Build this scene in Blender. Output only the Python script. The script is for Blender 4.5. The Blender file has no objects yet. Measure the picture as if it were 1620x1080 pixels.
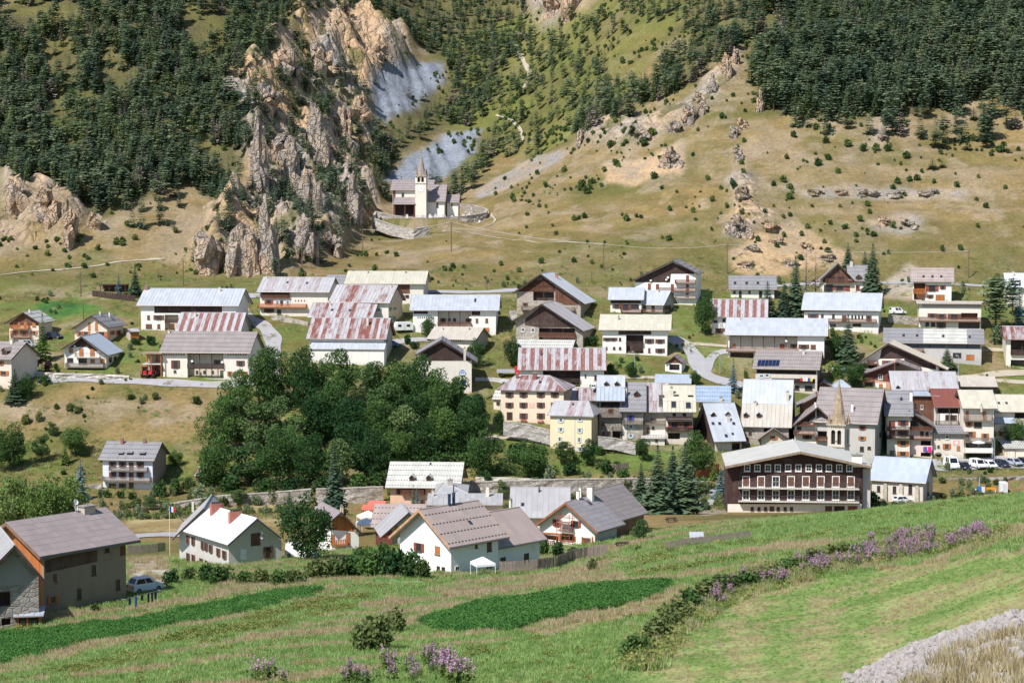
import bpy, bmesh, math, random
import numpy as np
from mathutils import Vector, Matrix, noise as mnoise
PI = math.pi
R = math.radians
scene = bpy.context.scene
COL = scene.collection

# ------------------------------------------------------------------ camera, sky, sun, exposure
F = 3000.0; CX = 810.0; CY = 540.0; HOR = 330.0; CAMZ = 60.0
PITCH = math.atan((CY - HOR) / F)
cam_d = bpy.data.cameras.new('camera'); cam = bpy.data.objects.new('camera', cam_d); COL.objects.link(cam)
cam_d.sensor_width = 36.0; cam_d.lens = 36.0 * F / 1620.0
cam_d.clip_start = 0.5; cam_d.clip_end = 6000
cam.location = (0, 0, CAMZ); cam.rotation_euler = (PI / 2 - PITCH, 0, 0)
scene.camera = cam

SUN_AZ = 40.0      # degrees to the left of straight behind the camera
SUN_EL = 50.0
world = bpy.data.worlds.new('World'); scene.world = world; world.use_nodes = True
wn = world.node_tree.nodes; wl = world.node_tree.links
sky = wn.new('ShaderNodeTexSky'); sky.sky_type = 'NISHITA'; sky.sun_disc = False
sky.sun_elevation = R(SUN_EL); sky.altitude = 1600; sky.air_density = 1.0; sky.dust_density = 0.6
sdir = Vector((-math.sin(R(SUN_AZ)) * math.cos(R(SUN_EL)), -math.cos(R(SUN_AZ)) * math.cos(R(SUN_EL)), math.sin(R(SUN_EL))))
sky.sun_rotation = math.atan2(sdir.x, sdir.y)
wl.new(sky.outputs[0], wn['Background'].inputs[0]); wn['Background'].inputs[1].default_value = 0.10
sun_d = bpy.data.lights.new('sun', 'SUN'); sun = bpy.data.objects.new('sun', sun_d); COL.objects.link(sun)
sun_d.energy = 4.2; sun_d.angle = R(0.53); sun_d.color = (1.0, 0.97, 0.93)
sun.rotation_euler = sdir.to_track_quat('Z', 'Y').to_euler(); sun.location = (-100, -60, 200)
scene.view_settings.view_transform = 'Standard'; scene.view_settings.look = 'None'
scene.view_settings.exposure = 0.43; scene.view_settings.gamma = 1.0
scene.view_settings.use_curve_mapping = False
scene.render.engine = 'CYCLES'
scene.cycles.max_bounces = 5; scene.cycles.transparent_max_bounces = 6
scene.cycles.use_denoising = True

# ------------------------------------------------------------------ photo pixel helpers
SP, CP = math.sin(PITCH), math.cos(PITCH)
def ray(px, py):
    a = (px - CX) / F; b = (CY - py) / F
    y = CP + b * SP; z = -SP + b * CP
    return (a / y, 1.0, z / y)
def at(px, py, D):
    r = ray(px, py); return Vector((r[0] * D, D, CAMZ + r[2] * D))
def pix(x, y, z):
    dz = z - CAMZ
    fw = y * CP - dz * SP; up = y * SP + dz * CP
    return CX + F * x / fw, CY - F * up / fw
def zof(py, D):
    return CAMZ + ray(CX, py)[2] * D

# ------------------------------------------------------------------ numpy value noise
def _h(ix, iy, s):
    n = (ix.astype(np.int64) * 374761393 + iy.astype(np.int64) * 668265263 + s * 974634777) & 0x7fffffff
    n = ((n ^ (n >> 13)) * 1274126177) & 0x7fffffff
    return ((n ^ (n >> 16)) & 0xffff) / 65535.0
def vnoise(x, y, s=0):
    x = np.asarray(x, float); y = np.asarray(y, float)
    ix = np.floor(x); iy = np.floor(y); fx = x - ix; fy = y - iy
    fx = fx * fx * (3 - 2 * fx); fy = fy * fy * (3 - 2 * fy)
    a = _h(ix, iy, s); b = _h(ix + 1, iy, s); c = _h(ix, iy + 1, s); d = _h(ix + 1, iy + 1, s)
    return (a * (1 - fx) + b * fx) * (1 - fy) + (c * (1 - fx) + d * fx) * fy
def fbm(x, y, o=4, s=0):
    t = 0; amp = 0.5; n = 0
    for i in range(o):
        t = t + amp * vnoise(x * 2 ** i, y * 2 ** i, s + i * 17); n += amp; amp *= .5
    return t / n
def ridged(x, y, o=4, s=0):
    t = 0; amp = 0.5; n = 0
    for i in range(o):
        t = t + amp * (1 - np.abs(2 * vnoise(x * 2 ** i, y * 2 ** i, s + i * 31) - 1)); n += amp; amp *= .5
    return t / n
def inpoly(px, py, poly):
    px = np.asarray(px, float); py = np.asarray(py, float)
    m = np.zeros(px.shape, bool); n = len(poly)
    for i in range(n):
        x0, y0 = poly[i]; x1, y1 = poly[(i + 1) % n]
        if y0 == y1: continue
        c = ((y0 > py) != (y1 > py)) & (px < (x1 - x0) * (py - y0) / (y1 - y0) + x0)
        m ^= c
    return m

# ------------------------------------------------------------------ mesh and tagging helpers
class MB:
    """collects boxes, quads and prisms; build() links them as one mesh object"""
    def __init__(s): s.v = []; s.f = []; s.uv = []
    def face(s, pts, uvs=None):
        b = len(s.v); s.v += [tuple(p) for p in pts]; s.f.append(tuple(range(b, b + len(pts))))
        s.uv += list(uvs) if uvs else [(p[0], p[2]) for p in pts]
    def hexa(s, p, uvs=None):
        # p: 8 points, bottom ring 0-3, top ring 4-7 (same order)
        b = len(s.v); s.v += [tuple(q) for q in p]
        for f in ((3, 2, 1, 0), (4, 5, 6, 7), (0, 1, 5, 4), (1, 2, 6, 5), (2, 3, 7, 6), (3, 0, 4, 7)):
            s.f.append(tuple(b + i for i in f))
            s.uv += [uvs[i] if uvs else (p[i][0] + p[i][1], p[i][2]) for i in f]
    def box(s, x0, x1, y0, y1, z0, z1):
        s.hexa([(x0, y0, z0), (x1, y0, z0), (x1, y1, z0), (x0, y1, z0), (x0, y0, z1), (x1, y0, z1), (x1, y1, z1), (x0, y1, z1)])
    def prism(s, poly, y0, y1):
        # poly in (x,z), extruded along y
        n = len(poly)
        s.face([(x, y0, z) for x, z in poly]); s.face([(x, y1, z) for x, z in reversed(poly)])
        for i in range(n):
            a = poly[i]; b = poly[(i + 1) % n]
            s.face([(a[0], y0, a[1]), (a[0], y1, a[1]), (b[0], y1, b[1]), (b[0], y0, b[1])])
    def tube(s, p, q, r0, r1=None, n=6):
        r1 = r0 if r1 is None else r1
        p = Vector(p); q = Vector(q); d = (q - p)
        if d.length < 1e-6: return
        d.normalize(); a = d.orthogonal().normalized(); c = d.cross(a)
        P = [p + (a * math.cos(2 * PI * i / n) + c * math.sin(2 * PI * i / n)) * r0 for i in range(n)]
        Q = [q + (a * math.cos(2 * PI * i / n) + c * math.sin(2 * PI * i / n)) * r1 for i in range(n)]
        b = len(s.v); s.v += [tuple(t) for t in P + Q]
        for i in range(n):
            j = (i + 1) % n
            s.f.append((b + i, b + j, b + n + j, b + n + i)); s.uv += [(0, 0)] * 4
        s.f.append(tuple(b + i for i in reversed(range(n)))); s.uv += [(0, 0)] * n
        s.f.append(tuple(b + n + i for i in range(n))); s.uv += [(0, 0)] * n
    def lathe(s, cx, cy, prof, n=10):
        b = len(s.v); k = len(prof)
        for r, z in prof:
            s.v += [(cx + r * math.cos(2 * PI * i / n), cy + r * math.sin(2 * PI * i / n), z) for i in range(n)]
        for j in range(k - 1):
            for i in range(n):
                i2 = (i + 1) % n
                s.f.append((b + j * n + i, b + j * n + i2, b + (j + 1) * n + i2, b + (j + 1) * n + i)); s.uv += [(0, 0)] * 4
        s.f.append(tuple(b + i for i in reversed(range(n)))); s.uv += [(0, 0)] * n
        s.f.append(tuple(b + (k - 1) * n + i for i in range(n))); s.uv += [(0, 0)] * n
    def mesh(s, name, mat=None, smooth=False):
        me = bpy.data.meshes.new(name); me.from_pydata(s.v, [], s.f)
        if s.uv:
            l = me.uv_layers.new(name='UVMap')
            l.data.foreach_set('uv', np.array(s.uv, np.float32).ravel())
        if mat: me.materials.append(mat)
        if smooth: me.polygons.foreach_set('use_smooth', [True] * len(me.polygons))
        me.update(); return me
    def build(s, name, mat=None, parent=None, smooth=False):
        return obj(name, s.mesh(name, mat, smooth), parent)
def obj(name, me, parent=None):
    o = bpy.data.objects.new(name, me); COL.objects.link(o)
    if parent is not None: o.parent = parent
    return o
LABELS = {}
def tag(o, label, cat, group=None, kind=None):
    o['label'] = label; o['category'] = cat
    if group: o['group'] = group
    if kind: o['kind'] = kind
    return o
def structure(o, kind='structure', label=None):
    o['kind'] = kind
    if label: o['label'] = label
    return o
def empty(name, loc, rz=0):
    o = bpy.data.objects.new(name, None); COL.objects.link(o); o.location = loc; o.rotation_euler = (0, 0, rz)
    o.empty_display_size = 0.5
    return o
def copy_tree(o, parent=None):
    c = o.copy(); COL.objects.link(c); c.parent = parent
    for ch in list(o.children): copy_tree(ch, c)
    return c

# ------------------------------------------------------------------ materials
def _nodes(name):
    m = bpy.data.materials.new(name); m.use_nodes = True
    nt = m.node_tree; n = nt.nodes; l = nt.links
    return m, n, l, n['Principled BSDF']
def lin(c):
    """sRGB 0-255 to linear"""
    return tuple(((v / 255.0) / 12.92 if v / 255.0 <= .04045 else ((v / 255.0 + .055) / 1.055) ** 2.4) for v in c)
def rgba(c): return (c[0], c[1], c[2], 1)
def mixc(n, l, fac, a, b):
    m = n.new('ShaderNodeMix'); m.data_type = 'RGBA'
    for s, v in ((m.inputs[0], fac), (m.inputs[6], a), (m.inputs[7], b)):
        if hasattr(v, 'type'): l.new(v, s)
        elif isinstance(v, (int, float)): s.default_value = v
        else: s.default_value = rgba(v)
    return m.outputs[2]
def math_(n, l, op, a, b=None, clamp=False):
    m = n.new('ShaderNodeMath'); m.operation = op; m.use_clamp = clamp
    for s, v in ((m.inputs[0], a), (m.inputs[1], b)):
        if v is None: continue
        if hasattr(v, 'type'): l.new(v, s)
        else: s.default_value = v
    return m.outputs[0]
def ramp(n, l, fac, a, b):
    m = n.new('ShaderNodeMapRange'); m.inputs[1].default_value = a; m.inputs[2].default_value = b
    m.clamp = True; l.new(fac, m.inputs[0]); return m.outputs[0]
def noise_(n, l, vec, scale, detail=3, rough=.55, stretch=None):
    if stretch:
        mp = n.new('ShaderNodeMapping'); mp.inputs['Scale'].default_value = stretch; l.new(vec, mp.inputs[0]); vec = mp.outputs[0]
    t = n.new('ShaderNodeTexNoise'); t.inputs['Scale'].default_value = scale; t.inputs['Detail'].default_value = detail
    t.inputs['Roughness'].default_value = rough; l.new(vec, t.inputs['Vector']); return t.outputs['Fac']
def bump_(n, l, h, strength, dist, bsdf):
    b = n.new('ShaderNodeBump'); b.inputs['Strength'].default_value = strength; b.inputs['Distance'].default_value = dist
    l.new(h, b.inputs['Height']); l.new(b.outputs[0], bsdf.inputs['Normal'])
_mc = {}
def plaster(c, dirt=.5, key=None):
    k = ('pl', c, dirt)
    if k in _mc: return _mc[k]
    m, n, l, b = _nodes('plaster'); tc = n.new('ShaderNodeTexCoord'); o = tc.outputs['Object']
    c = lin(c)
    a1 = noise_(n, l, o, .35, 4, .6); a2 = noise_(n, l, o, 1.3, 3, .6, (1, 1, .25))
    dk = tuple(v * .72 for v in c)
    f = math_(n, l, 'MULTIPLY', ramp(n, l, a2, .45, .75), dirt)
    col = mixc(n, l, f, c, dk)
    col = mixc(n, l, math_(n, l, 'MULTIPLY', ramp(n, l, a1, .5, .8), dirt * .6), col, tuple(v * .8 for v in (c[0], c[1] * .95, c[2] * .85)))
    sx = n.new('ShaderNodeSeparateXYZ'); l.new(o, sx.inputs[0])
    g = noise_(n, l, o, .9, 3)
    splash = ramp(n, l, math_(n, l, 'ADD', sx.outputs[2], math_(n, l, 'MULTIPLY', g, 1.2)), 1.5, .5)
    col = mixc(n, l, math_(n, l, 'MULTIPLY', splash, .35 * dirt * 2 if dirt < .5 else .35), col, tuple(v * .62 for v in (c[0], c[1] * .93, c[2] * .82)))
    l.new(col, b.inputs['Base Color']); b.inputs['Roughness'].default_value = .92
    bump_(n, l, noise_(n, l, o, 9, 3), .25, .03, b)
    _mc[k] = m; return m
def stonewall(c1=(176, 168, 156), c2=(120, 114, 106), scale=2.2):
    k = ('st', c1, c2, scale)
    if k in _mc: return _mc[k]
    m, n, l, b = _nodes('stone_masonry'); tc = n.new('ShaderNodeTexCoord'); o = tc.outputs['Object']
    mp = n.new('ShaderNodeMapping'); mp.inputs['Scale'].default_value = (1, 1, 1.7); l.new(o, mp.inputs[0])
    v = n.new('ShaderNodeTexVoronoi'); v.inputs['Scale'].default_value = scale; l.new(mp.outputs[0], v.inputs['Vector'])
    v2 = n.new('ShaderNodeTexVoronoi'); v2.feature = 'DISTANCE_TO_EDGE'; v2.inputs['Scale'].default_value = scale; l.new(mp.outputs[0], v2.inputs['Vector'])
    sc = n.new('ShaderNodeSeparateColor'); l.new(v.outputs['Color'], sc.inputs[0])
    col = mixc(n, l, sc.outputs[0], lin(c2), lin(c1))
    col = mixc(n, l, math_(n, l, 'MULTIPLY', ramp(n, l, noise_(n, l, o, .4, 3), .45, .7), .4), col, lin((140, 120, 95)))
    jt = ramp(n, l, v2.outputs['Distance'], .07, .0)
    col = mixc(n, l, math_(n, l, 'MULTIPLY', jt, .55), col, lin((98, 92, 84)))
    l.new(col, b.inputs['Base Color']); b.inputs['Roughness'].default_value = .95
    bump_(n, l, math_(n, l, 'ADD', ramp(n, l, v2.outputs['Distance'], 0, .12), noise_(n, l, o, 8, 3)), .7, .08, b)
    _mc[k] = m; return m
def timber(c, vert=True, board=.18, var=.35):
    k = ('tb', c, vert, board, var)
    if k in _mc: return _mc[k]
    m, n, l, b = _nodes('timber'); tc = n.new('ShaderNodeTexCoord'); o = tc.outputs['Object']
    c = lin(c); sx = n.new('ShaderNodeSeparateXYZ'); l.new(o, sx.inputs[0])
    along = math_(n, l, 'ADD', sx.outputs[0], sx.outputs[1]) if vert else sx.outputs[2]
    q = math_(n, l, 'DIVIDE', along, board)
    wn_ = n.new('ShaderNodeTexWhiteNoise'); wn_.noise_dimensions = '1D'; l.new(math_(n, l, 'FLOOR', q), wn_.inputs['W'])
    gr = noise_(n, l, o, 3, 4, .65, (6, 6, .5) if vert else (.6, .6, 9))
    v = math_(n, l, 'ADD', math_(n, l, 'MULTIPLY', wn_.outputs['Value'], .6), math_(n, l, 'MULTIPLY', gr, .5))
    col = mixc(n, l, v, tuple(x * (1 - var) for x in c), tuple(min(1, x * (1 + var)) for x in c))
    col = mixc(n, l, math_(n, l, 'MULTIPLY', ramp(n, l, noise_(n, l, o, .5, 3), .5, .75), .3), col, lin((130, 120, 112)))
    l.new(col, b.inputs['Base Color']); b.inputs['Roughness'].default_value = .8
    fr = math_(n, l, 'FRACT', q)
    gap = math_(n, l, 'GREATER_THAN', fr, .1)
    bump_(n, l, math_(n, l, 'ADD', gap, math_(n, l, 'MULTIPLY', gr, .3)), .5, .02, b)
    _mc[k] = m; return m
def roofmat(kind):
    k = ('rf', kind)
    if k in _mc: return _mc[k]
    m, n, l, b = _nodes('roofing_' + kind.split('_')[0]); uv = n.new('ShaderNodeUVMap').outputs[0]
    sx = n.new('ShaderNodeSeparateXYZ'); l.new(uv, sx.inputs[0]); U, V = sx.outputs[0], sx.outputs[1]
    oi = n.new('ShaderNodeObjectInfo')
    ad = n.new('ShaderNodeVectorMath'); ad.operation = 'ADD'; l.new(uv, ad.inputs[0])
    cmb = n.new('ShaderNodeCombineXYZ'); l.new(math_(n, l, 'MULTIPLY', oi.outputs['Random'], 97.3), cmb.inputs[0]); l.new(cmb.outputs[0], ad.inputs[1])
    P = ad.outputs[0]
    def panel(w, h, off=0):
        c = n.new('ShaderNodeCombineXYZ')
        l.new(math_(n, l, 'FLOOR', math_(n, l, 'DIVIDE', math_(n, l, 'ADD', U, off), w)), c.inputs[0]); l.new(math_(n, l, 'FLOOR', math_(n, l, 'DIVIDE', V, h)), c.inputs[1])
        l.new(math_(n, l, 'MULTIPLY', oi.outputs['Random'], 31.0), c.inputs[2])
        t = n.new('ShaderNodeTexWhiteNoise'); t.noise_dimensions = '3D'; l.new(c.outputs[0], t.inputs['Vector']); return t.outputs['Value']
    streak = noise_(n, l, P, 1.0, 5, .65, (3.4, .3, 1)); blot = noise_(n, l, P, .35, 4, .6)
    rough = .5
    base = {'zinc': (184, 188, 194), 'zincb': (174, 183, 194), 'rust': (178, 176, 178), 'tile': (148, 138, 135), 'tileg': (140, 138, 140), 'cream': (196, 190, 172),
            'white': (226, 228, 232), 'beige': (190, 181, 168), 'pinkt': (168, 152, 145), 'blue': (158, 176, 196), 'slab': (150, 144, 146), 'redrust': (140, 82, 76),
            'pale': (194, 192, 184), 'greyp': (170, 168, 168), 'shingle': (150, 138, 136)}[kind.split('_')[0]]
    c = lin(base)
    pv = panel(.9, 2.2); pc = panel(.9, 500.)
    col = mixc(n, l, pv, tuple(v * .9 for v in c), tuple(min(1, v * 1.06) for v in c))
    col = mixc(n, l, math_(n, l, 'MULTIPLY', ramp(n, l, blot, .45, .75), .4), col, tuple(v * .72 for v in (c[0], c[1] * .98, c[2] * .97)))
    if kind.startswith('rust') or kind.startswith('redrust'):
        r1 = lin((134, 74, 62)); r2 = lin((104, 62, 56))
        rc = mixc(n, l, streak, r1, r2); rc = mixc(n, l, math_(n, l, 'MULTIPLY', ramp(n, l, noise_(n, l, P, 6, 3), .5, .8), .5), rc, lin((162, 98, 74)))
        if kind == 'rust_stripe':   # alternating weathered sheets
            st = math_(n, l, 'GREATER_THAN', math_(n, l, 'FRACT', math_(n, l, 'DIVIDE', U, 2.0)), .48)
            f = math_(n, l, 'MULTIPLY', st, ramp(n, l, math_(n, l, 'ADD', streak, math_(n, l, 'MULTIPLY', panel(1.0, 2.4), .5)), .42, .62))
            f = math_(n, l, 'MAXIMUM', f, math_(n, l, 'MULTIPLY', ramp(n, l, math_(n, l, 'ADD', streak, math_(n, l, 'MULTIPLY', pv, .3)), .72, .9), .7))
            f = math_(n, l, 'MULTIPLY', f, .92)
        elif kind == 'rust_heavy':
            f = ramp(n, l, math_(n, l, 'ADD', math_(n, l, 'ADD', math_(n, l, 'MULTIPLY', streak, .8), math_(n, l, 'MULTIPLY', pc, .4)), math_(n, l, 'ADD', math_(n, l, 'MULTIPLY', pv, .2), math_(n, l, 'MULTIPLY', blot, .2))), .62, .9)
        elif kind == 'rust_light':
            f = math_(n, l, 'MULTIPLY', ramp(n, l, math_(n, l, 'ADD', math_(n, l, 'MULTIPLY', streak, .9), math_(n, l, 'ADD', math_(n, l, 'MULTIPLY', pc, .25), math_(n, l, 'MULTIPLY', pv, .12))), .62, .86), .7)
        elif kind == 'redrust':
            f = ramp(n, l, math_(n, l, 'ADD', streak, math_(n, l, 'MULTIPLY', pv, .3)), .3, .6)
        else:
            f = ramp(n, l, math_(n, l, 'ADD', math_(n, l, 'ADD', math_(n, l, 'MULTIPLY', streak, .9), math_(n, l, 'MULTIPLY', pc, .36)), math_(n, l, 'ADD', math_(n, l, 'MULTIPLY', pv, .16), math_(n, l, 'MULTIPLY', blot, .2))), .72, .98)
        col = mixc(n, l, f, col, rc); rough = .75
    elif kind.startswith('zinc') or kind in ('white', 'blue'):
        s2 = math_(n, l, 'MULTIPLY', ramp(n, l, streak, .6, .85), .3)
        col = mixc(n, l, s2, col, tuple(v * .7 for v in (c[0], c[1] * .95, c[2] * .9)))
        rough = .42
    else:
        crs = math_(n, l, 'FRACT', math_(n, l, 'DIVIDE', V, .36))
        col = mixc(n, l, math_(n, l, 'MULTIPLY', ramp(n, l, crs, .82, 1.0), .35), col, tuple(v * .5 for v in c))
        rough = .7
    l.new(col, b.inputs['Base Color']); b.inputs['Roughness'].default_value = rough
    if kind in ('shingle', 'slab'):
        g = noise_(n, l, P, 1, 4, .6, (5, .8, 1)); bump_(n, l, g, .4, .03, b)
    else:
        bump_(n, l, blot, .25, .08, b)
    _mc[k] = m; return m
def flat(name, c, rough=.6, metal=0, var=.12, scale=2.0, spec=None):
    k = ('fl', name, c)
    if k in _mc: return _mc[k]
    m, n, l, b = _nodes(name); o = n.new('ShaderNodeTexCoord').outputs['Object']
    c = lin(c)
    col = mixc(n, l, noise_(n, l, o, scale, 3), tuple(v * (1 - var * 1.5) for v in c), tuple(min(1, v * (1 + var * 1.5)) for v in c))
    l.new(col, b.inputs['Base Color']); b.inputs['Roughness'].default_value = rough; b.inputs['Metallic'].default_value = metal
    if spec is not None: b.inputs['Specular IOR Level'].default_value = spec
    _mc[k] = m; return m
# ------------------------------------------------------------------ terrain (one height field, metres)
# per column: photo x and a list of (distance, photo y) or (distance, None, height relative to the camera)
def P_(D, py): return (D, zof(py, D) - CAMZ)
def Z_(D, z): return (D, z)
PROF = {
 -500: [Z_(20,-8),Z_(32,-11.5),P_(100,1110),P_(150,1060),P_(195,1010),P_(230,960),Z_(262,-50),Z_(300,-55),Z_(345,-58),Z_(372,-60),Z_(392,-59.5),P_(418,720),P_(442,612),P_(462,570),P_(480,535),P_(505,490),P_(530,455),P_(552,430),P_(590,300),P_(640,150),P_(700,0),P_(800,-120),Z_(1400,240)],
 0: [Z_(20,-8),Z_(32,-11.5),P_(100,1090),P_(150,1050),P_(185,1020),P_(210,980),P_(226,952),Z_(262,-50.5),Z_(300,-55),Z_(345,-58),Z_(372,-60),Z_(390,-59.5),P_(418,720),P_(442,610),P_(462,571),P_(480,540),P_(505,490),P_(530,455),P_(552,430),P_(590,330),P_(640,190),P_(708,20),P_(800,-100),Z_(1400,240)],
 200: [Z_(20,-8),Z_(32,-11.5),P_(95,1090),P_(140,1040),P_(180,998),P_(205,968),P_(222,945),Z_(262,-50),Z_(300,-55),Z_(345,-57.5),Z_(372,-60),Z_(384,-59.5),P_(401,775),P_(418,705),P_(442,607),P_(462,571),P_(482,530),P_(505,490),P_(530,452),P_(552,430),P_(590,335),P_(650,180),P_(710,20),P_(800,-100),Z_(1400,240)],
 400: [Z_(20,-8),Z_(32,-11.5),P_(88,1090),P_(130,1025),P_(170,980),P_(205,940),P_(222,926),Z_(262,-49.2),Z_(300,-54.5),Z_(345,-57),Z_(370,-60),Z_(386,-59.5),P_(402,765),P_(418,700),P_(440,615),P_(462,570),P_(482,530),P_(510,487),P_(530,455),P_(548,440),P_(575,400),P_(605,330),P_(650,190),P_(710,60),P_(800,-70),Z_(1400,230)],
 560: [Z_(20,-8),Z_(32,-11.5),P_(82,1090),P_(130,1018),P_(175,965),P_(210,930),P_(228,915),Z_(265,-49),Z_(305,-54.5),Z_(345,-57),Z_(370,-60),Z_(386,-59.5),P_(402,760),P_(418,700),P_(440,622),P_(460,572),P_(485,520),P_(508,487),P_(530,455),P_(550,437),P_(600,408),P_(640,372),P_(665,350),P_(690,320),P_(740,230),P_(800,100),P_(860,10),P_(960,-80),Z_(1400,230)],
 680: [Z_(20,-8),Z_(32,-11.5),P_(80,1090),P_(130,1012),P_(180,957),P_(213,924),P_(232,908),Z_(275,-49.5),Z_(310,-54.5),Z_(345,-57),Z_(370,-59.8),Z_(384,-59),P_(400,757),P_(418,696),P_(440,628),P_(460,580),P_(485,522),P_(508,482),P_(525,462),P_(545,440),P_(600,390),P_(632,352),P_(650,343),P_(675,342),P_(700,322),P_(760,240),P_(850,130),P_(960,0),P_(1080,-90),Z_(1500,200)],
 800: [Z_(20,-8),Z_(32,-11.5),P_(78,1090),P_(130,1002),P_(180,946),P_(215,918),P_(232,908),P_(258,893),Z_(285,-51),Z_(310,-54),Z_(345,-57),Z_(368,-59.5),Z_(380,-59),P_(398,755),P_(416,697),P_(436,645),P_(460,583),P_(485,526),P_(508,485),P_(523,463),P_(545,440),P_(600,378),P_(640,335),P_(680,305),P_(720,290),P_(760,240),P_(850,130),P_(980,0),P_(1100,-90),Z_(1500,200)],
 900: [Z_(20,-8),Z_(32,-11.5),P_(76,1090),P_(130,994),P_(180,936),P_(218,904),P_(245,888),P_(262,876),P_(280,863),Z_(296,-51.5),Z_(318,-54),Z_(345,-57),Z_(368,-59.2),Z_(380,-58.5),P_(398,754),P_(414,702),P_(434,650),P_(458,588),P_(483,530),P_(506,488),P_(523,464),P_(545,440),P_(590,365),P_(640,290),P_(680,240),P_(720,215),P_(780,140),P_(880,50),P_(980,-20),P_(1100,-100),Z_(1500,200)],
 1020: [Z_(20,-8),Z_(32,-11.5),P_(74,1090),P_(130,982),P_(180,918),P_(225,876),P_(260,855),P_(285,842),P_(305,826),P_(335,808),Z_(352,-57),Z_(368,-58.8),Z_(380,-57.8),P_(398,752),P_(412,708),P_(432,655),P_(456,592),P_(482,532),P_(506,490),P_(523,464),P_(545,438),P_(590,350),P_(640,255),P_(670,205),P_(720,110),P_(790,20),P_(900,-100),Z_(1400,230)],
 1150: [Z_(20,-8),Z_(32,-11.5),P_(70,1090),P_(125,978),P_(175,905),P_(222,860),P_(265,832),P_(305,820),P_(340,814),Z_(354,-56.8),Z_(370,-58.5),Z_(382,-57.5),P_(398,750),P_(412,712),P_(432,655),P_(456,595),P_(482,532),P_(506,490),P_(523,464),P_(545,438),P_(590,335),P_(645,210),P_(700,95),P_(770,0),P_(900,-120),Z_(1400,240)],
 1300: [Z_(20,-8),Z_(32,-11.5),P_(65,1090),P_(120,972),P_(170,892),P_(220,846),P_(265,820),P_(310,813),P_(342,812),Z_(356,-56.8),Z_(372,-58.5),Z_(386,-57.8),P_(400,749),P_(414,716),P_(432,660),P_(456,598),P_(482,535),P_(508,490),P_(525,464),P_(548,437),P_(595,320),P_(645,205),P_(700,105),P_(770,0),P_(900,-120),Z_(1400,240)],
 1460: [Z_(20,-8),Z_(32,-11.5),P_(55,1090),P_(110,955),P_(165,876),P_(215,830),P_(260,800),P_(300,797),P_(342,800),Z_(358,-57),Z_(372,-59.5),P_(385,788),P_(399,752),P_(412,740),P_(420,715),P_(434,665),P_(456,600),P_(482,537),P_(508,492),P_(525,465),P_(548,440),P_(595,320),P_(645,210),P_(700,105),P_(770,0),P_(900,-120),Z_(1400,240)],
 1620: [Z_(20,-8),Z_(42,-12),P_(50,1100),P_(62,1000),P_(85,930),P_(125,862),P_(170,826),P_(220,797),P_(262,780),Z_(300,-49),Z_(340,-57.5),Z_(366,-60),P_(386,788),P_(399,751),P_(412,740),P_(420,718),P_(436,665),P_(456,605),P_(480,545),P_(505,500),P_(525,470),P_(548,444),P_(595,320),P_(645,210),P_(700,105),P_(770,0),P_(900,-120),Z_(1400,240)],
 2120: [Z_(20,-6),P_(45,1060),P_(62,930),P_(85,880),P_(125,825),P_(170,800),P_(220,780),P_(262,765),Z_(300,-47),Z_(340,-57),Z_(366,-60),P_(386,788),P_(399,751),P_(412,740),P_(420,718),P_(436,665),P_(456,605),P_(480,545),P_(505,500),P_(525,470),P_(548,444),P_(595,320),P_(645,210),P_(700,105),P_(770,0),P_(900,-120),Z_(1400,240)],
}
GPX = np.concatenate([np.arange(-500, -20, 16.0), np.arange(-20, 1640, 5.0), np.arange(1640, 2121, 16.0)])
GD = np.concatenate([np.arange(20, 90, 1.5), np.arange(90, 300, 1.0), np.arange(300, 560, 1.1), np.arange(560, 800, 1.25), np.arange(800, 1100, 2.5), np.arange(1100, 1401, 10.0)])
_keys = sorted(PROF); _cols = np.array([np.interp(GD, [p[0] for p in PROF[k]], [p[1] for p in PROF[k]]) for k in _keys])
def _gs(a, sig, ax):
    r = int(sig * 3); k = np.exp(-.5 * (np.arange(-r, r + 1) / sig) ** 2); k /= k.sum()
    ap = np.pad(a, [(r, r) if i == ax else (0, 0) for i in range(2)], mode='edge')
    return np.apply_along_axis(lambda v: np.convolve(v, k, 'valid'), ax, ap)
Z0 = np.empty((len(GD), len(GPX)))
for i in range(len(GD)): Z0[i] = np.interp(GPX, _keys, _cols[:, i])
Z0 = _gs(_gs(Z0, 3.0, 0), 9.0, 1)
Q = (GPX - CX) / F
XX = GD[:, None] * Q[None, :]; YY = np.repeat(GD[:, None], len(GPX), 1)
# photo position of every ground point (which ground stands where)
def gpix(z):
    dz = z; fw = YY * CP - dz * SP; up = YY * SP + dz * CP
    return CX + F * XX / fw, CY - F * up / fw
PX, PY = gpix(Z0)
ROCK_POLYS = [
 [(418,50),(470,20),(530,10),(600,50),(645,70),(640,112),(592,140),(585,200),(600,260),(592,345),(545,380),(490,425),(455,456),(292,458),(300,400),(322,362),(345,372),(360,318),(392,310),(385,240),(392,180),(352,152),(372,118),(420,98)],
 [(0,275),(45,290),(100,300),(135,345),(128,385),(86,385),(60,372),(0,392)],
 [(830,-30),(945,-30),(940,12),(900,42),(858,42),(838,20)],
 [(1150,285),(1182,275),(1200,300),(1190,330),(1240,345),(1215,362),(1170,378),(1150,372),(1158,320)],
 [(912,215),(950,190),(1010,190),(1080,170),(1105,135),(1140,85),(1168,72),(1160,130),(1120,165),(1100,190),(1060,205),(1000,230),(915,238)],
]
def soft(poly, wob=10, ns=.03, s=3):
    wx = (fbm(PX * ns, PY * ns, 3, s) - .5) * 2 * wob; wy = (fbm(PX * ns + 40, PY * ns, 3, s + 5) - .5) * 2 * wob
    return inpoly(PX + wx, PY + wy, poly).astype(float)
ROCK = np.zeros_like(Z0)
AMP = np.zeros_like(Z0)
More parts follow.
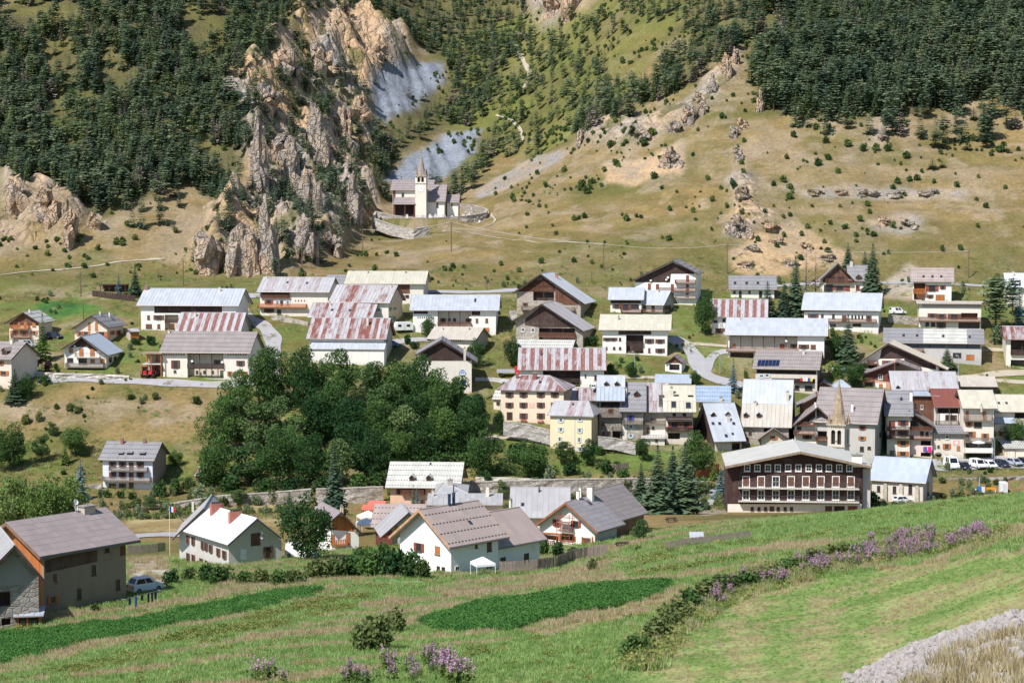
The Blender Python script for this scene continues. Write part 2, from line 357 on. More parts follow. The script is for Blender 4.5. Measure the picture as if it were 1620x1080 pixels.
for i, p in enumerate(ROCK_POLYS):
    k_ = soft(p, 14, .03, i); ROCK = np.maximum(ROCK, k_); AMP = np.maximum(AMP, k_ * (1.15, .6, .8, .22, .42)[i])
FAR = np.clip((YY - 540) / 40, 0, 1)
ROCK *= FAR
ROCKS = _gs(_gs(ROCK, 1.6, 0), 1.6, 1); AMP = _gs(_gs(AMP * FAR, 1.6, 0), 1.6, 1)
Z = Z0.copy()
Z += AMP * (ridged(XX / 26, YY / 26, 4, 7) - .42) * 22
Z += AMP * (ridged(XX / 7, YY / 9, 3, 9) - .5) * 7
Z += FAR * (fbm(XX / 30, YY / 30, 4, 11) - .5) * 5 + FAR * (1 - ROCKS) * (fbm(XX / 6, YY / 6, 3, 12) - .5) * 1.1
Z += (1 - FAR) * (fbm(XX / 12, YY / 12, 3, 13) - .5) * .5 * np.clip((YY - 60) / 60, 0, 1)
# keep the church terrace level
ch = at(668, 345, 642); CHZ = ch.z - CAMZ
dd = np.hypot((XX - ch.x - 3.5) / 18.5, (YY - ch.y - 4) / 20.0); w = np.clip((1.12 - dd) / .1, 0, 1)
Z -= 2.4 * np.clip((2.0 - dd) / .8, 0, 1) * np.clip((ch.y + 6 - YY) / 10, 0, 1)
Z = Z * (1 - w) + CHZ * w
# river bed
ZT = Z + CAMZ
PX, PY = gpix(Z)
def _bil(gd, gp):
    i = np.clip(np.searchsorted(GD, gd) - 1, 0, len(GD) - 2); j = np.clip(np.searchsorted(GPX, gp) - 1, 0, len(GPX) - 2)
    fi = np.clip((gd - GD[i]) / (GD[i + 1] - GD[i]), 0, 1); fj = np.clip((gp - GPX[j]) / (GPX[j + 1] - GPX[j]), 0, 1)
    return ZT[i, j] * (1 - fi) * (1 - fj) + ZT[i + 1, j] * fi * (1 - fj) + ZT[i, j + 1] * (1 - fi) * fj + ZT[i + 1, j + 1] * fi * fj
def ground(x, y):
    """terrain height at a place"""
    y = np.maximum(np.asarray(y, float), 20.1)
    return _bil(y, CX + F * np.asarray(x, float) / y)
_DS = np.arange(25, 1390, .4)
def hit(px, py, dmin=25.0):
    """first ground point that a photo pixel falls on, from distance dmin on"""
    r = ray(px, py); ds = _DS[_DS >= dmin]
    zr = CAMZ + r[2] * ds; zt = ground(r[0] * ds, ds)
    k = np.nonzero(zr <= zt)[0]
    D = ds[k[0]] if len(k) else ds[-1]
    return Vector((r[0] * D, D, float(ground(r[0] * D, D))))

# ---- ground cover colours (what grows or lies where)
C_ = {k: np.array(lin(v)) for k, v in dict(grass=(130,148,84), dry=(150,127,86), dry2=(126,108,70), olive=(108,105,60), green=(104,128,62), lush=(98,134,64), straw=(190,172,126), dark=(60,106,54),
      soil=(170,152,130), rock=(180,167,152), rocko=(206,172,136), grey=(158,155,154), scree=(142,147,158), forest=(84,82,58), mown=(140,162,88), mown2=(166,174,112), gravel=(150,144,142), yard=(196,186,172), weed=(120,128,60)).items()}
RGB = np.empty(Z.shape + (3,))
def lay(mask, col, col2=None, ns=.1, s=0, o=4):
    c = np.array(col)[None, None, :]
    if col2 is not None:
        t = np.clip((fbm(XX * ns, YY * ns, o, s) - .3) / .4, 0, 1)[..., None]; c = c * (1 - t) + np.array(col2)[None, None, :] * t
    RGB[:] = RGB * (1 - mask[..., None]) + c * mask[..., None]
one = np.ones_like(Z)
lay(one, C_['dry'], C_['olive'], .035, 1)
lay(np.clip((fbm(XX / 22, YY / 22, 5, 101) - .5) / .12, 0, 1) * .55 * FAR, C_['soil'], C_['dry'], .1, 2)
lay(np.clip((fbm(XX / 9, YY / 9, 4, 5) - .56) / .1, 0, 1) * .6, C_['dry2'], C_['olive'], .2, 3)
lay(np.clip((fbm(XX / 5, YY / 8, 4, 45) - .6) / .08, 0, 1) * .5 * FAR, C_['soil'])
tb = np.clip((fbm(XX / 26, (Z + XX * .06) / 1.1, 4, 105) - .54) / .07, 0, 1) * FAR
lay(tb * .5, C_['soil'], C_['dry2'], .15, 106)
tb = np.clip((fbm(XX / 18 + 7, (Z - XX * .04) / 1.4, 4, 107) - .55) / .06, 0, 1) * FAR
lay(tb * .5, C_['olive'], C_['dry2'], .15, 108)
# valley sides in the village: greener
vill = np.clip((YY - 395) / 15, 0, 1) * np.clip((545 - YY) / 25, 0, 1)
lay(vill * .85, C_['olive'], C_['green'], .11, 8, 5)
lay(vill * np.clip((fbm(XX / 3.5, YY / 3.5, 4, 19) - .5) / .12, 0, 1) * .45, C_['dry'], C_['olive'], .3, 6)
lay(vill * np.clip((fbm(XX / 8, YY / 8, 5, 18) - .5) / .16, 0, 1) * .65, C_['dry'], C_['soil'], .15, 9)
# near slope
near = np.clip((300 - YY) / 20, 0, 1)
lay(near, C_['grass'], C_['lush'], .09, 21)
lay(near * np.clip((fbm((XX + YY * .3) / 13, (YY - XX * .45) / 4, 4, 23) - .53) / .06, 0, 1) * .92, C_['straw'], C_['mown2'], .2, 24)
mid = np.clip((YY - 285) / 15, 0, 1) * np.clip((400 - YY) / 10, 0, 1)
lay(mid, C_['dry'], C_['olive'], .05, 25)
def zone(poly, a, b=None, wob=6, ns=.02, op=1., cs=.12, s=31, cond=None):
    m = soft(poly, wob, ns, s) * op
    if cond is not None: m = m * cond
    m = _gs(_gs(m, .8, 0), .8, 1)
    lay(m, C_[a], C_[b] if b else None, cs, s)
    return m
nr = (YY < 300).astype(float); frr = (YY > 480).astype(float); mdl = ((YY > 285) & (YY < 440)).astype(float)
FOREST_POLYS = [
 [(-40,30),(120,-40),(380,-60),(560,-40),(600,20),(520,10),(440,60),(420,98),(370,115),(350,150),(385,180),(385,250),(355,320),(320,300),(260,290),(200,340),(160,350),(130,330),(90,300),(40,290),(-40,250)],
 [(560,-60),(700,-60),(820,-40),(830,40),(800,130),(740,200),(690,205),(610,270),(595,330),(585,300),(590,200),(640,160),(720,110),(700,90),(640,60),(600,30)],
 [(940,-60),(1080,-40),(1240,-60),(1220,60),(1170,70),(1110,130),(1000,180),(920,220),(900,180),(960,140),(1040,120),(1100,60),(1000,40)],
 [(1225,-60),(1680,-60),(1680,165),(1600,150),(1500,165),(1420,190),(1330,190),(1240,175),(1195,180),(1190,120),(1215,70)],
 [(740,200),(800,130),(900,60),(960,120),(900,180),(850,200),(790,240),(740,290),(700,290)],
]
for i, p in enumerate(FOREST_POLYS): zone(p, 'forest', 'olive', 12, .02, .75, .1, 50 + i, frr)
zone([(700,60),(900,0),(1100,0),(1000,130),(900,230),(830,250),(800,240),(740,290)], 'olive', 'weed', 14, .02, .6, .04, 60, frr)
# bare rock colours follow the rock masks
lay(ROCKS * .95, C_['rock'], C_['rocko'], .06, 61)
lay(ROCKS * np.clip((fbm(XX / 14, YY / 14, 3, 62) - .54) / .1, 0, 1) * .6, C_['grey'])
lay(ROCKS * np.clip((fbm(XX / 6, YY / 6, 3, 63) - .6) / .05, 0, 1) * .8, C_['olive'])
S1 = [(586,118),(640,98),(700,100),(702,132),(660,168),(610,195),(590,180)]; S2 = [(604,288),(640,252),(700,216),(762,203),(752,236),(712,276),(690,290)]
SCREE = np.zeros_like(Z)
for i, p in enumerate((S1, S2)):
    SCREE = np.maximum(SCREE, zone(p, 'scree', None, 5, .05, 1, .2, 64 + i, frr))
zone([(0,270),(100,298),(140,350),(210,330),(290,290),(360,320),(330,372),(290,420),(140,400),(80,390),(0,400)], 'soil', 'dry', 16, .03, .7, .08, 66, frr)
zone([(755,300),(850,245),(900,235),(895,250),(800,300),(750,318)], 'soil', 'grey', 4, .05, .9, .2, 67, frr)
zone([(955,255),(1040,240),(1085,222),(1085,268),(1010,290),(960,292)], 'soil', 'rocko', 9, .04, .9, .1, 68, frr)
zone([(1230,298),(1330,296),(1530,300),(1530,316),(1380,316),(1280,312)], 'soil', 'grey', 6, .04, .8, .2, 69, frr)
zone([(1370,345),(1440,335),(1465,350),(1440,372),(1390,362)], 'soil', 'grey', 6, .05, .8, .2, 70, frr)
zone([(1150,400),(1200,372),(1260,350),(1340,392),(1330,428),(1240,430),(1160,438)], 'rocko', 'soil', 14, .03, .75, .06, 71, frr)
zone([(1180,190),(1260,180),(1290,215),(1240,235),(1200,240),(1170,300),(1155,270)], 'soil', 'dry', 8, .04, .7, .06, 72, frr)
zone([(1380,165),(1420,170),(1400,235),(1375,230)], 'soil', 'rock', 8, .05, .7, .2, 73, frr)
zone([(1240,270),(1400,262),(1620,268),(1620,284),(1400,282),(1250,300)], 'dry', 'soil', 6, .04, .5, .1, 74, frr)
zone([(600,395),(700,392),(800,398),(780,408),(640,415)], 'soil', 'dry', 6, .05, .7, .1, 75, frr)
zone([(50,481),(95,476),(165,484),(160,490),(105,500),(75,500)], 'dark', 'lush', 1.5, .05, 1, .1, 76, frr)
zone([(1440,335+80),(1490,445),(1440,480),(1400,470),(1400,450)], 'soil', 'yard', 6, .05, .9, .1, 77)
# grassy bank over the river, left
zone([(0,600),(340,612),(330,690),(250,700),(0,700)], 'olive', 'dry', 8, .03, .9, .09, 78, (YY > 395).astype(float))
zone([(0,640),(120,632),(330,640),(330,668),(120,672),(0,668)], 'soil', 'dry2', 10, .04, .7, .15, 79, (YY > 395).astype(float))
zone([(760,700),(880,700),(1000,712),(1130,735),(1130,752),(900,750),(760,760)], 'green', 'olive', 6, .03, .9, .1, 80, (YY > 390).astype(float))
# valley floor
zone([(200,800),(480,790),(480,830),(200,842)], 'dry', 'straw', 5, .04, .9, .1, 81, mdl)
zone([(200,858),(260,858),(262,872),(200,874)], 'lush', 'green', 2, .05, 1, .1, 82, (YY > 262).astype(float) * (YY < 400))
zone([(200,885),(268,880),(268,930),(200,935)], 'yard', 'soil', 4, .05, 1, .15, 83, (YY > 228).astype(float) * (YY < 330))
zone([(1105,800),(1150,790),(1150,812),(1105,815)], 'gravel', 'soil', 3, .05, 1, .15, 84)
# meadows and strips on the near slope
zone([(1060,870),(1150,840),(1300,812),(1500,795),(1640,775),(1640,825),(1500,845),(1300,862),(1100,885)], 'grass', 'lush', 8, .02, .95, .06, 90, nr)
zone([(-40,1010),(60,1000),(200,982),(330,962),(420,944),(500,932),(512,938),(470,950),(380,970),(280,990),(150,1016),(40,1040),(-40,1062)], 'dark', 'lush', 2, .03, 1, .12, 91, nr)
zone([(668,988),(700,974),(800,952),(920,932),(1050,923),(1062,932),(1040,945),(960,962),(880,980),(800,996),(700,1000)], 'dark', 'lush', 2, .03, 1, .12, 92, nr)
zone([(60,1048),(300,1000),(520,950),(700,925),(690,940),(560,966),(420,1000),(250,1040),(80,1075)], 'weed', 'grass', 8, .03, .85, .25, 93, nr)
zone([(560,960),(700,930),(900,905),(1060,900),(1060,922),(900,932),(760,950),(600,985)], 'straw', 'mown', 8, .03, .8, .12, 94, nr)
zone([(820,1000),(900,975),(1010,950),(1090,945),(1060,962),(960,988),(860,1010)], 'straw', 'dry', 5, .04, .9, .2, 95, nr)
zone([(980,905),(1100,880),(1300,855),(1500,838),(1640,815),(1640,850),(1500,862),(1300,885),(1100,910),(1000,925)], 'straw', 'weed', 8, .03, .9, .1, 96, nr)
zone([(700,930),(860,900),(1000,885),(1100,868),(1100,880),(980,905),(860,918),(720,940)], 'straw', 'green', 6, .04, .85, .12, 97, nr)
zone([(200,960),(330,930),(470,905),(620,905),(560,925),(440,930),(330,950),(200,975)], 'straw', 'mown', 6, .04, .9, .15, 98, nr)
MOWN = zone([(1060,1000),(1180,945),(1300,915),(1480,890),(1640,870),(1640,985),(1500,1005),(1380,1050),(1320,1085),(980,1085)], 'mown', 'mown2', 6, .03, 1, .1, 99, nr)
sw = np.sin((np.hypot((PX - 1720) * .5, (PY - 1010) * 1.6)) * .11 + fbm(XX / 6, YY / 6, 3, 88) * 5)
lay(MOWN * np.clip(sw * 1.2, 0, 1) * .55, C_['straw'], C_['mown2'], .3, 89); lay(MOWN * np.clip(-sw * 1.2, 0, 1) * .5, C_['green'], C_['mown'], .3, 87)
zone([(520,1085),(700,1030),(900,1005),(1010,1020),(1000,1085)], 'lush', 'grass', 8, .03, .9, .12, 100, nr)
zone([(1320,1090),(1420,1030),(1520,995),(1660,960),(1660,1090)], 'gravel', 'soil', 6, .04, 1, .4, 101, nr)
zone([(1520,1090),(1560,1020),(1660,985),(1660,1090)], 'straw', 'soil', 12, .04, .8, .3, 102, nr)
# scattered pale litter and green variation close up
lay(near * np.clip((fbm(XX / 1.3, YY / 2.2, 3, 110) - .62) / .06, 0, 1) * .35, C_['straw']); lay(near * np.clip((fbm(XX / 1.7, YY / 2.5, 3, 111) - .6) / .06, 0, 1) * .3, C_['lush'])
# ribs on the scree
Z = Z + SCREE * (ridged((XX + YY * .25) / 3.2, YY / 40, 2, 41) - .5) * 3.6
ZT = Z + CAMZ
def terrain():
    nr_, nc = Z.shape
    co = np.stack([XX, YY, ZT], -1).reshape(-1, 3).astype(np.float32)
    ii = (np.arange(nr_ - 1)[:, None] * nc + np.arange(nc - 1)[None, :]).ravel()
    fa = np.stack([ii, ii + 1, ii + nc + 1, ii + nc], 1).astype(np.int32)
    me = bpy.data.meshes.new('terrain'); me.vertices.add(len(co)); me.vertices.foreach_set('co', co.ravel())
    me.loops.add(fa.size); me.loops.foreach_set('vertex_index', fa.ravel())
    me.polygons.add(len(fa)); me.polygons.foreach_set('loop_start', np.arange(0, fa.size, 4, dtype=np.int32)); 
    me.update(calc_edges=True)
    me.polygons.foreach_set('use_smooth', np.ones(len(fa), bool))
    a = me.attributes.new('cover', 'FLOAT_COLOR', 'POINT')
    a.data.foreach_set('color', np.concatenate([RGB, np.clip(ROCKS, 0, 1)[..., None]], -1).astype(np.float32).ravel())
    m, n, l, b = _nodes('ground_cover'); o = n.new('ShaderNodeNewGeometry').outputs['Position']
    at_ = n.new('ShaderNodeAttribute'); at_.attribute_name = 'cover'
    c = at_.outputs['Color']
    n1 = noise_(n, l, o, .9, 5, .65); n2 = noise_(n, l, o, .16, 4, .6); n3 = noise_(n, l, o, 4.5, 3, .6)
    v = math_(n, l, 'ADD', math_(n, l, 'MULTIPLY', n1, .9), math_(n, l, 'ADD', math_(n, l, 'MULTIPLY', n2, .45), math_(n, l, 'MULTIPLY', n3, .5)))
    v = ramp(n, l, v, .6, 1.22)
    vm = n.new('ShaderNodeVectorMath'); vm.operation = 'SCALE'; l.new(c, vm.inputs[0]); l.new(math_(n, l, 'ADD', math_(n, l, 'MULTIPLY', v, .85), .5), vm.inputs['Scale'])
    col = vm.outputs[0]
    sp1 = math_(n, l, 'MULTIPLY', ramp(n, l, noise_(n, l, o, 1.7, 3, .7), .62, .68), ramp(n, l, noise_(n, l, o, .12, 3, .6), .45, .62)); col = mixc(n, l, math_(n, l, 'MULTIPLY', sp1, .6), col, lin((190,178,158)))
    sp2 = ramp(n, l, noise_(n, l, o, .8, 4, .7), .6, .68); col = mixc(n, l, math_(n, l, 'MULTIPLY', sp2, .4), col, lin((88,90,52)))
    tf = math_(n, l, 'MULTIPLY', ramp(n, l, noise_(n, l, o, .5, 4, .7), .55, .7), math_(n, l, 'SUBTRACT', .45, math_(n, l, 'MULTIPLY', at_.outputs['Alpha'], .4)), clamp=True)
    col = mixc(n, l, tf, col, lin((104, 112, 56)))
    # cracks and ledges on rock
    vo = n.new('ShaderNodeTexVoronoi'); vo.feature = 'DISTANCE_TO_EDGE'; vo.inputs['Scale'].default_value = .22
    mp = n.new('ShaderNodeMapping'); mp.inputs['Scale'].default_value = (1, 1, .4); l.new(o, mp.inputs[0]); 
    dn = n.new('ShaderNodeVectorMath'); dn.operation = 'ADD'; l.new(mp.outputs[0], dn.inputs[0])
    nz = n.new('ShaderNodeTexNoise'); nz.inputs['Scale'].default_value = .3; l.new(o, nz.inputs['Vector']); 
    sc = n.new('ShaderNodeVectorMath'); sc.operation = 'SCALE'; sc.inputs['Scale'].default_value = 4; l.new(nz.outputs['Color'], sc.inputs[0]); l.new(sc.outputs[0], dn.inputs[1]); l.new(dn.outputs[0], vo.inputs['Vector'])
    ck = math_(n, l, 'MULTIPLY', ramp(n, l, vo.outputs['Distance'], .06, .0), math_(n, l, 'MULTIPLY', at_.outputs['Alpha'], .5))
    col = mixc(n, l, ck, col, lin((96, 88, 78)))
    l.new(col, b.inputs['Base Color']); b.inputs['Roughness'].default_value = 1.0; b.inputs['Specular IOR Level'].default_value = .1
    h = math_(n, l, 'ADD', math_(n, l, 'ADD', math_(n, l, 'MULTIPLY', n1, 1.), n3), math_(n, l, 'MULTIPLY', ramp(n, l, vo.outputs['Distance'], 0, .2), math_(n, l, 'MULTIPLY', at_.outputs['Alpha'], 3)))
    bump_(n, l, h, .8, .35, b)
    me.materials.append(m)
    o_ = obj('terrain', me); structure(o_)
    return o_
TERR = terrain()
# ------------------------------------------------------------------ buildings
CROPS = dict(C1=(0,420,3.857), C2=(380,400,3.857), C3=(780,400,3.857), C4=(1140,380,3.375), C5=(760,560,4.5), C6=(1060,560,4.5), C7=(1300,580,4.909),
             N1=(0,780,4.696), N2=(250,760,6.0), N3=(600,720,5.144), N4=(800,740,6.0), R5=(1500,380,4.5), P6=(1480,680,9.0), M7=(480,720,6.75),
             C9=(0,660,3.177), B2=(430,700,2.613), B3=(1000,700,2.613), L8=(0,520,3.857), CH=(560,240,6.75), PX=(0,0,1.0))
WHITE = (238,233,224); CREAM = (230,221,206); PINK = (226,208,192); GREY = (188,182,172); YEL = (238,219,180); WARM = (214,202,186); SALMON = (228,186,158)
def WD(): return timber((64,44,38))            # dark weathered timber
def WB(): return timber((104,66,48))           # brown timber
def WO(): return timber((176,104,52))          # orange stained timber
def WG(): return timber((124,112,102))         # grey timber
GLASS = None
def glass():
    global GLASS
    if GLASS is None:
        m, n, l, b = _nodes('window_glass'); b.inputs['Base Color'].default_value = (.03, .035, .045, 1); b.inputs['Roughness'].default_value = .08; GLASS = m
    return GLASS
SHUT = {'b': (112,74,56), 'o': (190,112,56), 'g': (120,168,150), 'l': (190,206,214), 'u': (40,80,190), 'r': (150,70,52)}
def shut(c): return timber(SHUT[c], False, .12, .2)
def frame_mat(c): return flat('window_frame', {'w': (236,234,228), 'n': (150,120,92), 'k': (88,66,54)}[c], .6)
class Loc:
    """a building's own frame: x along the front, y into the building, z up"""
    def __init__(s, A, th):
        s.A = Vector(A); s.th = th; s.c = math.cos(th); s.s = math.sin(th)
    def to(s, w):
        d = Vector(w) - s.A; return Vector((d.x * s.c + d.y * s.s, -d.x * s.s + d.y * s.c, d.z))
    def loc_ray(s, px, py):
        r = ray(px, py); o = s.to((0, 0, CAMZ)); d = Vector((r[0] * s.c + r[1] * s.s, -r[0] * s.s + r[1] * s.c, r[2])); return o, d
    def on(s, px, py, n, k):
        """where the pixel meets the plane n.p = k (own frame)"""
        o, d = s.loc_ray(px, py); n = Vector(n); t = (k - n.dot(o)) / n.dot(d); return o + d * t
def prism_x(mb, poly, x0, x1):
    n = len(poly)
    mb.face([(x1, y, z) for y, z in poly]); mb.face([(x0, y, z) for y, z in reversed(poly)])
    for i in range(n):
        a = poly[i]; b = poly[(i + 1) % n]
        mb.face([(x0, a[0], a[1]), (x0, b[0], b[1]), (x1, b[0], b[1]), (x1, a[0], a[1])])
def slab(mb, a, b, c, d, t, uvs=None):
    """thick quad: a,b lower edge, c,d upper edge"""
    lo = [Vector(p) - Vector((0, 0, t)) for p in (a, b, c, d)]
    mb.hexa(lo + [a, b, c, d], (uvs + uvs) if uvs else None)
HOUSES = {}
class House:
    def __init__(s, name, label, crop, kind, xa, xb, base, eave=None, ridge=None, th=0, depth=12, wall=None, roof='zinc', ap=None, el=None, er=None, bx=None,
                 dmin=300, ohs=.7, ohf=.9, rf=.5, items=(), cat='house', rl=None, side=None, fd=4.5, roof2=None, strips=None, D=None, seams=True, backpitch=1.0, hip=None, rt=.2, panels=None, bmat=None, vis='R'):
        s.vs = vis
        ox, oy, sc = CROPS[crop]; s.X = lambda x: ox + x / sc; s.Y = lambda y: oy + y / sc; s.sc = sc
        th = R(th); bx = (xa + xb) / 2 if bx is None else bx
        p = hit(s.X(bx), s.Y(base), dmin) if D is None else at(s.X(bx), s.Y(base), D)
        u = Vector((math.cos(th), math.sin(th), 0))
        def kk(px):
            r0 = ray(px, s.Y(base))[0]; return (p.x - r0 * p.y) / (r0 * u.y - u.x)
        ka, kb = kk(s.X(xa)), kk(s.X(xb)); s.W = W = kb - ka; A = p + u * ka
        s.L = Loc(A, th); s.depth = depth; s.name = name; s.kind = kind; s.ohf = ohf; s.ohs = ohs; s.rt = rt
        s.mid = (xa + xb) / 2; s.root = empty(name, A, th); tag(s.root, label, cat)
        s.wm = wall or plaster(WHITE); s.holes = []; s.fd = fd
        s.side = side or s.wm; s.trim = bmat or WD()
        yr = depth * rf; s.yr = yr
        if kind in 'EH':
            e = s.L.on(s.X(s.mid), s.Y(eave), (0, 1, 0), -ohf); r = s.L.on(s.X(s.mid), s.Y(ridge), (0, 1, 0), yr)
            s.ze = e.z; s.zr = r.z; s.m = (s.zr - s.ze) / (yr + ohf); s.h = s.ze + s.m * ohf - rt
            s.mb = s.m * backpitch
            s.hb = s.zr - s.mb * (depth - yr) - rt
            nrm = Vector((0, -s.m, 1)); s.rn = nrm; s.rk = s.zr - s.m * yr
        else:
            q = s.L.on(s.X(ap), s.Y(ridge), (0, 1, 0), -ohf); a = s.L.on(s.X(el[0]), s.Y(el[1]), (0, 1, 0), -ohf); b = s.L.on(s.X(er[0]), s.Y(er[1]), (0, 1, 0), -ohf)
            s.ap = q; s.el = a; s.er = b; s.ml = (q.z - a.z) / (q.x - a.x); s.mr = (q.z - b.z) / (b.x - q.x)
            s.hl = q.z - s.ml * q.x - rt; s.hr = q.z - s.mr * (W - q.x) - rt
            s.h = min(s.hl, s.hr)
            s.rn = Vector((s.mr, 0, 1)); s.rk = q.z + s.mr * q.x     # right slope z = q.z - mr (x-q.x)
            if vis == 'L': s.rn = Vector((-s.ml, 0, 1)); s.rk = q.z - s.ml * q.x
        s.items = items; s.roofkind = roof
        for it in items:
            if it[0] == 'rec': s._rec(it)
        s._walls(); s._roof(roof, roof2, strips, seams, hip, panels)
        for it in items: getattr(s, '_' + it[0])(it) if it[0] != 'rec' else None
        HOUSES[label] = s
    # pixel to own coordinates
    def fr(s, x, y, off=0.0): return s.L.on(s.X(x), s.Y(y), (0, 1, 0), off)
    def rt_(s, x, y, lift=0.0): return s.L.on(s.X(x), s.Y(y), s.rn, s.rk + lift)
    def rect(s, x0, y0, x1, y1, off=0.0):
        a = s.fr(x0, y0, off); b = s.fr(x1, y1, off); return min(a.x, b.x), min(a.z, b.z), max(a.x, b.x), max(a.z, b.z)
    def _rec(s, it):
        x0, z0, x1, z1 = s.rect(*it[1:5]); m = it[5] if len(it) > 5 else WD(); rd = it[6] if len(it) > 6 else 1.5
        x0 = max(x0, .3); x1 = min(x1, s.W - .3); z1 = min(z1, (s.h if s.kind in 'EH' else z1)); z0 = max(z0, .05)
        if z1 > s.h and s.kind == 'G':
            z1 = min(z1, s.roofz(x0) - .3, s.roofz(x1) - .3)
        s.holes.append((x0, z0, x1, z1, rd, m))
    def roofz(s, x): return (s.ap.z - (s.ml * (s.ap.x - x) if x < s.ap.x else s.mr * (x - s.ap.x))) - s.rt
    def _walls(s):
        W, dp = s.W, s.depth; mb = MB(); t = .35
        def top(x): return s.h if s.kind in 'EH' else s.roofz(x)
        xs = sorted(set([0, W] + [v for h in s.holes for v in (h[0], h[2])] + ([s.ap.x] if s.kind == 'G' and 0 < s.ap.x < W else [])))
        for a, b in zip(xs[:-1], xs[1:]):
            if b - a < 1e-4: continue
            cuts = sorted([(h[1], h[3]) for h in s.holes if h[0] <= a + 1e-5 and h[2] >= b - 1e-5])
            z = -s.fd
            for c0, c1 in cuts:
                if c0 > z: mb.box(a, b, 0, t, z, c0)
                z = max(z, c1)
            mb.prism([(a, z), (b, z), (b, top(b)), (a, top(a))], 0, t) if min(top(a), top(b)) > z + .02 or max(top(a), top(b)) > z + .3 else None
        mb.build('wall', s.wm, s.root)
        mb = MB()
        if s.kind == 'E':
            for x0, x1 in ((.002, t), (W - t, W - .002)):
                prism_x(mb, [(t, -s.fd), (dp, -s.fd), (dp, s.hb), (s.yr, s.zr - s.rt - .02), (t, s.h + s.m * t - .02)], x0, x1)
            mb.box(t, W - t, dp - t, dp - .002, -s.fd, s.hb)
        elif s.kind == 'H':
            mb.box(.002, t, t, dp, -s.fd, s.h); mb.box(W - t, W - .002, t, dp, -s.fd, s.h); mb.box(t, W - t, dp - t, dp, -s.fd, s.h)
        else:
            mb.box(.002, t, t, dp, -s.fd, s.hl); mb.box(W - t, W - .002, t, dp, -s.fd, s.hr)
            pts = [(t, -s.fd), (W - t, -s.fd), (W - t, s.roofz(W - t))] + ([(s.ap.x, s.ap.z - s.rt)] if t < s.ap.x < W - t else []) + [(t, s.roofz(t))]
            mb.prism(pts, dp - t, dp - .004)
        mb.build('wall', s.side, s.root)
        for (x0, z0, x1, z1, rd, m) in s.holes:
            q = MB(); q.box(x0 - .1, x1 + .1, rd, rd + .15, z0 - .1, z1 + .4); q.box(x0 - .12, x0 - .004, t, rd, z0 - .1, z1 + .4); q.box(x1 + .004, x1 + .12, t, rd, z0 - .1, z1 + .4)
            q.build('loggia_lining', m, s.root)
            q = MB(); q.box(x0 - .1, x1 + .1, t + .003, rd - .003, z0 - .25, z0 - .02); q.build('loggia_floor', WG(), s.root)
            # posts and beam in front of the loggia
            k = max(1, int((x1 - x0) / 2.6))
            q = MB()
            for i in range(1, k): q.box(x0 + (x1 - x0) * i / k - .08, x0 + (x1 - x0) * i / k + .08, .12, .28, z0 - .02, z1 - .19)
            q.box(x0 + .003, x1 - .003, .1, .3, z1 - .18, z1 - .003)
            q.build('loggia_posts', WD(), s.root)
    def _slopes(s):
        W, o, f = s.W, s.ohs, s.ohf
        if s.kind == 'E':
            yb = s.depth + f; zb = s.zr - s.mb * (yb - s.yr)
            return [((-o, -f, s.ze), (W + o, -f, s.ze), (W + o, s.yr, s.zr), (-o, s.yr, s.zr)),
                    ((W + o, yb, zb), (-o, yb, zb), (-o, s.yr, s.zr), (W + o, s.yr, s.zr))]
        a, b, q = s.el, s.er, s.ap; yb = s.depth + f
        sl = [((b.x, -f, b.z), (b.x, yb, b.z), (q.x, yb, q.z), (q.x, -f, q.z)),
              ((a.x, yb, a.z), (a.x, -f, a.z), (q.x, -f, q.z), (q.x, yb, q.z))]
        return sl if s.vs == 'R' else sl[::-1]
    def _roof(s, kind, roof2, strips, seams, hip, panels):
        t = s.rt
        if s.kind == 'H':
            W, dp, o = s.W, s.depth, s.ohf
            a = s.L.on(s.X(hip[0]), s.Y(hip[2]), (0, 1, 0), s.yr); b = s.L.on(s.X(hip[1]), s.Y(hip[2]), (0, 1, 0), s.yr); zr = s.zr
            E = [(-o, -o, s.ze), (W + o, -o, s.ze), (W + o, dp + o, s.ze), (-o, dp + o, s.ze)]
            mb = MB(); ra = (a.x, s.yr, zr); rb = (b.x, s.yr, zr)
            sl = math.hypot(s.yr + o, zr - s.ze)
            zl = s.ze if len(hip) < 4 else s.ze + (zr - s.ze) * hip[3]
            mb.face([E[0], E[1], rb, ra], [(p[0], v) for p, v in zip((E[0], E[1], rb, ra), (sl, sl, 0, 0))])
            mb.face([E[1], E[2], rb], [(p[1] + 40, v) for p, v in zip((E[1], E[2], rb), (sl, sl, 0))])
            mb.face([E[2], E[3], ra, rb], [(p[0] + 90, v) for p, v in zip((E[2], E[3], ra, rb), (sl, sl, 0, 0))])
            mb.face([E[3], E[0], ra], [(p[1] + 140, v) for p, v in zip((E[3], E[0], ra), (sl, sl, 0))])
            lo = [(p[0], p[1], p[2] - t) for p in E]
            mb.face(lo[::-1])
            for i in range(4): mb.face([lo[i], lo[(i + 1) % 4], E[(i + 1) % 4], E[i]])
            s.roof = mb.build('roof', roofmat(kind), s.root)
            q = MB()
            for e in ((E[0], ra), (E[1], rb), (E[2], rb), (E[3], ra), (ra, rb)): q.tube(e[0], e[1], .1, n=5)
            q.build('ridge_cap', flat('ridge_metal', (176,170,168)), s.roof)
            return
        sl = s._slopes(); mb = MB(); first = True
        def uvq(q, off):
            a, b, c, d = map(Vector, q); L = (a - d).length; w = (b - a).length
            return [(off, L), (off + w, L), (off + w, 0), (off, 0)]
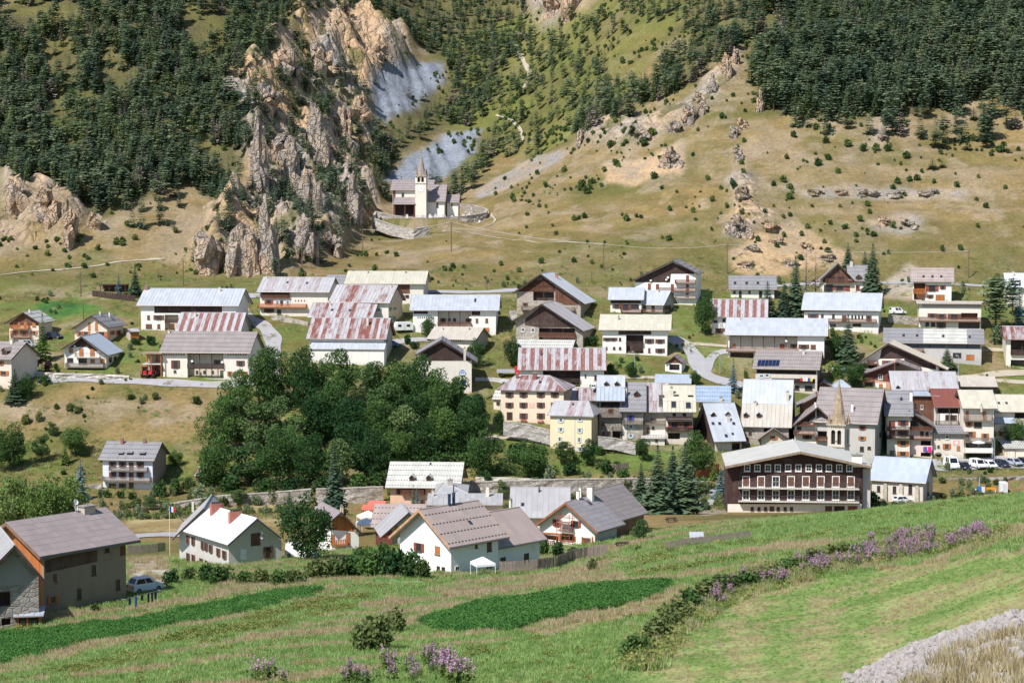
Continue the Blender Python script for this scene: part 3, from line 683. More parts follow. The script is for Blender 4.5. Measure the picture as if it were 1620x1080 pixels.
        if roof2:   # lower part of the front slope in another covering, one step down
            q = [Vector(p) for p in sl[0]]; fq = roof2[0]
            mA = q[3].lerp(q[0], fq); mB = q[2].lerp(q[1], fq)
            m2 = MB(); dz = Vector((0, 0, -.12)); qq = (q[0] + dz, q[1] + dz, mB + dz, mA + dz); slab(m2, *qq, t - .05, uvq(qq, 0)); low = m2.build('roof', roofmat(roof2[1]), s.root)
            qq = (mA, mB, q[2], q[3]); slab(mb, *qq, t, uvq(qq, 0)); slab(mb, *sl[1], t, uvq(sl[1], 60))
        elif strips:
            q = [Vector(p) for p in sl[0]]
            for f0, f1, mt in strips[1:]:
                m2 = MB(); qq = (q[0].lerp(q[1], f0) , q[0].lerp(q[1], f1), q[3].lerp(q[2], f1), q[3].lerp(q[2], f0)); slab(m2, *qq, t, uvq(qq, f0 * 30)); m2.build('roof', roofmat(mt), s.root)
            f0, f1, mt = strips[0]; qq = (q[0].lerp(q[1], f0), q[0].lerp(q[1], f1), q[3].lerp(q[2], f1), q[3].lerp(q[2], f0)); slab(mb, *qq, t, uvq(qq, 0)); slab(mb, *sl[1], t, uvq(sl[1], 60))
        else:
            slab(mb, *sl[0], t, uvq(sl[0], 0)); slab(mb, *sl[1], t, uvq(sl[1], 60))
        s.roof = mb.build('roof', roofmat(kind), s.root); s.vis = sl[0]
        # ridge cap, barge boards and gutter
        q = MB(); r0, r1 = Vector(sl[0][3]), Vector(sl[0][2]); d = (r1 - r0).normalized() * .03
        q.tube(r0 - d + Vector((0, 0, -.03)), r1 + d + Vector((0, 0, -.03)), .13, n=6); q.build('ridge_cap', roofmat(kind) if not kind.startswith('rust') else flat('ridge_metal', (170,166,166)), s.roof)
        for k, S in enumerate(sl):
            a, b, c, dd = map(Vector, S); out = (b - a).normalized() * .04
            for lo, hi, sg in ((a, dd, -1), (b, c, 1)):
                q = MB()
                p = [lo + out * sg * .2 + Vector((0, 0, -t - .1)), lo + out * sg * 1.2 + Vector((0, 0, -t - .1)), hi + out * sg * 1.2 + Vector((0, 0, -t - .1)), hi + out * sg * .2 + Vector((0, 0, -t - .1))]
                q.hexa(p + [v + Vector((0, 0, t + .12)) for v in p]); q.build('barge_board', s.trim, s.roof)
        for S in sl:
            q = MB(); a, b = Vector(S[0]), Vector(S[1]); q.tube(a + Vector((0, 0, -t * .6)) , b + Vector((0, 0, -t * .6)), .09, n=5); q.build('gutter', flat('gutter_metal', (120,112,108), .45, .4), s.roof)
        if panels: s._panels(panels); return
        if not seams: return
        a, b, c, dd = map(Vector, sl[0]); L = (a - dd).length; w = (b - a).length; ux = (b - a) / w; vy = (a - dd) / L; nn = ux.cross(-vy).normalized()
        q = MB(); k0 = kind.split('_')[0]
        if k0 in ('zinc', 'rust', 'cream', 'white', 'redrust', 'zincb', 'beige', 'greyp'):
            step = .9 if k0 != 'beige' else .6; i = 1
            n_ = int(w / step)
            for i in range(1, n_):
                p0 = dd + ux * (i * w / n_); p1 = p0 + vy * L
                for_ = [p1 - ux * .03, p1 + ux * .03, p0 + ux * .03, p0 - ux * .03]
                q.hexa([v - nn * .02 for v in for_] + [v + nn * .05 for v in for_])
            o = q.build('standing_seam', roofmat(kind), s.roof); o['kind'] = 'stuff'
        elif k0 in ('tile', 'tileg', 'pale', 'blue', 'pinkt', 'slab', 'shingle'):
            rows = max(2, int(L / 1.5))
            for j in range(rows):
                base = dd + vy * (L * (j + .65) / rows); m = int(w / .55)
                for i in range(m):
                    p = base + ux * ((i + .5) * w / m)
                    r_ = [p - ux * .13 + vy * .05, p + ux * .13 + vy * .05, p + ux * .13 - vy * .03, p - ux * .13 - vy * .03]
                    q.hexa([v - nn * .02 for v in r_] + [v + nn * .11 for v in r_])
            o = q.build('snow_guard', flat('snow_guard_metal', tuple(int(v * .8) for v in (128,120,118))), s.roof); o['kind'] = 'stuff'
    def _panels(s, spec):
        nu, nv, mt = spec; a, b, c, dd = map(Vector, s.vis); L = (a - dd).length; w = (b - a).length; ux = (b - a) / w; vy = (a - dd) / L; nn = ux.cross(-vy).normalized()
        pu, pv = w / nu, L / nv; mb = MB(); e = .018
        mb.hexa([(e, e, 0), (pu - e, e, 0), (pu - e, pv + .06, 0), (e, pv + .06, 0), (e, e, .05), (pu - e, e, .05), (pu - e, pv + .06, .05), (e, pv + .06, .05)],
                [(e, e), (pu - e, e), (pu - e, pv), (e, pv)] * 2)
        me = mb.mesh('roof_panel', roofmat(mt)); rnd = random.Random(len(s.name) + 5)
        for j in range(nv):
            for i in range(nu):
                o = obj('roof_panel', me, s.roof)
                org = dd + ux * (i * pu) + vy * (j * pv) + nn * (.015 + .006 * rnd.random())
                # x along ridge, y down slope, z out
                tw = rnd.uniform(-.006, .006); tilt = .045
                X_ = ux; Y_ = (vy + nn * (tilt / pv * .9 + tw)).normalized(); Zv = nn
                M = Matrix(((X_.x, Y_.x, Zv.x, org.x), (X_.y, Y_.y, Zv.y, org.y), (X_.z, Y_.z, Zv.z, org.z), (0, 0, 0, 1)))
                o.matrix_local = M
    def _inrec(s, x, z):
        for h in s.holes:
            if h[0] <= x <= h[2] and h[1] <= z <= h[3]: return h[4]
        return 0.0
    def _win(s, it, right=False):
        x0, y0, x1, y1 = it[1:5]; st = it[5] if len(it) > 5 else 'd'
        c = s.fr((x0 + x1) / 2, (y0 + y1) / 2); off = s._inrec(c.x, c.z)
        a0, b0, a1, b1 = s.rect(x0, y0, x1, y1, off)
        place = lambda q: [(p[0], p[1] + off, p[2]) for p in q]
        s._window(a0, b0, a1, b1, st, lambda x, y, z: (x, y + off, z))
    def _swin(s, it):
        x0, y0, x1, y1 = it[1:5]; st = it[5] if len(it) > 5 else 'd'
        P = [s.L.on(s.X(x), s.Y(y), (1, 0, 0), s.W) for x, y in ((x0, y0), (x1, y1), (x0, y1), (x1, y0))]
        ys = [p.y for p in P]; zs = [p.z for p in P]
        if max(ys) - min(ys) > 3 : 
            m_ = sum(ys) / 4; ys = [m_ - .5, m_ + .5]
        if max(ys) > s.depth - .2 or min(ys) < .2: 
            m_ = min(max(sum(ys) / len(ys), .9), s.depth - .9); ys = [m_ - .5, m_ + .5]
        s._window(min(ys), min(zs), max(ys), max(zs), st, lambda x, y, z: (s.W - y, x, z))
    def _lwin(s, it):
        x0, y0, x1, y1 = it[1:5]; st = it[5] if len(it) > 5 else 'd'
        P = [s.L.on(s.X(x), s.Y(y), (1, 0, 0), 0) for x, y in ((x0, y0), (x1, y1))]
        s._window(-max(P[0].y, P[1].y), min(P[0].z, P[1].z), -min(P[0].y, P[1].y), max(P[0].z, P[1].z), st, lambda x, y, z: (y, -x, z))
    def _window(s, a0, b0, a1, b1, st, tr):
        def bx(mb, x0, x1, y0, y1, z0, z1):
            b = [tr(x0, y0, z0), tr(x1, y0, z0), tr(x1, y1, z0), tr(x0, y1, z0), tr(x0, y0, z1), tr(x1, y0, z1), tr(x1, y1, z1), tr(x0, y1, z1)]
            mb.hexa(b)
        w, h = a1 - a0, b1 - b0; c = st[0]; fm = 'w' if (len(st) > 1 and 'w' in st[1:]) else ('n' if c in 'oO' else 'w' if c in 'lg' else 'k')
        fw = min(.09, w * .12); mb = MB()
        if 'W' in st: fw = .15
        bx(mb, a0, a0 + fw, -.07, -.003, b0, b1); bx(mb, a1 - fw, a1, -.07, -.003, b0, b1); bx(mb, a0 + fw, a1 - fw, -.07, -.003, b1 - fw, b1); bx(mb, a0 + fw, a1 - fw, -.07, -.003, b0, b0 + fw)
        closed = c in 'OBGR' 
        if not closed and w > .5:
            m = (a0 + a1) / 2; bx(mb, m - .022, m + .022, -.06, -.02, b0 + fw, b1 - fw)
            if h > 1.1: bx(mb, a0 + fw, m - .03, -.055, -.02, b0 + h * .5 - .02, b0 + h * .5 + .02); bx(mb, m + .03, a1 - fw, -.055, -.02, b0 + h * .5 - .02, b0 + h * .5 + .02)
        bx(mb, a0 - .06, a1 + .06, -.16, -.004, b0 - .1, b0 - .005)
        o = mb.build('window', frame_mat(fm), s.root)
        q = MB(); bx(q, a0 + fw, a1 - fw, -.045 if not closed else -.055, -.006, b0 + fw, b1 - fw)
        if closed: q.build('shutter', shut(c.lower()), o)
        else: q.build('pane', glass(), o)
        if c in 'boglur' and not closed:
            sw = w * .5
            for x0 in (a0 - sw - .02, a1 + .02):
                q = MB(); bx(q, x0, x0 + sw, -.11, -.05, b0 - .02, b1 + .02); bx(q, x0 + .05, x0 + sw - .05, -.13, -.112, b0 + h * .2, b0 + h * .2 + .1); bx(q, x0 + .05, x0 + sw - .05, -.13, -.112, b1 - h * .2 - .1, b1 - h * .2)
                q.build('shutter', shut(c), o)
    def _door(s, it):
        x0, y0, x1, y1 = it[1:5]; m = it[5] if len(it) > 5 else WB()
        c = s.fr((x0 + x1) / 2, (y0 + y1) / 2); off = s._inrec(c.x, c.z); a0, b0, a1, b1 = s.rect(x0, y0, x1, y1, off); b0 = max(b0, -.4)
        mb = MB(); mb.box(a0, a1, off - .05, off - .003, b0, b1)
        o = mb.build('door', m, s.root)
        q = MB(); q.box(a0 - .1, a0 - .002, off - .09, off - .004, b0, b1 + .1); q.box(a1 + .002, a1 + .1, off - .09, off - .004, b0, b1 + .1); q.box(a0, a1, off - .09, off - .004, b1 + .002, b1 + .1); q.build('door_frame', frame_mat('n'), o)
    def _pan(s, it):
        m = it[2]; th = it[3] if len(it) > 3 else .03
        pts = [s.fr(x, y) for x, y in it[1]]
        P = []
        for p in pts:
            x = min(max(p.x, .01), s.W - .01); top = s.h if s.kind in 'EH' else s.roofz(x)
            P.append((x, min(p.z, top - .01)))
        # counter-clockwise seen from the front
        ar = sum(P[i][0] * P[(i + 1) % len(P)][1] - P[(i + 1) % len(P)][0] * P[i][1] for i in range(len(P)))
        if ar < 0: P = P[::-1]
        if any(h[0] < sum(p[0] for p in P) / len(P) < h[2] and h[1] < sum(p[1] for p in P) / len(P) < h[3] for h in s.holes): return
        mb = MB(); mb.prism(P, -th, -.003); mb.build('cladding', m, s.root)
    def _bal(s, it):
        # balcony: x0, x1, y of floor, y of rail top, projection, style
        x0, x1, yf, yr = it[1:5]; out = it[5] if len(it) > 5 else 1.0; st = it[6] if len(it) > 6 else 'wood'
        a = s.fr(x0, yf, -out); b = s.fr(x1, yf, -out); zf = (a.z + b.z) / 2; zt = s.fr((x0 + x1) / 2, yr, -out).z
        zt = min(max(zt, zf + .7), zf + 1.2); X0, X1 = a.x, b.x
        mt = {'wood': WB(), 'dark': WD(), 'white': flat('white_paint', (232,230,226)), 'metal': flat('railing_metal', (96,92,90), .5, .4), 'grey': WG(), 'orange': WO()}[st]
        mb = MB(); mb.box(X0, X1, -out, -.003, zf - .16, zf)
        o = mb.build('balcony', mt if st not in ('metal', 'white') else flat('concrete', (214,208,198)), s.root)
        q = MB()
        def run(p0, p1):
            n_ = max(2, int((Vector(p1) - Vector(p0)).length / (.3 if st in ('metal', 'white') else .26)))
            dx, dy = p1[0] - p0[0], p1[1] - p0[1]; hw = .03 if st in ('metal', 'white') else .08
            L = math.hypot(dx, dy); ux, uy = dx / L, dy / L
            for i in range(n_ + 1):
                cx, cy = p0[0] + dx * i / n_, p0[1] + dy * i / n_
                q.hexa([(cx - ux * hw + uy * .02, cy - uy * hw - ux * .02, zf + .002), (cx + ux * hw + uy * .02, cy + uy * hw - ux * .02, zf + .002), (cx + ux * hw - uy * .02, cy + uy * hw + ux * .02, zf + .002), (cx - ux * hw - uy * .02, cy - uy * hw + ux * .02, zf + .002),
                        (cx - ux * hw + uy * .02, cy - uy * hw - ux * .02, zt), (cx + ux * hw + uy * .02, cy + uy * hw - ux * .02, zt), (cx + ux * hw - uy * .02, cy + uy * hw + ux * .02, zt), (cx - ux * hw - uy * .02, cy - uy * hw + ux * .02, zt)])
            q.tube((p0[0], p0[1], zt + .03), (p1[0], p1[1], zt + .03), .045, n=4)
        run((X0 + .04, -out + .05), (X1 - .04, -out + .05))
        if out > .5: run((X0 + .04, -out + .1), (X0 + .04, -.1)); run((X1 - .04, -out + .1), (X1 - .04, -.1))
        q.build('railing', mt, o)
    def _post(s, it):
        x, y0, y1 = it[1:4]; out = it[4] if len(it) > 4 else 1.0; m = it[5] if len(it) > 5 else WD()
        a = s.fr(x, y0, -out); b = s.fr(x, y1, -out); mb = MB(); mb.box(a.x - .09, a.x + .09, -out, -out + .18, min(a.z, b.z), max(a.z, b.z)); mb.build('post', m, s.root)
    def _vents(s, it):
        x0, x1, y, n = it[1:5]
        for i in range(n):
            p = s.fr(x0 + (x1 - x0) * i / max(1, n - 1), y); mb = MB(); mb.box(p.x - .14, p.x + .14, -.03, -.003, p.z - .2, p.z + .2); mb.build('vent', flat('dark_opening', (44,38,34)), s.root)
    # ---- things on the visible roof slope
    def _fix(s, x, y, lift=0):
        return s.rt_(x, y, lift)
    def _chim(s, it):
        x, yb, yt, wpx = it[1:5]; m = it[5] if len(it) > 5 else plaster((214,204,190), .8)
        p = s._fix(x, yb); mpp = p_scale(s, p); w = max(.35, wpx / s.sc * mpp); h = max(.5, (yb - yt) / s.sc * mpp * .98)
        mb = MB(); mb.box(p.x - w / 2, p.x + w / 2, p.y - w * .35, p.y + w * .35, p.z - .8, p.z + h); o = mb.build('chimney', m, s.roof)
        q = MB(); q.box(p.x - w * .6, p.x + w * .6, p.y - w * .45, p.y + w * .45, p.z + h + .002, p.z + h + .1); q.tube((p.x, p.y, p.z + h + .1), (p.x, p.y, p.z + h + .35), .12, n=6); q.build('chimney_cap', flat('stone_cap', (150,142,134)), s.roof)
    def _flue(s, it):
        x, yb, yt, wpx = it[1:5]; p = s._fix(x, yb); mpp = p_scale(s, p); h = (yb - yt) / s.sc * mpp; w = wpx / s.sc * mpp / 2
        mb = MB(); mb.tube((p.x, p.y, p.z - .2), (p.x, p.y, p.z + h), w, n=10); mb.tube((p.x, p.y, p.z + h + .05), (p.x, p.y, p.z + h + .15), w * 1.3, n=10); mb.build('flue', flat('blue_steel', (70,84,120), .35, .7), s.roof)
    def _sky(s, it, name='skylight', m=None, lift=.05):
        x0, y0, x1, y1 = it[1:5]; P = [s._fix(x0, y1), s._fix(x1, y1), s._fix(x1, y0), s._fix(x0, y0)]; n = s.rn.normalized()
        if s.kind in 'EH':   # square to the ridge
            X0 = (P[0].x + P[3].x) / 2; X1 = (P[1].x + P[2].x) / 2
            for p, X_ in zip(P, (X0, X1, X1, X0)): p.x = X_
        else:
            c = (P[0] + P[1] + P[2] + P[3]) / 4; P = [Vector((c.x + sx, c.y + sy, c.z - s.mr * sx)) for sx, sy in ((.45, -.35), (.45, .35), (-.45, .35), (-.45, -.35))]
        mb = MB(); mb.hexa([p - n * .05 for p in P] + [p + n * .09 for p in P]); o = mb.build(name, flat('skylight_frame', (92,90,92), .5, .3), s.roof)
        c = sum(P, Vector()) / 4; P2 = [c + (p - c) * .8 for p in P]
        mb = MB(); mb.hexa([p + n * .091 for p in P2] + [p + n * .11 for p in P2]); mb.build('skylight_pane', m or glass(), s.roof)
    def _sol(s, it):
        x0, y0, x1, y1 = it[1:5]; a = s._fix(x0, y1); b = s._fix(x1, y1); c = s._fix((x0 + x1) / 2, y0); n = s.rn.normalized(); k = 6
        m, nn, l, bs = _nodes('solar_glass'); bs.inputs['Base Color'].default_value = (.012, .025, .07, 1); bs.inputs['Roughness'].default_value = .12
        for i in range(k):
            p = a.lerp(b, (i + .06) / k); q = a.lerp(b, (i + .94) / k); up = Vector((0, c.y - a.y, c.z - a.z))
            P = [p, q, q + up, p + up]; mb = MB(); mb.hexa([v + n * .08 for v in P] + [v + n * .13 for v in P]); mb.build('solar_panel', m, s.roof)
    def _dor(s, it):
        """gabled dormer: x, y of its foot, width (crop px)"""
        x, yb, wpx = it[1:4]; p = s._fix(x, yb); mpp = p_scale(s, p); w = wpx / s.sc * mpp; h = w * .62; rh = w * .42; dm = s.m if s.kind in 'EH' else s.mr
        dy = (h + rh) / max(dm, .3); k = s.roof
        mb = MB(); mb.box(p.x - w * .42, p.x + w * .42, p.y - .05, p.y + h / dm, p.z - .3, p.z + h); mb.prism([(p.x - w * .42, p.z + h), (p.x + w * .42, p.z + h), (p.x, p.z + h + rh * .84)], p.y - .05, p.y + dy * .8)
        o = mb.build('dormer', WB() if len(it) < 5 else it[4], s.roof)
        q = MB(); z0, z1 = p.z + h - rh * .1, p.z + h + rh
        for sg in (-1, 1): slab(q, (p.x + sg * w * .58, p.y - .3, z0 - .06), (p.x + sg * w * .58, p.y + h / dm + .3, z0 - .06), (p.x, p.y + dy + .3, z1), (p.x, p.y - .3, z1), .1)
        q.build('dormer_roof', roofmat(s.roofkind), s.roof)
        q = MB(); q.box(p.x - w * .24, p.x + w * .24, p.y - .09, p.y - .055, p.z + .1, p.z + h * .9); q.build('dormer_window', glass(), s.roof)
    def _shed(s, it):
        """low shed dormer: a lifted flap with an opening"""
        x, yb, wpx = it[1:4]; p = s._fix(x, yb); mpp = p_scale(s, p); w = wpx / s.sc * mpp; h = w * .5; dm = s.m
        mb = MB(); mb.box(p.x - w / 2, p.x + w / 2, p.y, p.y + h / dm * .8, p.z - .1, p.z + h * .9); mb.build('dormer', flat('dark_opening', (44,38,34)), s.roof)
        q = MB(); slab(q, (p.x - w * .62, p.y - .3, p.z + h), (p.x + w * .62, p.y - .3, p.z + h), (p.x + w * .62, p.y + h / dm * 1.4, p.z + h * 1.25), (p.x - w * .62, p.y + h / dm * 1.4, p.z + h * 1.25), .1); q.build('dormer_roof', roofmat(s.roofkind), s.roof)
    def _dish(s, it):
        """satellite dish at a pixel, on the front wall or the roof"""
        x, y, wpx = it[1:4]; onroof = len(it) > 4
        p = s._fix(x, y + wpx * .8) if onroof else s.fr(x, y, -.35)
        mpp = p_scale(s, p); r = wpx / s.sc * mpp / 2; n = 14; mb = MB(); c = Vector((p.x, p.y - .1, p.z + (r * 1.8 if onroof else 0))); ax = Vector((.25, -1, .45)).normalized(); a = ax.orthogonal().normalized(); b = ax.cross(a)
        ring = lambda rr, d: [c + (a * math.cos(2 * PI * i / n) + b * math.sin(2 * PI * i / n)) * rr - ax * d for i in range(n)]
        R0, R1 = ring(r, 0), ring(r * .55, r * .22); R2, R3 = ring(r, .03), ring(r * .55, r * .22 + .03); cc = c - ax * r * .3
        for i in range(n):
            j = (i + 1) % n; mb.face([R0[i], R0[j], R1[j], R1[i]]); mb.face([R1[i], R1[j], cc]); mb.face([R2[j], R2[i], R3[i], R3[j]]); mb.face([R3[j], R3[i], cc - ax * .03]); mb.face([R0[j], R0[i], R2[i], R2[j]])
        mb.tube(cc, c + ax * r * .8 - Vector((0, 0, r * .3)), .02, n=4); mb.tube(cc - ax * .03, (p.x, p.y + (.25 if not onroof else .1), p.z - (0 if not onroof else .3)), .035, n=5)
        mb.build('satellite_dish', flat('dish_white', (232,230,226), .5), s.root)
    def _laundry(s, it):
        x0, x1, y0, y1, out = it[1:6]; cols = it[6]; n = len(cols)
        for i, c in enumerate(cols):
            a = s.fr(x0 + (x1 - x0) * (i + .08) / n, y0, -out); b = s.fr(x0 + (x1 - x0) * (i + .92) / n, y1, -out); mb = MB(); k = 4
            for j in range(k):
                xa = a.x + (b.x - a.x) * j / k; xb = a.x + (b.x - a.x) * (j + 1) / k; d0 = .05 * math.sin(j * 1.9 + i); d1 = .05 * math.sin((j + 1) * 1.9 + i)
                lo = [(xa, -out + d0 - .01, b.z), (xb, -out + d1 - .01, b.z), (xb, -out + d1 + .01, b.z), (xa, -out + d0 + .01, b.z)]
                mb.hexa(lo + [(p[0], p[1], a.z) for p in lo])
            w = s.root.matrix_local
            o = mb.build('laundry_sheet', flat('cloth', c, .9)); o.location = s.root.location; o.rotation_euler = s.root.rotation_euler
            tag(o, it[7][i], 'laundry')
    def _flowers(s, it):
        x0, x1, y = it[1:4]; rnd = random.Random(int(x0)); a = s.fr(x0, y, -.3); b = s.fr(x1, y, -.3); mb = MB()
        mb.box(a.x, b.x, -.4, -.17, a.z - .15, a.z)
        o = mb.build('flower_box', flat('terracotta', (150,92,66)), s.root); q = MB()
        for i in range(int((b.x - a.x) * 40)):
            c = Vector((rnd.uniform(a.x, b.x), rnd.uniform(-.48, -.15), a.z + rnd.uniform(-.1, .28))); r = .07
            d1 = Vector((rnd.uniform(-1, 1), rnd.uniform(-1, 1), rnd.uniform(-1, 1))).normalized() * r; d2 = d1.orthogonal().normalized() * r
            q.face([c - d1, c + d2, c + d1, c - d2])
        q.build('flowers', flat('geranium', it[4] if len(it) > 4 else (206,44,60), .8), o)
def p_scale(s, p):
    """metres per photo pixel at a point of the house"""
    w = Vector((p.x * s.L.c - p.y * s.L.s, p.x * s.L.s + p.y * s.L.c, 0)) + s.L.A
    return w.y / F
H = House
def W4(*rs): return [('win',) + r for r in rs]
# --- hamlet on the bank, west end of the village
H('chalet', 'beige chalet with orange timber balconies beside the tall pointed larch', 'C1', 'G', 58, 238, 470, ridge=284, ap=140, el=(25,351), er=(243,350), th=-8, depth=9, wall=plaster(PINK), roof='pale', dmin=440,
  items=[('pan', [(60,350),(140,290),(235,348),(235,366),(60,366)], WB()), ('bal', 65,172,384,364,1.0,'orange'), ('bal', 65,180,440,420,1.2,'wood'), ('chim',180,285,268,10)] + W4((75,396,98,420,'o'),(135,396,160,424,'o'),(197,398,218,420,'o'),(147,343,165,374,'O'),(197,345,219,372,'O'),(90,345,112,374,'o')))
H('chalet', 'pinkish chalet with tall orange shutters and a grey tiled roof', 'C1', 'G', 457, 655, 472, ridge=303, ap=557, el=(437,384), er=(660,376), th=-13, depth=9.5, wall=plaster(PINK), roof='tileg', dmin=440,
  items=[('bal', 600,660,446,428,.9,'orange'), ('chim', 610,300,280,9), ('chim', 668,312,284,10), ('sky', 680,325,700,338)] + W4((537,346,553,392,'O'),(580,346,597,392,'O'),(478,402,498,428,'o'),(512,402,538,428,'o'),(603,403,638,440,'o')) + [('swin',678,398,692,420,'o'),('swin',715,395,730,420,'o')])
H('chalet', 'white chalet with dark gable boards, two balconies and pale metal roof', 'C1', 'G', 395, 648, 628, ridge=432, ap=497, el=(372,508), er=(657,548), th=-5, depth=11, wall=plaster(WHITE, .3), roof='zincb', dmin=430, ohf=1.3,
  items=[('pan', [(415,505),(497,440),(600,520),(560,520),(530,497),(470,497)], WD()), ('bal', 455,605,558,535,1.2,'metal'), ('bal', 398,628,620,597,2.0,'grey'), ('dish', 457,492,14)] + W4((421,506,446,531,'O'),(483,506,510,556,'O'),(550,508,578,556,'O'),(409,563,447,588,'d'),(480,566,530,600,'d'),(552,570,578,594,'O'),(612,568,640,596,'O')) + [('swin',668,560,676,588,'b'),('swin',697,556,705,580,'b')])
H('barn_house', 'white barn with long pale metal roof and dark timber upper storey behind striped rust', 'C1', 'E', 862, 1440, 402, 243, 140, th=-5, depth=14, wall=plaster(WHITE, .4), roof='zinc', dmin=440, ohs=1.0, cat='barn',
  items=[('rec', 940,246,1355,292,WD(),.5), ('rec', 1005,300,1090,402,plaster(WARM),1.4), ('bal', 1005,1090,346,330,.5,'dark'), ('door',1035,355,1062,398), ('chim',893,146,122,22,flat('brick',(150,104,88))), ('chim',1340,158,132,12)] + W4((898,303,915,328,'B'),(953,303,985,330,'b'),(890,357,927,382,'B'),(960,357,978,382,'B')))
H('barn', 'barn with broad rust striped metal roof behind the grey tiled farmhouse', 'C1', 'E', 1085, 1455, 500, 415, 287, th=-5, depth=12, wall=plaster(WARM), side=plaster(WARM), roof='rust_stripe', dmin=440, cat='barn', items=[('chim',1190,312,285,14)])
H('farmhouse', 'cream farmhouse with long brown grey tiled roof, deep loggia and red tractors alongside', 'C1', 'E', 995, 1518, 692, 530, 403, th=-6, depth=13, wall=plaster(CREAM, .4), roof='tile', dmin=430, cat='farmhouse',
  items=[('rec',1143,535,1365,690,plaster(WARM),1.8), ('bal',1143,1365,626,598,.4,'dark'), ('pan', [(1146,536),(1362,536),(1362,562),(1146,562)], WD()), ('vents',1002,1122,543,9), ('vents',1392,1500,543,8), ('dish',1172,582,15), ('dish',1355,588,14), ('chim',1032,412,395,9), ('door',1345,640,1362,682,timber((60,90,84)))]
  + W4((1058,578,1085,626,'b'),(1455,580,1480,610,'b'),(1430,646,1450,670,'w'),(1478,646,1500,670,'o'),(1395,645,1410,672,'o'),(1170,575,1185,600,'d'),(1315,575,1335,602,'b'),(1195,640,1210,656,'d'),(1240,640,1255,656,'d'),(1290,640,1305,656,'d'),(1060,638,1076,652,'d')))
H('house', 'beige house with dormer window above dark firs at the bend of the lane', 'L8', 'E', -150, 72, 350, 182, 76, th=-22, depth=10, wall=plaster(PINK), roof='tile', dmin=430,
  items=[('dor',27,158,44), ('chim',72,88,64,20)] + W4((-40,196,-12,222,'o'),(2,196,16,222,'o'),(6,256,38,284,'o'),(-60,256,-30,284,'o')))
H('garden_shed', 'small flat shed with orange door between house and parked van', 'L8', 'E', 108, 185, 242, 176, 170, th=0, depth=5, wall=plaster((206,176,150)), roof='pinkt', dmin=430, ohf=.3, ohs=.3, cat='shed', items=[('door',112,182,145,240,WO())])
H('garden_shed', 'tiny timber hut with pitched roof beside the white chalet garden', 'L8', 'G', 188, 228, 218, ridge=172, ap=212, el=(182,186), er=(234,186), th=-5, depth=2.5, wall=WB(), roof='shingle', dmin=430, ohf=.3, cat='shed', fd=1, seams=False)
H('garden_shed', 'orange plank shed with a rusty lean-to roof in a kitchen garden', 'C1', 'E', 798, 848, 466, 402, 384, th=25, depth=4.5, wall=WO(), side=plaster((190,180,170)), roof='rust_light', dmin=440, ohf=.3, ohs=.3, cat='shed', fd=1.5)
# --- rusty roofed barns round the lane
H('farmhouse', 'cream farmhouse with speckled rusty roof and long timber balcony by the retaining wall', 'C2', 'E', 122, 535, 388, 237, 148, th=-8, depth=12, wall=plaster(CREAM, .4), roof='rust_light', dmin=440, cat='farmhouse',
  items=[('rec',125,240,302,275,WD(),.5), ('bal',125,302,272,252,.5,'wood'), ('bal',108,400,330,312,1.1,'orange'), ('vents',338,392,292,4), ('chim',160,156,142,10), ('sky',282,175,294,185), ('sky',402,178,414,190)] + W4((162,287,188,312,'r'),(220,290,236,318,'l'),(284,290,298,326,'l'),(245,290,262,318,'d'),(162,340,192,362,'b'),(225,345,250,372,'d')))
H('agricultural_hall', 'large hall with plain cream sheet roof and wide brown sliding door', 'C2', 'E', 652, 1118, 312, 188, 112, th=-3, depth=14, wall=plaster(CREAM, .4), roof='cream', dmin=470, cat='barn', items=[('door',960,195,1033,248,WB()), ('sky',777,116,786,123), ('sky',1007,116,1016,123)] + W4((965,256,982,272,'d'),(985,256,1003,272,'d'),(1007,256,1030,272,'d')))
H('house', 'grey roofed house half hidden behind the cream roofed hall', 'C2', 'E', 530, 650, 260, 195, 134, th=-3, depth=9, wall=plaster(GREY), roof='tileg', dmin=500)
H('barn', 'tall barn with streaked rusty roof and green shuttered side wall', 'C2', 'E', 560, 905, 445, 300, 195, th=-14, depth=12, wall=plaster(CREAM), side=plaster((216,196,176)), roof='rust', dmin=440, cat='barn', items=[('rec',562,285,762,318,WD(),.5), ('chim',918,212,195,12)] + [('swin',914,385,924,415,'g'),('swin',914,330,922,352,'g'),('swin',938,385,946,412,'g'),('swin',940,330,948,350,'g')] + W4((840,338,856,356,'g')))
H('barn', 'low barn with patchy rust and white metal roof and two skylights', 'C2', 'E', 432, 800, 485, 392, 303, th=-8, depth=11, wall=plaster(CREAM), side=plaster(GREY), roof='rust', dmin=440, cat='barn', items=[('sky',555,342,569,354),('sky',664,345,678,357),('chim',548,320,300,9)])
H('barn', 'barn with bright red rust roof and white lean-to sheet behind the grove', 'C2', 'E', 425, 880, 660, 522, 396, th=-6, depth=12, wall=plaster(WHITE), side=plaster(GREY), roof='rust_heavy', dmin=430, cat='barn', items=[('chim',777,442,392,13)] + W4((770,560,785,582,'d'),(690,600,712,630,'b')))
H('lean_to', 'low lean-to with pale metal sheet roof against the red rust barn', 'C2', 'E', 430, 878, 680, 585, 527, th=-6, depth=3.6, wall=plaster(WHITE), roof='zinc', dmin=420, cat='shed', ohf=.3, ohs=.2, rf=.95)
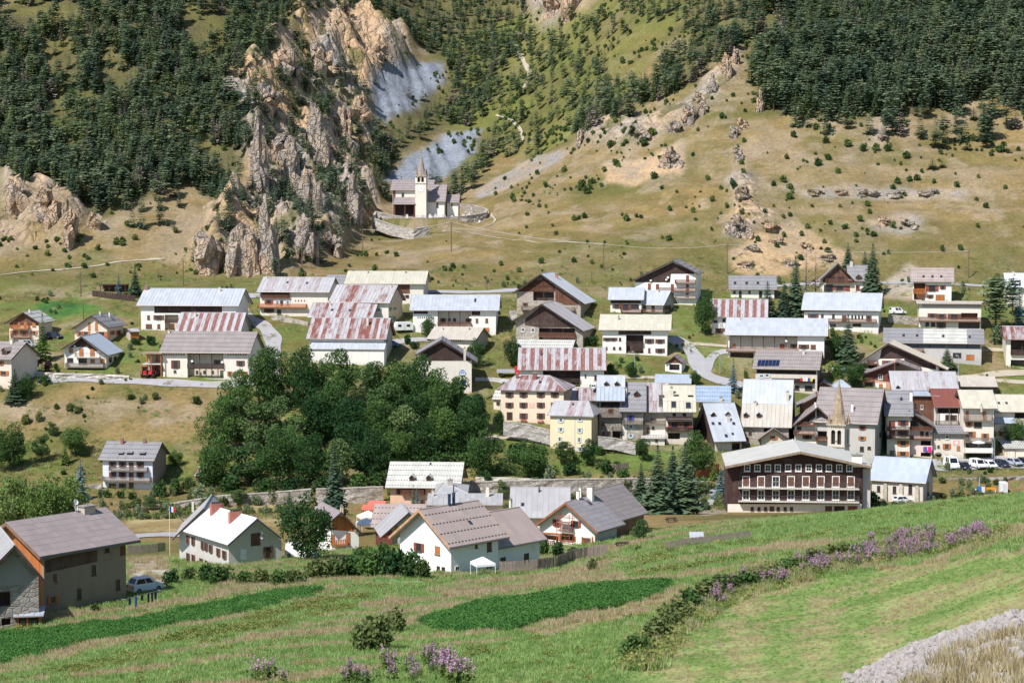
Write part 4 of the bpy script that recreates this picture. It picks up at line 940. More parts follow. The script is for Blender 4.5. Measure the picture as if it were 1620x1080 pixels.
H('barn_house', 'white barn with pale blue metal roof and central timber loggia above the caravan', 'C2', 'E', 1055, 1560, 495, 350, 256, th=-2, depth=14, wall=plaster(WHITE, .3), roof='zinc', dmin=440, ohs=.9, cat='barn',
  items=[('rec',1205,353,1408,492,plaster((214,204,190)),1.5), ('bal',1205,1408,444,422,.6,'wood'), ('pan',[(1058,350),(1145,350),(1145,372),(1058,372)],WD()), ('pan',[(1412,352),(1465,352),(1465,380),(1412,380)],WD()), ('vents',1085,1178,394,8), ('sky',1428,280,1440,300), ('dish',1402,393,12)]
  + W4((1437,400,1452,424,'B'),(1496,400,1512,424,'B'),(1482,456,1520,478,'O'),(1230,398,1246,424,'r'),(1268,398,1284,416,'d'),(1300,398,1316,416,'d'),(1384,400,1400,424,'b')))
H('house', 'stone coloured house with pale beige roof behind the blue shuttered gable', 'C2', 'E', 1160, 1432, 610, 525, 452, th=-20, depth=9, wall=plaster(CREAM), side=plaster((170,160,150)), roof='beige', dmin=430, items=[('vents',1290,1345,535,5), ('chim',1232,470,448,9), ('chim',1392,470,448,9)] + W4((1190,548,1206,566,'b')))
H('house', 'gabled house with dark timber gable, fan shaped window and blue shutters', 'C2', 'G', 1092, 1412, 850, ridge=530, ap=1228, el=(1070,620), er=(1447,666), th=1, depth=12, wall=plaster(CREAM, .4), roof='tileg', dmin=415, rt=.3,
  items=[('pan',[(1105,605),(1228,545),(1408,648),(1408,658),(1105,658)],WD()), ('pan',[(1333,742),(1336,725),(1345,714),(1356,710),(1367,714),(1376,725),(1380,742)],flat('blue_paint',(120,150,196)),.05), ('chim',1370,635,580,14)] + W4((1342,722,1370,741,'dw'),(1345,778,1365,803,'u'),(1080+60,780,1160,803,'u')))
# --- upper village, middle
H('barn', 'big brown timber barn with pale metal roof and brick chimney', 'C3', 'G', 145, 535, 390, ridge=127, ap=290, el=(118,243), er=(560,312), th=-14, depth=13, wall=stonewall((206,194,178),(168,154,138)), roof='zinc', dmin=440, cat='barn', ohf=1.2,
  items=[('rec',245,236,372,292,WD(),1.2), ('pan',[(150,236),(290,138),(520,300),(520,318),(440,318),(380,292),(380,236)],WB()), ('pan',[(150,236),(290,138),(380,205),(380,234)],WB()), ('bal',170,262,345,326,1.0,'grey'), ('bal',430,495,350,334,.9,'grey'), ('chim',388,152,126,17,flat('brick',(168,110,84)))] + W4((268,145,282,166,'d'),(286,145,299,166,'d'),(190,304,205,325,'b'),(415,248,426,265,'d')))
H('barn', 'dark timber barn with light rust roof and grey masonry ground floor', 'C3', 'G', 140, 548, 565, ridge=310, ap=297, el=(110,417), er=(552,477), th=-14, depth=13, wall=stonewall((196,186,174),(160,150,140)), roof='rust_light', dmin=440, cat='barn', ohf=1.2,
  items=[('rec',280,456,500,532,WD(),1.5), ('pan',[(192,440),(200,400),(297,322),(540,470),(540,484),(500,454),(280,454)],WD()), ('bal',278,500,512,487,.8,'wood')] + W4((172,458,192,480,'dw'),(233,458,252,484,'dw'),(174,514,188,528,'dw'),(232,514,247,528,'dw'),(300,512,320,530,'d'),(345,512,365,530,'d')))
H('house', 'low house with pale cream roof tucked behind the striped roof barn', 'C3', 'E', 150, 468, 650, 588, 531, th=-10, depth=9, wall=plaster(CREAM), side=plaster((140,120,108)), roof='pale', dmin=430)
H('barn', 'white barn with regular brown and grey striped metal roof and dark loggia', 'C3', 'E', 165, 677, 820, 713, 579, th=-2, depth=13, wall=plaster(WHITE, .4), roof='rust_stripe', dmin=415, cat='barn', ohs=.6,
  items=[('rec',305,718,532,818,WD(),1.8), ('bal',305,532,785,768,.4,'dark'), ('flue',294,625,598,6)] + W4((618,746,637,775,'d'),(560,740,568,758,'d'),(600,802,625,818,'g')))
H('house', 'white gabled house with brown timber gable and balconies on three storeys, topmost of the village', 'C3', 'G', 866, 1238, 312, ridge=46, ap=1097, el=(833,173), er=(1250,126), th=-12, depth=12, wall=plaster(WHITE, .3), roof='tileg', dmin=480, ohf=1.2,
  items=[('pan',[(868,166),(1097,58),(1230,118),(1230,128),(1086,128),(1080,180),(868,180)],WD()), ('bal',1110,1235,184,165,1.0,'wood'), ('bal',1000,1235,232,213,1.0,'wood'), ('bal',1110,1235,276,258,1.0,'grey'), ('dish',1067,150,15), ('dish',1057,163,12), ('dish',962,168,12)]
  + W4((945,186,963,220,'R'),(994,190,1012,222,'R'),(1085,190,1103,224,'R'),(1178,135,1195,172,'R'),(1178,192,1195,226,'R'),(1085,243,1102,264,'R'),(1176,243,1194,266,'R')))
H('house', 'white house with timber upper front under a pale metal roof', 'C3', 'E', 716, 905, 370, 285, 212, th=-6, depth=9, wall=plaster(WHITE, .3), roof='zinc', dmin=450, items=[('pan',[(718,286),(903,286),(903,308),(718,308)],WD()), ('bal',780,903,362,345,1.0,'wood')] + W4((742,312,768,336,'b'),(792,312,826,345,'b'),(838,312,890,340,'d')))
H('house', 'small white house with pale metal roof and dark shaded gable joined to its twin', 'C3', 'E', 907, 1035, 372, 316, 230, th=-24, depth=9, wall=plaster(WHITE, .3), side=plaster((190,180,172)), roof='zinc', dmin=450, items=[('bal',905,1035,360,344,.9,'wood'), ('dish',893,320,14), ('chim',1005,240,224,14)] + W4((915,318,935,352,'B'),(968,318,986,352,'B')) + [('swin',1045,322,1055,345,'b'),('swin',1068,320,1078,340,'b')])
H('farmhouse', 'white farmhouse with smooth cream roof and central dark timber bay', 'C3', 'E', 668, 1062, 620, 470, 377, th=-6, depth=12, wall=plaster(WHITE, .25), roof='cream', dmin=430, cat='farmhouse', ohs=1.0,
  items=[('rec',812,500,918,614,WD(),1.4), ('pan',[(765,472),(965,472),(965,498),(765,498)],WD()), ('bal',812,918,562,540,.5,'dark'), ('flue',768,408,384,6)] + W4((685,517,712,535,'b'),(722,517,746,535,'b'),(768,517,782,535,'d'),(940,524,968,550,'b'),(1005,526,1033,550,'b'),(1005,583,1033,608,'b'),(946,580,960,606,'B'),(686,573,698,588,'d'),(732,573,746,588,'d'),(768,573,782,588,'d')) + [('swin',1072,520,1080,545,'b'),('swin',1088,518,1096,540,'b')])
H('wayside_shelter', 'tiny open fronted white shelter with steep timber gable on the green', 'C3', 'G', 1050, 1150, 728, ridge=628, ap=1105, el=(1052,672), er=(1158,674), th=-18, depth=4, wall=plaster(WHITE, .3), roof='shingle', dmin=430, cat='shelter', ohf=.5, fd=1.5,
  items=[('rec',1075,678,1138,716,plaster((150,130,116)),2.0), ('pan',[(1062,672),(1105,636),(1150,672)],WB())])
H('shed', 'long low shed with flat pale metal roof below the open shelter', 'C3', 'E', 1003, 1192, 812, 795, 742, th=-6, depth=8, wall=plaster(GREY), roof='zincb', dmin=420, cat='shed')
H('house', 'long house with rust striped roof partly hidden by firs', 'C3', 'E', 1335, 1660, 500, 390, 283, th=-8, depth=12, wall=plaster(WHITE, .4), roof='rust_stripe', dmin=440, items=W4((1345,410,1370,425,'d'),(1400,400,1418,420,'d'),(1368,460,1392,490,'b'),(1420,460,1445,480,'b')))
# --- upper village, east
H('house', 'small white house with grey roof and three skylights in a row', 'C4', 'E', 55, 286, 310, 262, 190, th=-6, depth=9, wall=plaster(WHITE, .3), roof='tileg', dmin=480, items=[('sky',70,222,84,236),('sky',132,222,146,236),('sky',192,222,206,236)] + W4((68,270,80,284,'d'),(98,270,112,305,'d'),(148,270,160,284,'d'),(205,270,222,305,'d')))
H('chalet', 'brown gabled chalet with dormer and timber balcony standing between dark firs', 'C4', 'G', 535, 722, 280, ridge=122, ap=628, el=(523,218), er=(722,222), th=-8, depth=9, wall=plaster(CREAM), roof='tileg', dmin=480, ohf=1.0,
  items=[('pan',[(545,208),(628,132),(712,208),(712,224),(545,224)],WB()), ('bal',560,705,226,206,1.0,'wood')] + W4((578,194,614,224,'d'),(624,194,660,224,'d'),(552,236,600,272,'d'),(618,243,655,266,'r'),(668,243,690,268,'R'),(620,150,636,172,'d')))
H('house_wing', 'low white wing with grey roof and dormer joined to the brown gabled chalet', 'C4', 'E', 690, 778, 282, 216, 134, th=-6, depth=8, wall=plaster(WHITE), roof='tileg', dmin=490, cat='house', items=[('dor',737,212,30), ('chim',698,138,112,16)] + W4((720,240,742,266,'R')))
H('barn_house', 'white barn with patchy pale metal roof and row of small windows below the firs', 'C4', 'E', 445, 842, 482, 373, 281, th=-14, depth=13, wall=plaster(WHITE, .5), roof='zinc', dmin=450, cat='barn',
  items=[('bal',572,830,436,420,1.0,'wood'), ('pan',[(447,374),(840,374),(840,382),(447,382)],WD())] + W4((480,394,508,412,'b'),(536,394,550,412,'d'),(595,394,609,416,'d'),(648,400,672,430,'B'),(698,400,707,418,'d'),(716,400,725,418,'d'),(734,400,743,418,'d'),(752,400,761,418,'d'),(784,402,798,430,'b'),(585,445,615,460,'d'),(705,445,750,458,'d')))
H('barn_house', 'white barn with very long pale metal roof and full width dark loggia', 'C4', 'E', 40, 552, 645, 507, 416, th=-10, depth=14, wall=plaster(WHITE, .4), roof='zinc', dmin=430, cat='barn', ohs=.9,
  items=[('rec',40,508,410,582,plaster((206,192,174)),1.2), ('pan',[(42,508),(408,508),(408,535),(42,535)],WD()), ('bal',30,412,594,576,1.0,'wood'), ('rec',52,598,176,640,WB(),1.0), ('dish',350,537,12), ('chim',100,424,412,10)] + W4((430,556,458,578,'b'),(481,557,508,579,'B'),(64,553,80,586,'O'),(316,553,342,582,'R'),(382,553,400,575,'b')))
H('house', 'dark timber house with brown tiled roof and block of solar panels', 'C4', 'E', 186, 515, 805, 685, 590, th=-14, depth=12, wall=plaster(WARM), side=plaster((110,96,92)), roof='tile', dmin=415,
  items=[('rec',190,690,512,716,WD(),.6), ('pan',[(188,686),(513,686),(513,708),(188,708)],WD()), ('rec',272,735,505,766,WD(),1.2), ('bal',390,492,762,745,.9,'dark'), ('sol',194,642,312,672), ('chim',443,608,588,12), ('laundry',425,492,734,752,.95,[(206,44,42),(236,234,230),(240,240,238),(60,90,170),(230,210,80)],['red towel on the balcony rail of the solar panelled house','cream towel on the balcony rail beside the red towel','white towel between the cream and blue towels on the rail','blue towel on the balcony rail of the solar panelled house','yellow towel at the rail end of the solar panelled house'])]
  + W4((210,715,228,733,'l'),(240,712,258,730,'l'),(395,775,420,798,'d'),(450,775,490,800,'d')))
H('house', 'new house with pinkish roof, timber porch and bare earth around it', 'C4', 'E', 1025, 1232, 325, 220, 148, th=-12, depth=9, wall=plaster(WHITE, .2), roof='pinkt', dmin=480, items=[('rec',1030,228,1092,318,WB(),1.4), ('bal',1028,1096,282,258,.9,'orange'), ('sky',1078,188,1090,200), ('sky',1125,188,1137,200), ('sky',1172,188,1184,200), ('door',1150,292,1194,322,WO())] + W4((1112,240,1146,272,'r'),(1178,242,1194,260,'r'),(1112,290,1128,308,'b')))
H('house', 'long cream house with almost flat roof and continuous timber balcony', 'C4', 'E', 1058, 1390, 474, 338, 326, th=-10, depth=10, wall=plaster(CREAM, .25), roof='beige', dmin=450, ohf=.8,
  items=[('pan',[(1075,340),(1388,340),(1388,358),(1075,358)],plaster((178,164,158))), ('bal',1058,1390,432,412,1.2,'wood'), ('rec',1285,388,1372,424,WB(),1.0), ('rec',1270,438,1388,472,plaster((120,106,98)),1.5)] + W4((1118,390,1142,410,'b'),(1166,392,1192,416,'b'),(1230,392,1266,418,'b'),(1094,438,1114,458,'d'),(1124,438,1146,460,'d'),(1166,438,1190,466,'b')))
H('house', 'long grey house with three toned roof and enclosed gallery', 'C4', 'E', 880, 1392, 645, 548, 472, th=-12, depth=11, wall=plaster((186,182,178), .4), roof='tileg', dmin=430, strips=[(0,.4,'tileg'),(.4,.83,'pale'),(.83,1,'tileg')],
  items=[('rec',985,552,1385,578,plaster((120,130,140)),.8), ('bal',1000,1082,592,576,.8,'wood'), ('sky',970,502,984,514), ('sky',1042,503,1056,515), ('sky',1182,506,1196,518), ('sky',1323,510,1337,522), ('door',1313,612,1352,642,WO()), ('dish',1035,583,11)] + W4((925,560,955,580,'d'),(1240,600,1285,625,'d')))
H('house', 'house with cream gable, wide beige roof and dark timber sides', 'C4', 'G', 728, 1160, 725, ridge=548, ap=895, el=(708,670), er=(1212,692), th=-16, depth=12, wall=plaster(CREAM, .3), roof='beige', dmin=420, ohf=1.4,
  items=[('rec',745,640,835,690,WD(),1.2), ('pan',[(850,632),(860,580),(895,558),(1150,665),(1150,690),(985,660),(980,632)],WD()), ('bal',785,838,662,642,.9,'wood')] + W4((755,684,802,700,'dw'),(885,642,930,668,'b'),(1000,640,1022,660,'d')))
H('house', 'small pinkish house with brown timber gable in front of the wide beige roof', 'C4', 'G', 758, 930, 790, ridge=648, ap=940, el=(742,722), er=(1062,694), th=-14, depth=11, wall=plaster((206,160,136)), roof='shingle', dmin=412, ohf=1.2,
  items=[('pan',[(760,716),(925,655),(928,760),(760,735)],timber((112,62,50))), ('bal',758,815,752,734,.9,'wood'), ('pan',[(822,762),(882,762),(882,788),(822,788)],plaster(WHITE))] + W4((842,715,866,742,'dw'),(845,766,866,785,'O'),(770,760,812,785,'d')))
H('house', 'house with white metal roof and chimney standing behind tall firs at the lane end', 'R5', 'E', 424, 640, 480, 345, 236, th=-8, depth=10, wall=plaster(CREAM), side=plaster(WHITE), roof='white', dmin=450, items=[('chim',460,255,222,18), ('sky',488,285,515,300)])
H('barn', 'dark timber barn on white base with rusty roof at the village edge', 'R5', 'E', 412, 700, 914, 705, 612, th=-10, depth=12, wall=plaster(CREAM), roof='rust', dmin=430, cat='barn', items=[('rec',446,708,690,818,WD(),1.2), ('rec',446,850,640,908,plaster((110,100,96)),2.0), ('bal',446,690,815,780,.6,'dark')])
# --- old village core
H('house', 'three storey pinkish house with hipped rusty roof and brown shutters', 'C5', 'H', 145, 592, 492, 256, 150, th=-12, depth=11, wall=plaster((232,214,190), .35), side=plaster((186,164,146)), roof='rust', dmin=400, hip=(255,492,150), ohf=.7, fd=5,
  items=[('win',cx-14,y0,cx+14,y1,'b') for cx in (207,307,430,530) for y0, y1 in ((272,306),(344,380),(420,458)) if not (cx == 207 and y0 == 420)] + [('door',190,414,226,470,WD()), ('pan',[(345,345),(388,345),(388,385),(345,385)],flat('painted_plaque',(226,190,168)),.03), ('flowers',284,330,470), ('flowers',405,450,478), ('chim',262,172,138,18,flat('brick',(136,84,72))), ('chim',388,178,132,28,flat('brick',(136,84,72))), ('sky',418,192,434,208)])
H('annex', 'narrow annex with pale roof beside the hipped rusty roof', 'C5', 'E', 94, 143, 400, 318, 258, th=-12, depth=6, wall=plaster(CREAM), roof='pale', dmin=405, ohf=.4, ohs=.3, cat='annex', items=W4((120,340,132,360,'b')))
H('house', 'tall yellow house with pale blue grey hipped metal roof and light blue shutters', 'C5', 'H', 497, 790, 685, 437, 333, th=-14, depth=9.5, wall=plaster(YEL, .25), side=plaster((214,188,150)), roof='rust_light', dmin=395, hip=(530,772,333), ohf=.6, fd=6, bx=640,
  items=W4((563,520,583,552,'l'),(559,588,573,620,'l'),(697,524,717,558,'l'),(697,592,710,626,'l'),(697,658,719,690,'l'),(562,455,584,484,'l'),(698,455,718,478,'l')) + [('sky',652,352,668,364), ('pan',[(669,440),(674,440),(674,680),(669,680)],flat('drainpipe',(206,196,180)),.08)])
H('house', 'narrow stone house with stepped pale metal roof and black timber top floor', 'C5', 'E', 845, 1005, 606, 330, 152, th=-4, depth=13, wall=stonewall(), roof='zinc', roof2=(.46,'zincb'), dmin=400, ohf=1.0,
  items=[('rec',848,336,1002,378,WD(),1.3), ('bal',846,1006,446,424,1.0,'grey'), ('bal',935,1006,542,524,.9,'grey'), ('dor',897,228,36), ('dor',972,228,36), ('rec',940,548,1000,602,WD(),1.2), ('door',866,556,888,592)] + W4((918,390,936,424,'b'),(862,482,878,508,'B'),(908,548,926,570,'d')))
H('house', 'stone house with grey tiled roof, triangular dormer and bright blue windows', 'C5', 'E', 1010, 1158, 612, 406, 200, th=-4, depth=13, wall=stonewall((202,192,178),(168,156,142)), roof='tileg', dmin=400, ohf=.9,
  items=[('dor',1113,306,44), ('chim',1033,300,240,24), ('bal',1010,1155,496,478,.9,'grey'), ('pan',[(1012,500),(1042,500),(1042,608),(1012,608)],plaster(CREAM))] + W4((1056,435,1080,478,'u'),(1062,502,1084,530,'l'),(1060,566,1080,594,'l')))
H('house', 'stone house with streaky white and rust roof and stout stone chimney', 'C5', 'E', 1160, 1318, 606, 410, 203, th=-4, depth=13, wall=stonewall((206,196,180),(172,160,146)), roof='rust_light', roof2=(.62,'rust_light'), dmin=400, ohf=.9,
  items=[('chim',1286,362,290,32,stonewall((130,120,110),(90,84,78))), ('bal',1160,1318,496,478,.9,'grey'), ('pan',[(1200,500),(1316,500),(1316,570),(1200,570)],plaster(CREAM)), ('door',1187,522,1204,564)] + W4((1222,454,1240,484,'b'),(1222,514,1238,534,'d')))
H('lean_to', 'small lean-to with pale flat roof at the foot of the stone houses', 'C5', 'E', 1150, 1312, 648, 598, 570, th=-4, depth=4, wall=plaster(CREAM), roof='pale', dmin=395, cat='shed', ohf=.4, ohs=.2, rf=.9, items=W4((1245,604,1262,622,'B')))
H('house', 'house with cream sheet roof, two dark blue skylights and flowered balconies', 'C5', 'E', 1320, 1512, 645, 410, 222, th=-4, depth=13, wall=plaster(WARM, .6), roof='cream', roof2=(.6,'cream'), dmin=400, ohf=.9,
  items=[('sky',1358,336,1392,380), ('sky',1462,344,1497,385), ('shed',1390,300,30), ('shed',1493,304,30), ('chim',1361,288,236,24), ('bal',1322,1512,466,444,1.0,'dark'), ('bal',1322,1512,545,522,1.0,'dark'), ('flowers',1325,1360,520), ('flowers',1470,1510,520), ('rec',1335,560,1420,605,WD(),1.0)] + W4((1368,418,1392,442,'d'),(1360,480,1405,534,'b'),(1450,480,1488,534,'b'),(1440,418,1465,442,'d')))
H('house', 'house with light blue tiled roof wedged between cream roof and shaded gable', 'C6', 'E', 205, 412, 480, 338, 228, th=-6, depth=11, wall=plaster(GREY), roof='blue', dmin=405, items=[('chim',362,335,308,22)])
H('house', 'steep pale metal roofed house with black timber gable and five skylights', 'C6', 'E', 322, 508, 692, 620, 346, th=12, depth=14, wall=plaster(WARM), side=WD(), roof='zinc', dmin=398, ohf=1.2,
  items=[('dor',307,446,36), ('dor',410,442,36), ('sky',296,484,316,504), ('sky',343,484,363,504), ('sky',443,484,463,504), ('sky',390,570,410,592), ('sky',438,560,454,576), ('chim',415,478,436,22), ('flowers',440,500,632,(226,60,110)), ('rec',440,634,500,690,WD(),1.0)])
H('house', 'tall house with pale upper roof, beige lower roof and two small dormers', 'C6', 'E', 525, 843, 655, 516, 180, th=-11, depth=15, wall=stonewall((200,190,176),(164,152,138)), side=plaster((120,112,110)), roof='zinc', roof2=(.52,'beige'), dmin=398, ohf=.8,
  items=[('dor',541,450,38), ('dor',633,450,38), ('chim',836,330,266,20), ('chim',606,362,340,22), ('rec',668,522,760,556,WD(),1.0)] + W4((560,552,580,572,'d'),(528,590,550,614,'b')))
H('house', 'small gabled stone cottage with orange shutters in front of the tall beige roof', 'C6', 'G', 650, 832, 690, ridge=528, ap=737, el=(626,608), er=(848,606), th=-6, depth=9, wall=plaster((214,202,184), .6), roof='shingle', dmin=394, ohf=1.0, items=[('chim',803,560,505,18)] + W4((726,582,752,606,'o'),(726,642,746,660,'d')))
H('house', 'cream house with stepped timber gables and balconies facing the bell tower', 'C6', 'G', 885, 1040, 690, ridge=378, ap=1050, el=(868,512), er=(1160,480), th=-8, depth=11, wall=plaster(CREAM, .6), roof='tile', dmin=398, ohf=1.2,
  items=[('pan',[(890,500),(1035,395),(1035,450),(940,500)],WD()), ('bal',880,1030,570,540,1.1,'wood'), ('bal',905,1030,505,484,.9,'wood')] + W4((960,575,992,602,'b'),(950,638,990,664,'O'),(978,455,992,485,'d'),(905,515,935,540,'d')))
H('house', 'brown plank sided house with grey roof behind the stepped gables', 'C6', 'G', 925, 1048, 560, ridge=292, ap=1056, el=(902,372), er=(1120,350), th=-8, depth=8, wall=WB(), roof='tile', dmin=412, ohf=.8)
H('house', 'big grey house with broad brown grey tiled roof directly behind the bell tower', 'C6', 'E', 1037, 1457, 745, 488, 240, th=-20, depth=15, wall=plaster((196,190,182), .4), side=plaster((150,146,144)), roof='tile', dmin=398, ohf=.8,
  items=[('chim',1297,405,352,18,plaster(WHITE)), ('bal',1035,1118,614,588,1.0,'wood'), ('rec',1040,545,1116,610,WD(),1.2)] + W4((1358,510,1382,537,'r'),(1355,584,1381,612,'o'),(1352,656,1380,690,'d'),(1406,656,1430,676,'d')) + [('swin',1490,560,1500,585,'d'),('swin',1515,510,1523,535,'d')])
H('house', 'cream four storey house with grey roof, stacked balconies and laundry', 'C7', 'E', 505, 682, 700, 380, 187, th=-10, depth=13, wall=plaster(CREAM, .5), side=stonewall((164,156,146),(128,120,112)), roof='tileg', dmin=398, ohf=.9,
  items=[('bal',505,682,490,466,1.0,'dark'), ('bal',505,682,556,534,1.0,'dark'), ('sky',608,238,628,264), ('chim',693,262,195,22,plaster(WHITE))] + W4((524,420,568,468,'R'),(524,494,568,546,'R'),(612,416,652,452,'r'),(612,496,652,536,'r'),(610,572,652,614,'o'),(608,656,652,694,'o')) + [('door',532,652,560,695,WG())])
H('house', 'half gabled house with sloping shingle roof and timber balconies beside the four storey house', 'C7', 'G', 684, 858, 700, ridge=338, ap=682, el=(660,352), er=(882,472), th=-10, depth=9, wall=plaster((232,208,196), .4), roof='shingle', dmin=396, ohf=1.2,
  items=[('pan',[(690,400),(690,362),(850,456),(850,488),(690,480)],WD()), ('bal',686,856,488,464,1.0,'wood'), ('bal',686,856,560,536,1.0,'wood'), ('rec',770,572,850,612,WD(),1.2), ('rec',770,664,850,698,WD(),1.2), ('dish',690,408,26), ('laundry',786,856,620,662,.6,[(92,86,160),(214,40,120)],['violet blue sheet hanging from the half gabled house','magenta sheet hanging from the half gabled house'])] + W4((735,424,762,458,'d'),(765,500,792,532,'d'),(806,504,830,534,'d')))
H('timber_house', 'tall brown plank granary with small pale metal roof between tiled roofs', 'C7', 'E', 716, 886, 520, 224, 192, th=-8, depth=8, wall=WB(), roof='zincb', dmin=402, ohf=.6, cat='granary', items=W4((768,296,788,330,'dw'),(716,280,734,312,'d')))
H('house', 'low stone house with painted plaque, arched doorway and orange shutters by the car park', 'C7', 'E', 866, 1102, 708, 515, 458, th=-4, depth=8, wall=plaster((222,212,196), .5), roof='tileg', dmin=396, ohf=.8,
  items=[('pan',[(868,516),(1100,516),(1100,556),(868,556)],plaster((168,160,152))), ('pan',[(1020,570),(1070,570),(1070,610),(1020,610)],flat('painted_plaque',(226,176,166)),.04), ('pan',[(1036,580),(1054,580),(1058,590),(1045,603),(1033,590)],flat('plaque_white',(240,232,226)),.06), ('rec',880,678,930,706,WD(),1.0), ('pan',[(876,678),(882,670),(895,664),(915,664),(928,670),(934,678)],stonewall(),.1)] + W4((896,532,918,557,'dw'),(960,530,986,560,'dw'),(956,597,986,638,'o'),(898,609,915,627,'d'),(1049,614,1074,646,'O'),(955,684,975,704,'d')))
H('house', 'house with dull red rust roof and open timber gallery beside the granary', 'C7', 'E', 886, 1078, 600, 312, 172, th=-4, depth=11, wall=plaster(WHITE, .6), roof='redrust', dmin=402, ohf=.9,
  items=[('rec',890,318,1076,362,WD(),1.2), ('bal',886,1066,448,420,1.0,'grey'), ('post',895,448,325,.9,WD()), ('post',990,448,325,.9,WD()), ('post',1060,448,325,.9,WD())] + W4((960,372,985,412,'d'),(1010,374,1035,414,'b')))
H('house', 'tall white house with cream sheet roof, orange shutters and parasol terrace', 'C7', 'E', 1104, 1332, 712, 322, 182, th=-4, depth=12, wall=plaster((232,222,206), .5), roof='cream', dmin=396, ohf=.9,
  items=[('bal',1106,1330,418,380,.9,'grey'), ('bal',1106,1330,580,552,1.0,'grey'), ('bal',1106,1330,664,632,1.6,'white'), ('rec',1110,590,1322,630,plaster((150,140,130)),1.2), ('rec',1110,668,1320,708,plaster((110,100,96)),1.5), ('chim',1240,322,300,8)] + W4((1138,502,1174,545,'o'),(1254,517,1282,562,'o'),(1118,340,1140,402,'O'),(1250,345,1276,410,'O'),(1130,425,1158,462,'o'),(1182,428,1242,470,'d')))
H('house', 'long house with smooth cream roof and two skylights above a blue grey lean-to roof', 'C7', 'E', 1342, 1660, 560, 350, 216, th=-4, depth=11, wall=plaster((216,204,186), .6), roof='cream', dmin=400, items=[('sky',1366,274,1384,290), ('sky',1426,274,1444,290), ('rec',1500,355,1640,400,WD(),1.4)])
H('lean_to', 'lean-to with blue grey sheet roof under the long cream roof', 'C7', 'E', 1340, 1496, 590, 436, 350, th=-4, depth=5, wall=plaster((210,198,180)), roof='zincb', dmin=398, cat='shed', rf=.92, ohf=.5, ohs=.2, items=W4((1378,500,1396,535,'o')))
H('garage', 'single storey cream garage with flat pale roof beside the parking row', 'C7', 'E', 1424, 1640, 716, 632, 576, th=-4, depth=7, wall=plaster((236,222,200), .3), roof='pale', dmin=396, cat='garage', ohf=.4, ohs=.3, rf=.9, items=[('door',1440,650,1500,712,timber((226,212,190)))])
H('barn', 'long barn with pale rust streaked roof, small dormer and brown plank end wall', 'C7', 'E', 560, 1040, 330, 182, 36, th=-6, depth=13, wall=WB(), side=WB(), roof='rust_light', dmin=412, cat='barn', items=[('dor',592,172,30)])
H('house', 'house with flat weathered beige roof behind the pale streaked barn', 'C7', 'E', 1035, 1340, 260, 152, 76, th=-6, depth=9, wall=plaster((110,100,92)), roof='beige', dmin=416)
H('shed', 'low building with clean pale blue metal roof below the beige roof', 'C7', 'E', 1118, 1332, 262, 176, 118, th=-6, depth=5, wall=plaster(GREY), roof='zinc', dmin=412, cat='shed', rf=.9, ohf=.3, ohs=.2)
H('house', 'small low house with rust flecked roof in the alley beside the stepped metal roof', 'C5', 'E', 640, 832, 400, 328, 240, th=-4, depth=8, wall=stonewall(), roof='rust', dmin=405, items=[('dor',818,274,34)])
H('house', 'cottage with brown shingle roof squeezed behind the bell tower spire', 'C4', 'G', 530, 590, 815, ridge=752, ap=548, el=(522,775), er=(610,790), th=-10, depth=7, wall=WB(), roof='shingle', dmin=412, ohf=.6)
H('pavilion', 'small pavilion with pointed pale blue pyramid roof behind the spire', 'C4', 'H', 596, 688, 815, 785, 742, th=-10, depth=7, wall=plaster(GREY), roof='zincb', dmin=412, hip=(640,644,742), ohf=.4)
# --- hotel and chapel by the road
H('hotel', 'large dark brown boarded hotel with white framed windows and two white balconies', 'C6', 'G', 408, 1366, 1125, ridge=692, ap=928, el=(394,797), er=(1437,797), th=-4, depth=15, D=350, wall=timber((66,42,36), True, .16), side=timber((66,42,36), True, .16), roof='pale', dmin=335, cat='hotel', ohf=1.8, rt=.35, bmat=timber((150,130,110)), seams=False,
  items=[('win',cx-22,783,cx+22,834,'dwW') for cx in (549,622,697,767,841,914,987,1060,1131,1205,1277)] + [('win',cx-27,866,cx+27,946,'BwW') for cx in (541,648,861,967,1073,1180,1287)] + [('win',726,866,780,946,'dwW')]
  + [('win',cx-26,964,cx+26,1038,'dwW') for cx in (541,648,753,861,967,1073,1180,1287)]
  + [('bal',487,1348,956,918,1.3,'metal'), ('bal',487,1348,1050,1012,1.3,'metal'), ('pan',[(410,1066),(1364,1066),(1364,1200),(410,1200)],plaster((238,228,214),.3),.03)]
  + [('win',x-11,1086,x+11,1112,'d') for x in (585,633,680,770,820,865)] + [('door',712,1086,738,1120,WB()), ('door',1108,1082,1150,1118,WB()), ('door',1170,1082,1240,1118,WD()), ('door',1270,1082,1330,1118,timber((150,60,50))), ('chim',1330,770,715,70,plaster(WHITE))])
H('annex', 'blank grey rendered annex wall joining hotel and chapel', 'C6', 'E', 1369, 1425, 1120, 806, 798, th=0, depth=10, D=350.6, wall=plaster((206,200,194), .3), roof='pale', dmin=335, ohf=.2, ohs=.02, cat='annex', seams=False)
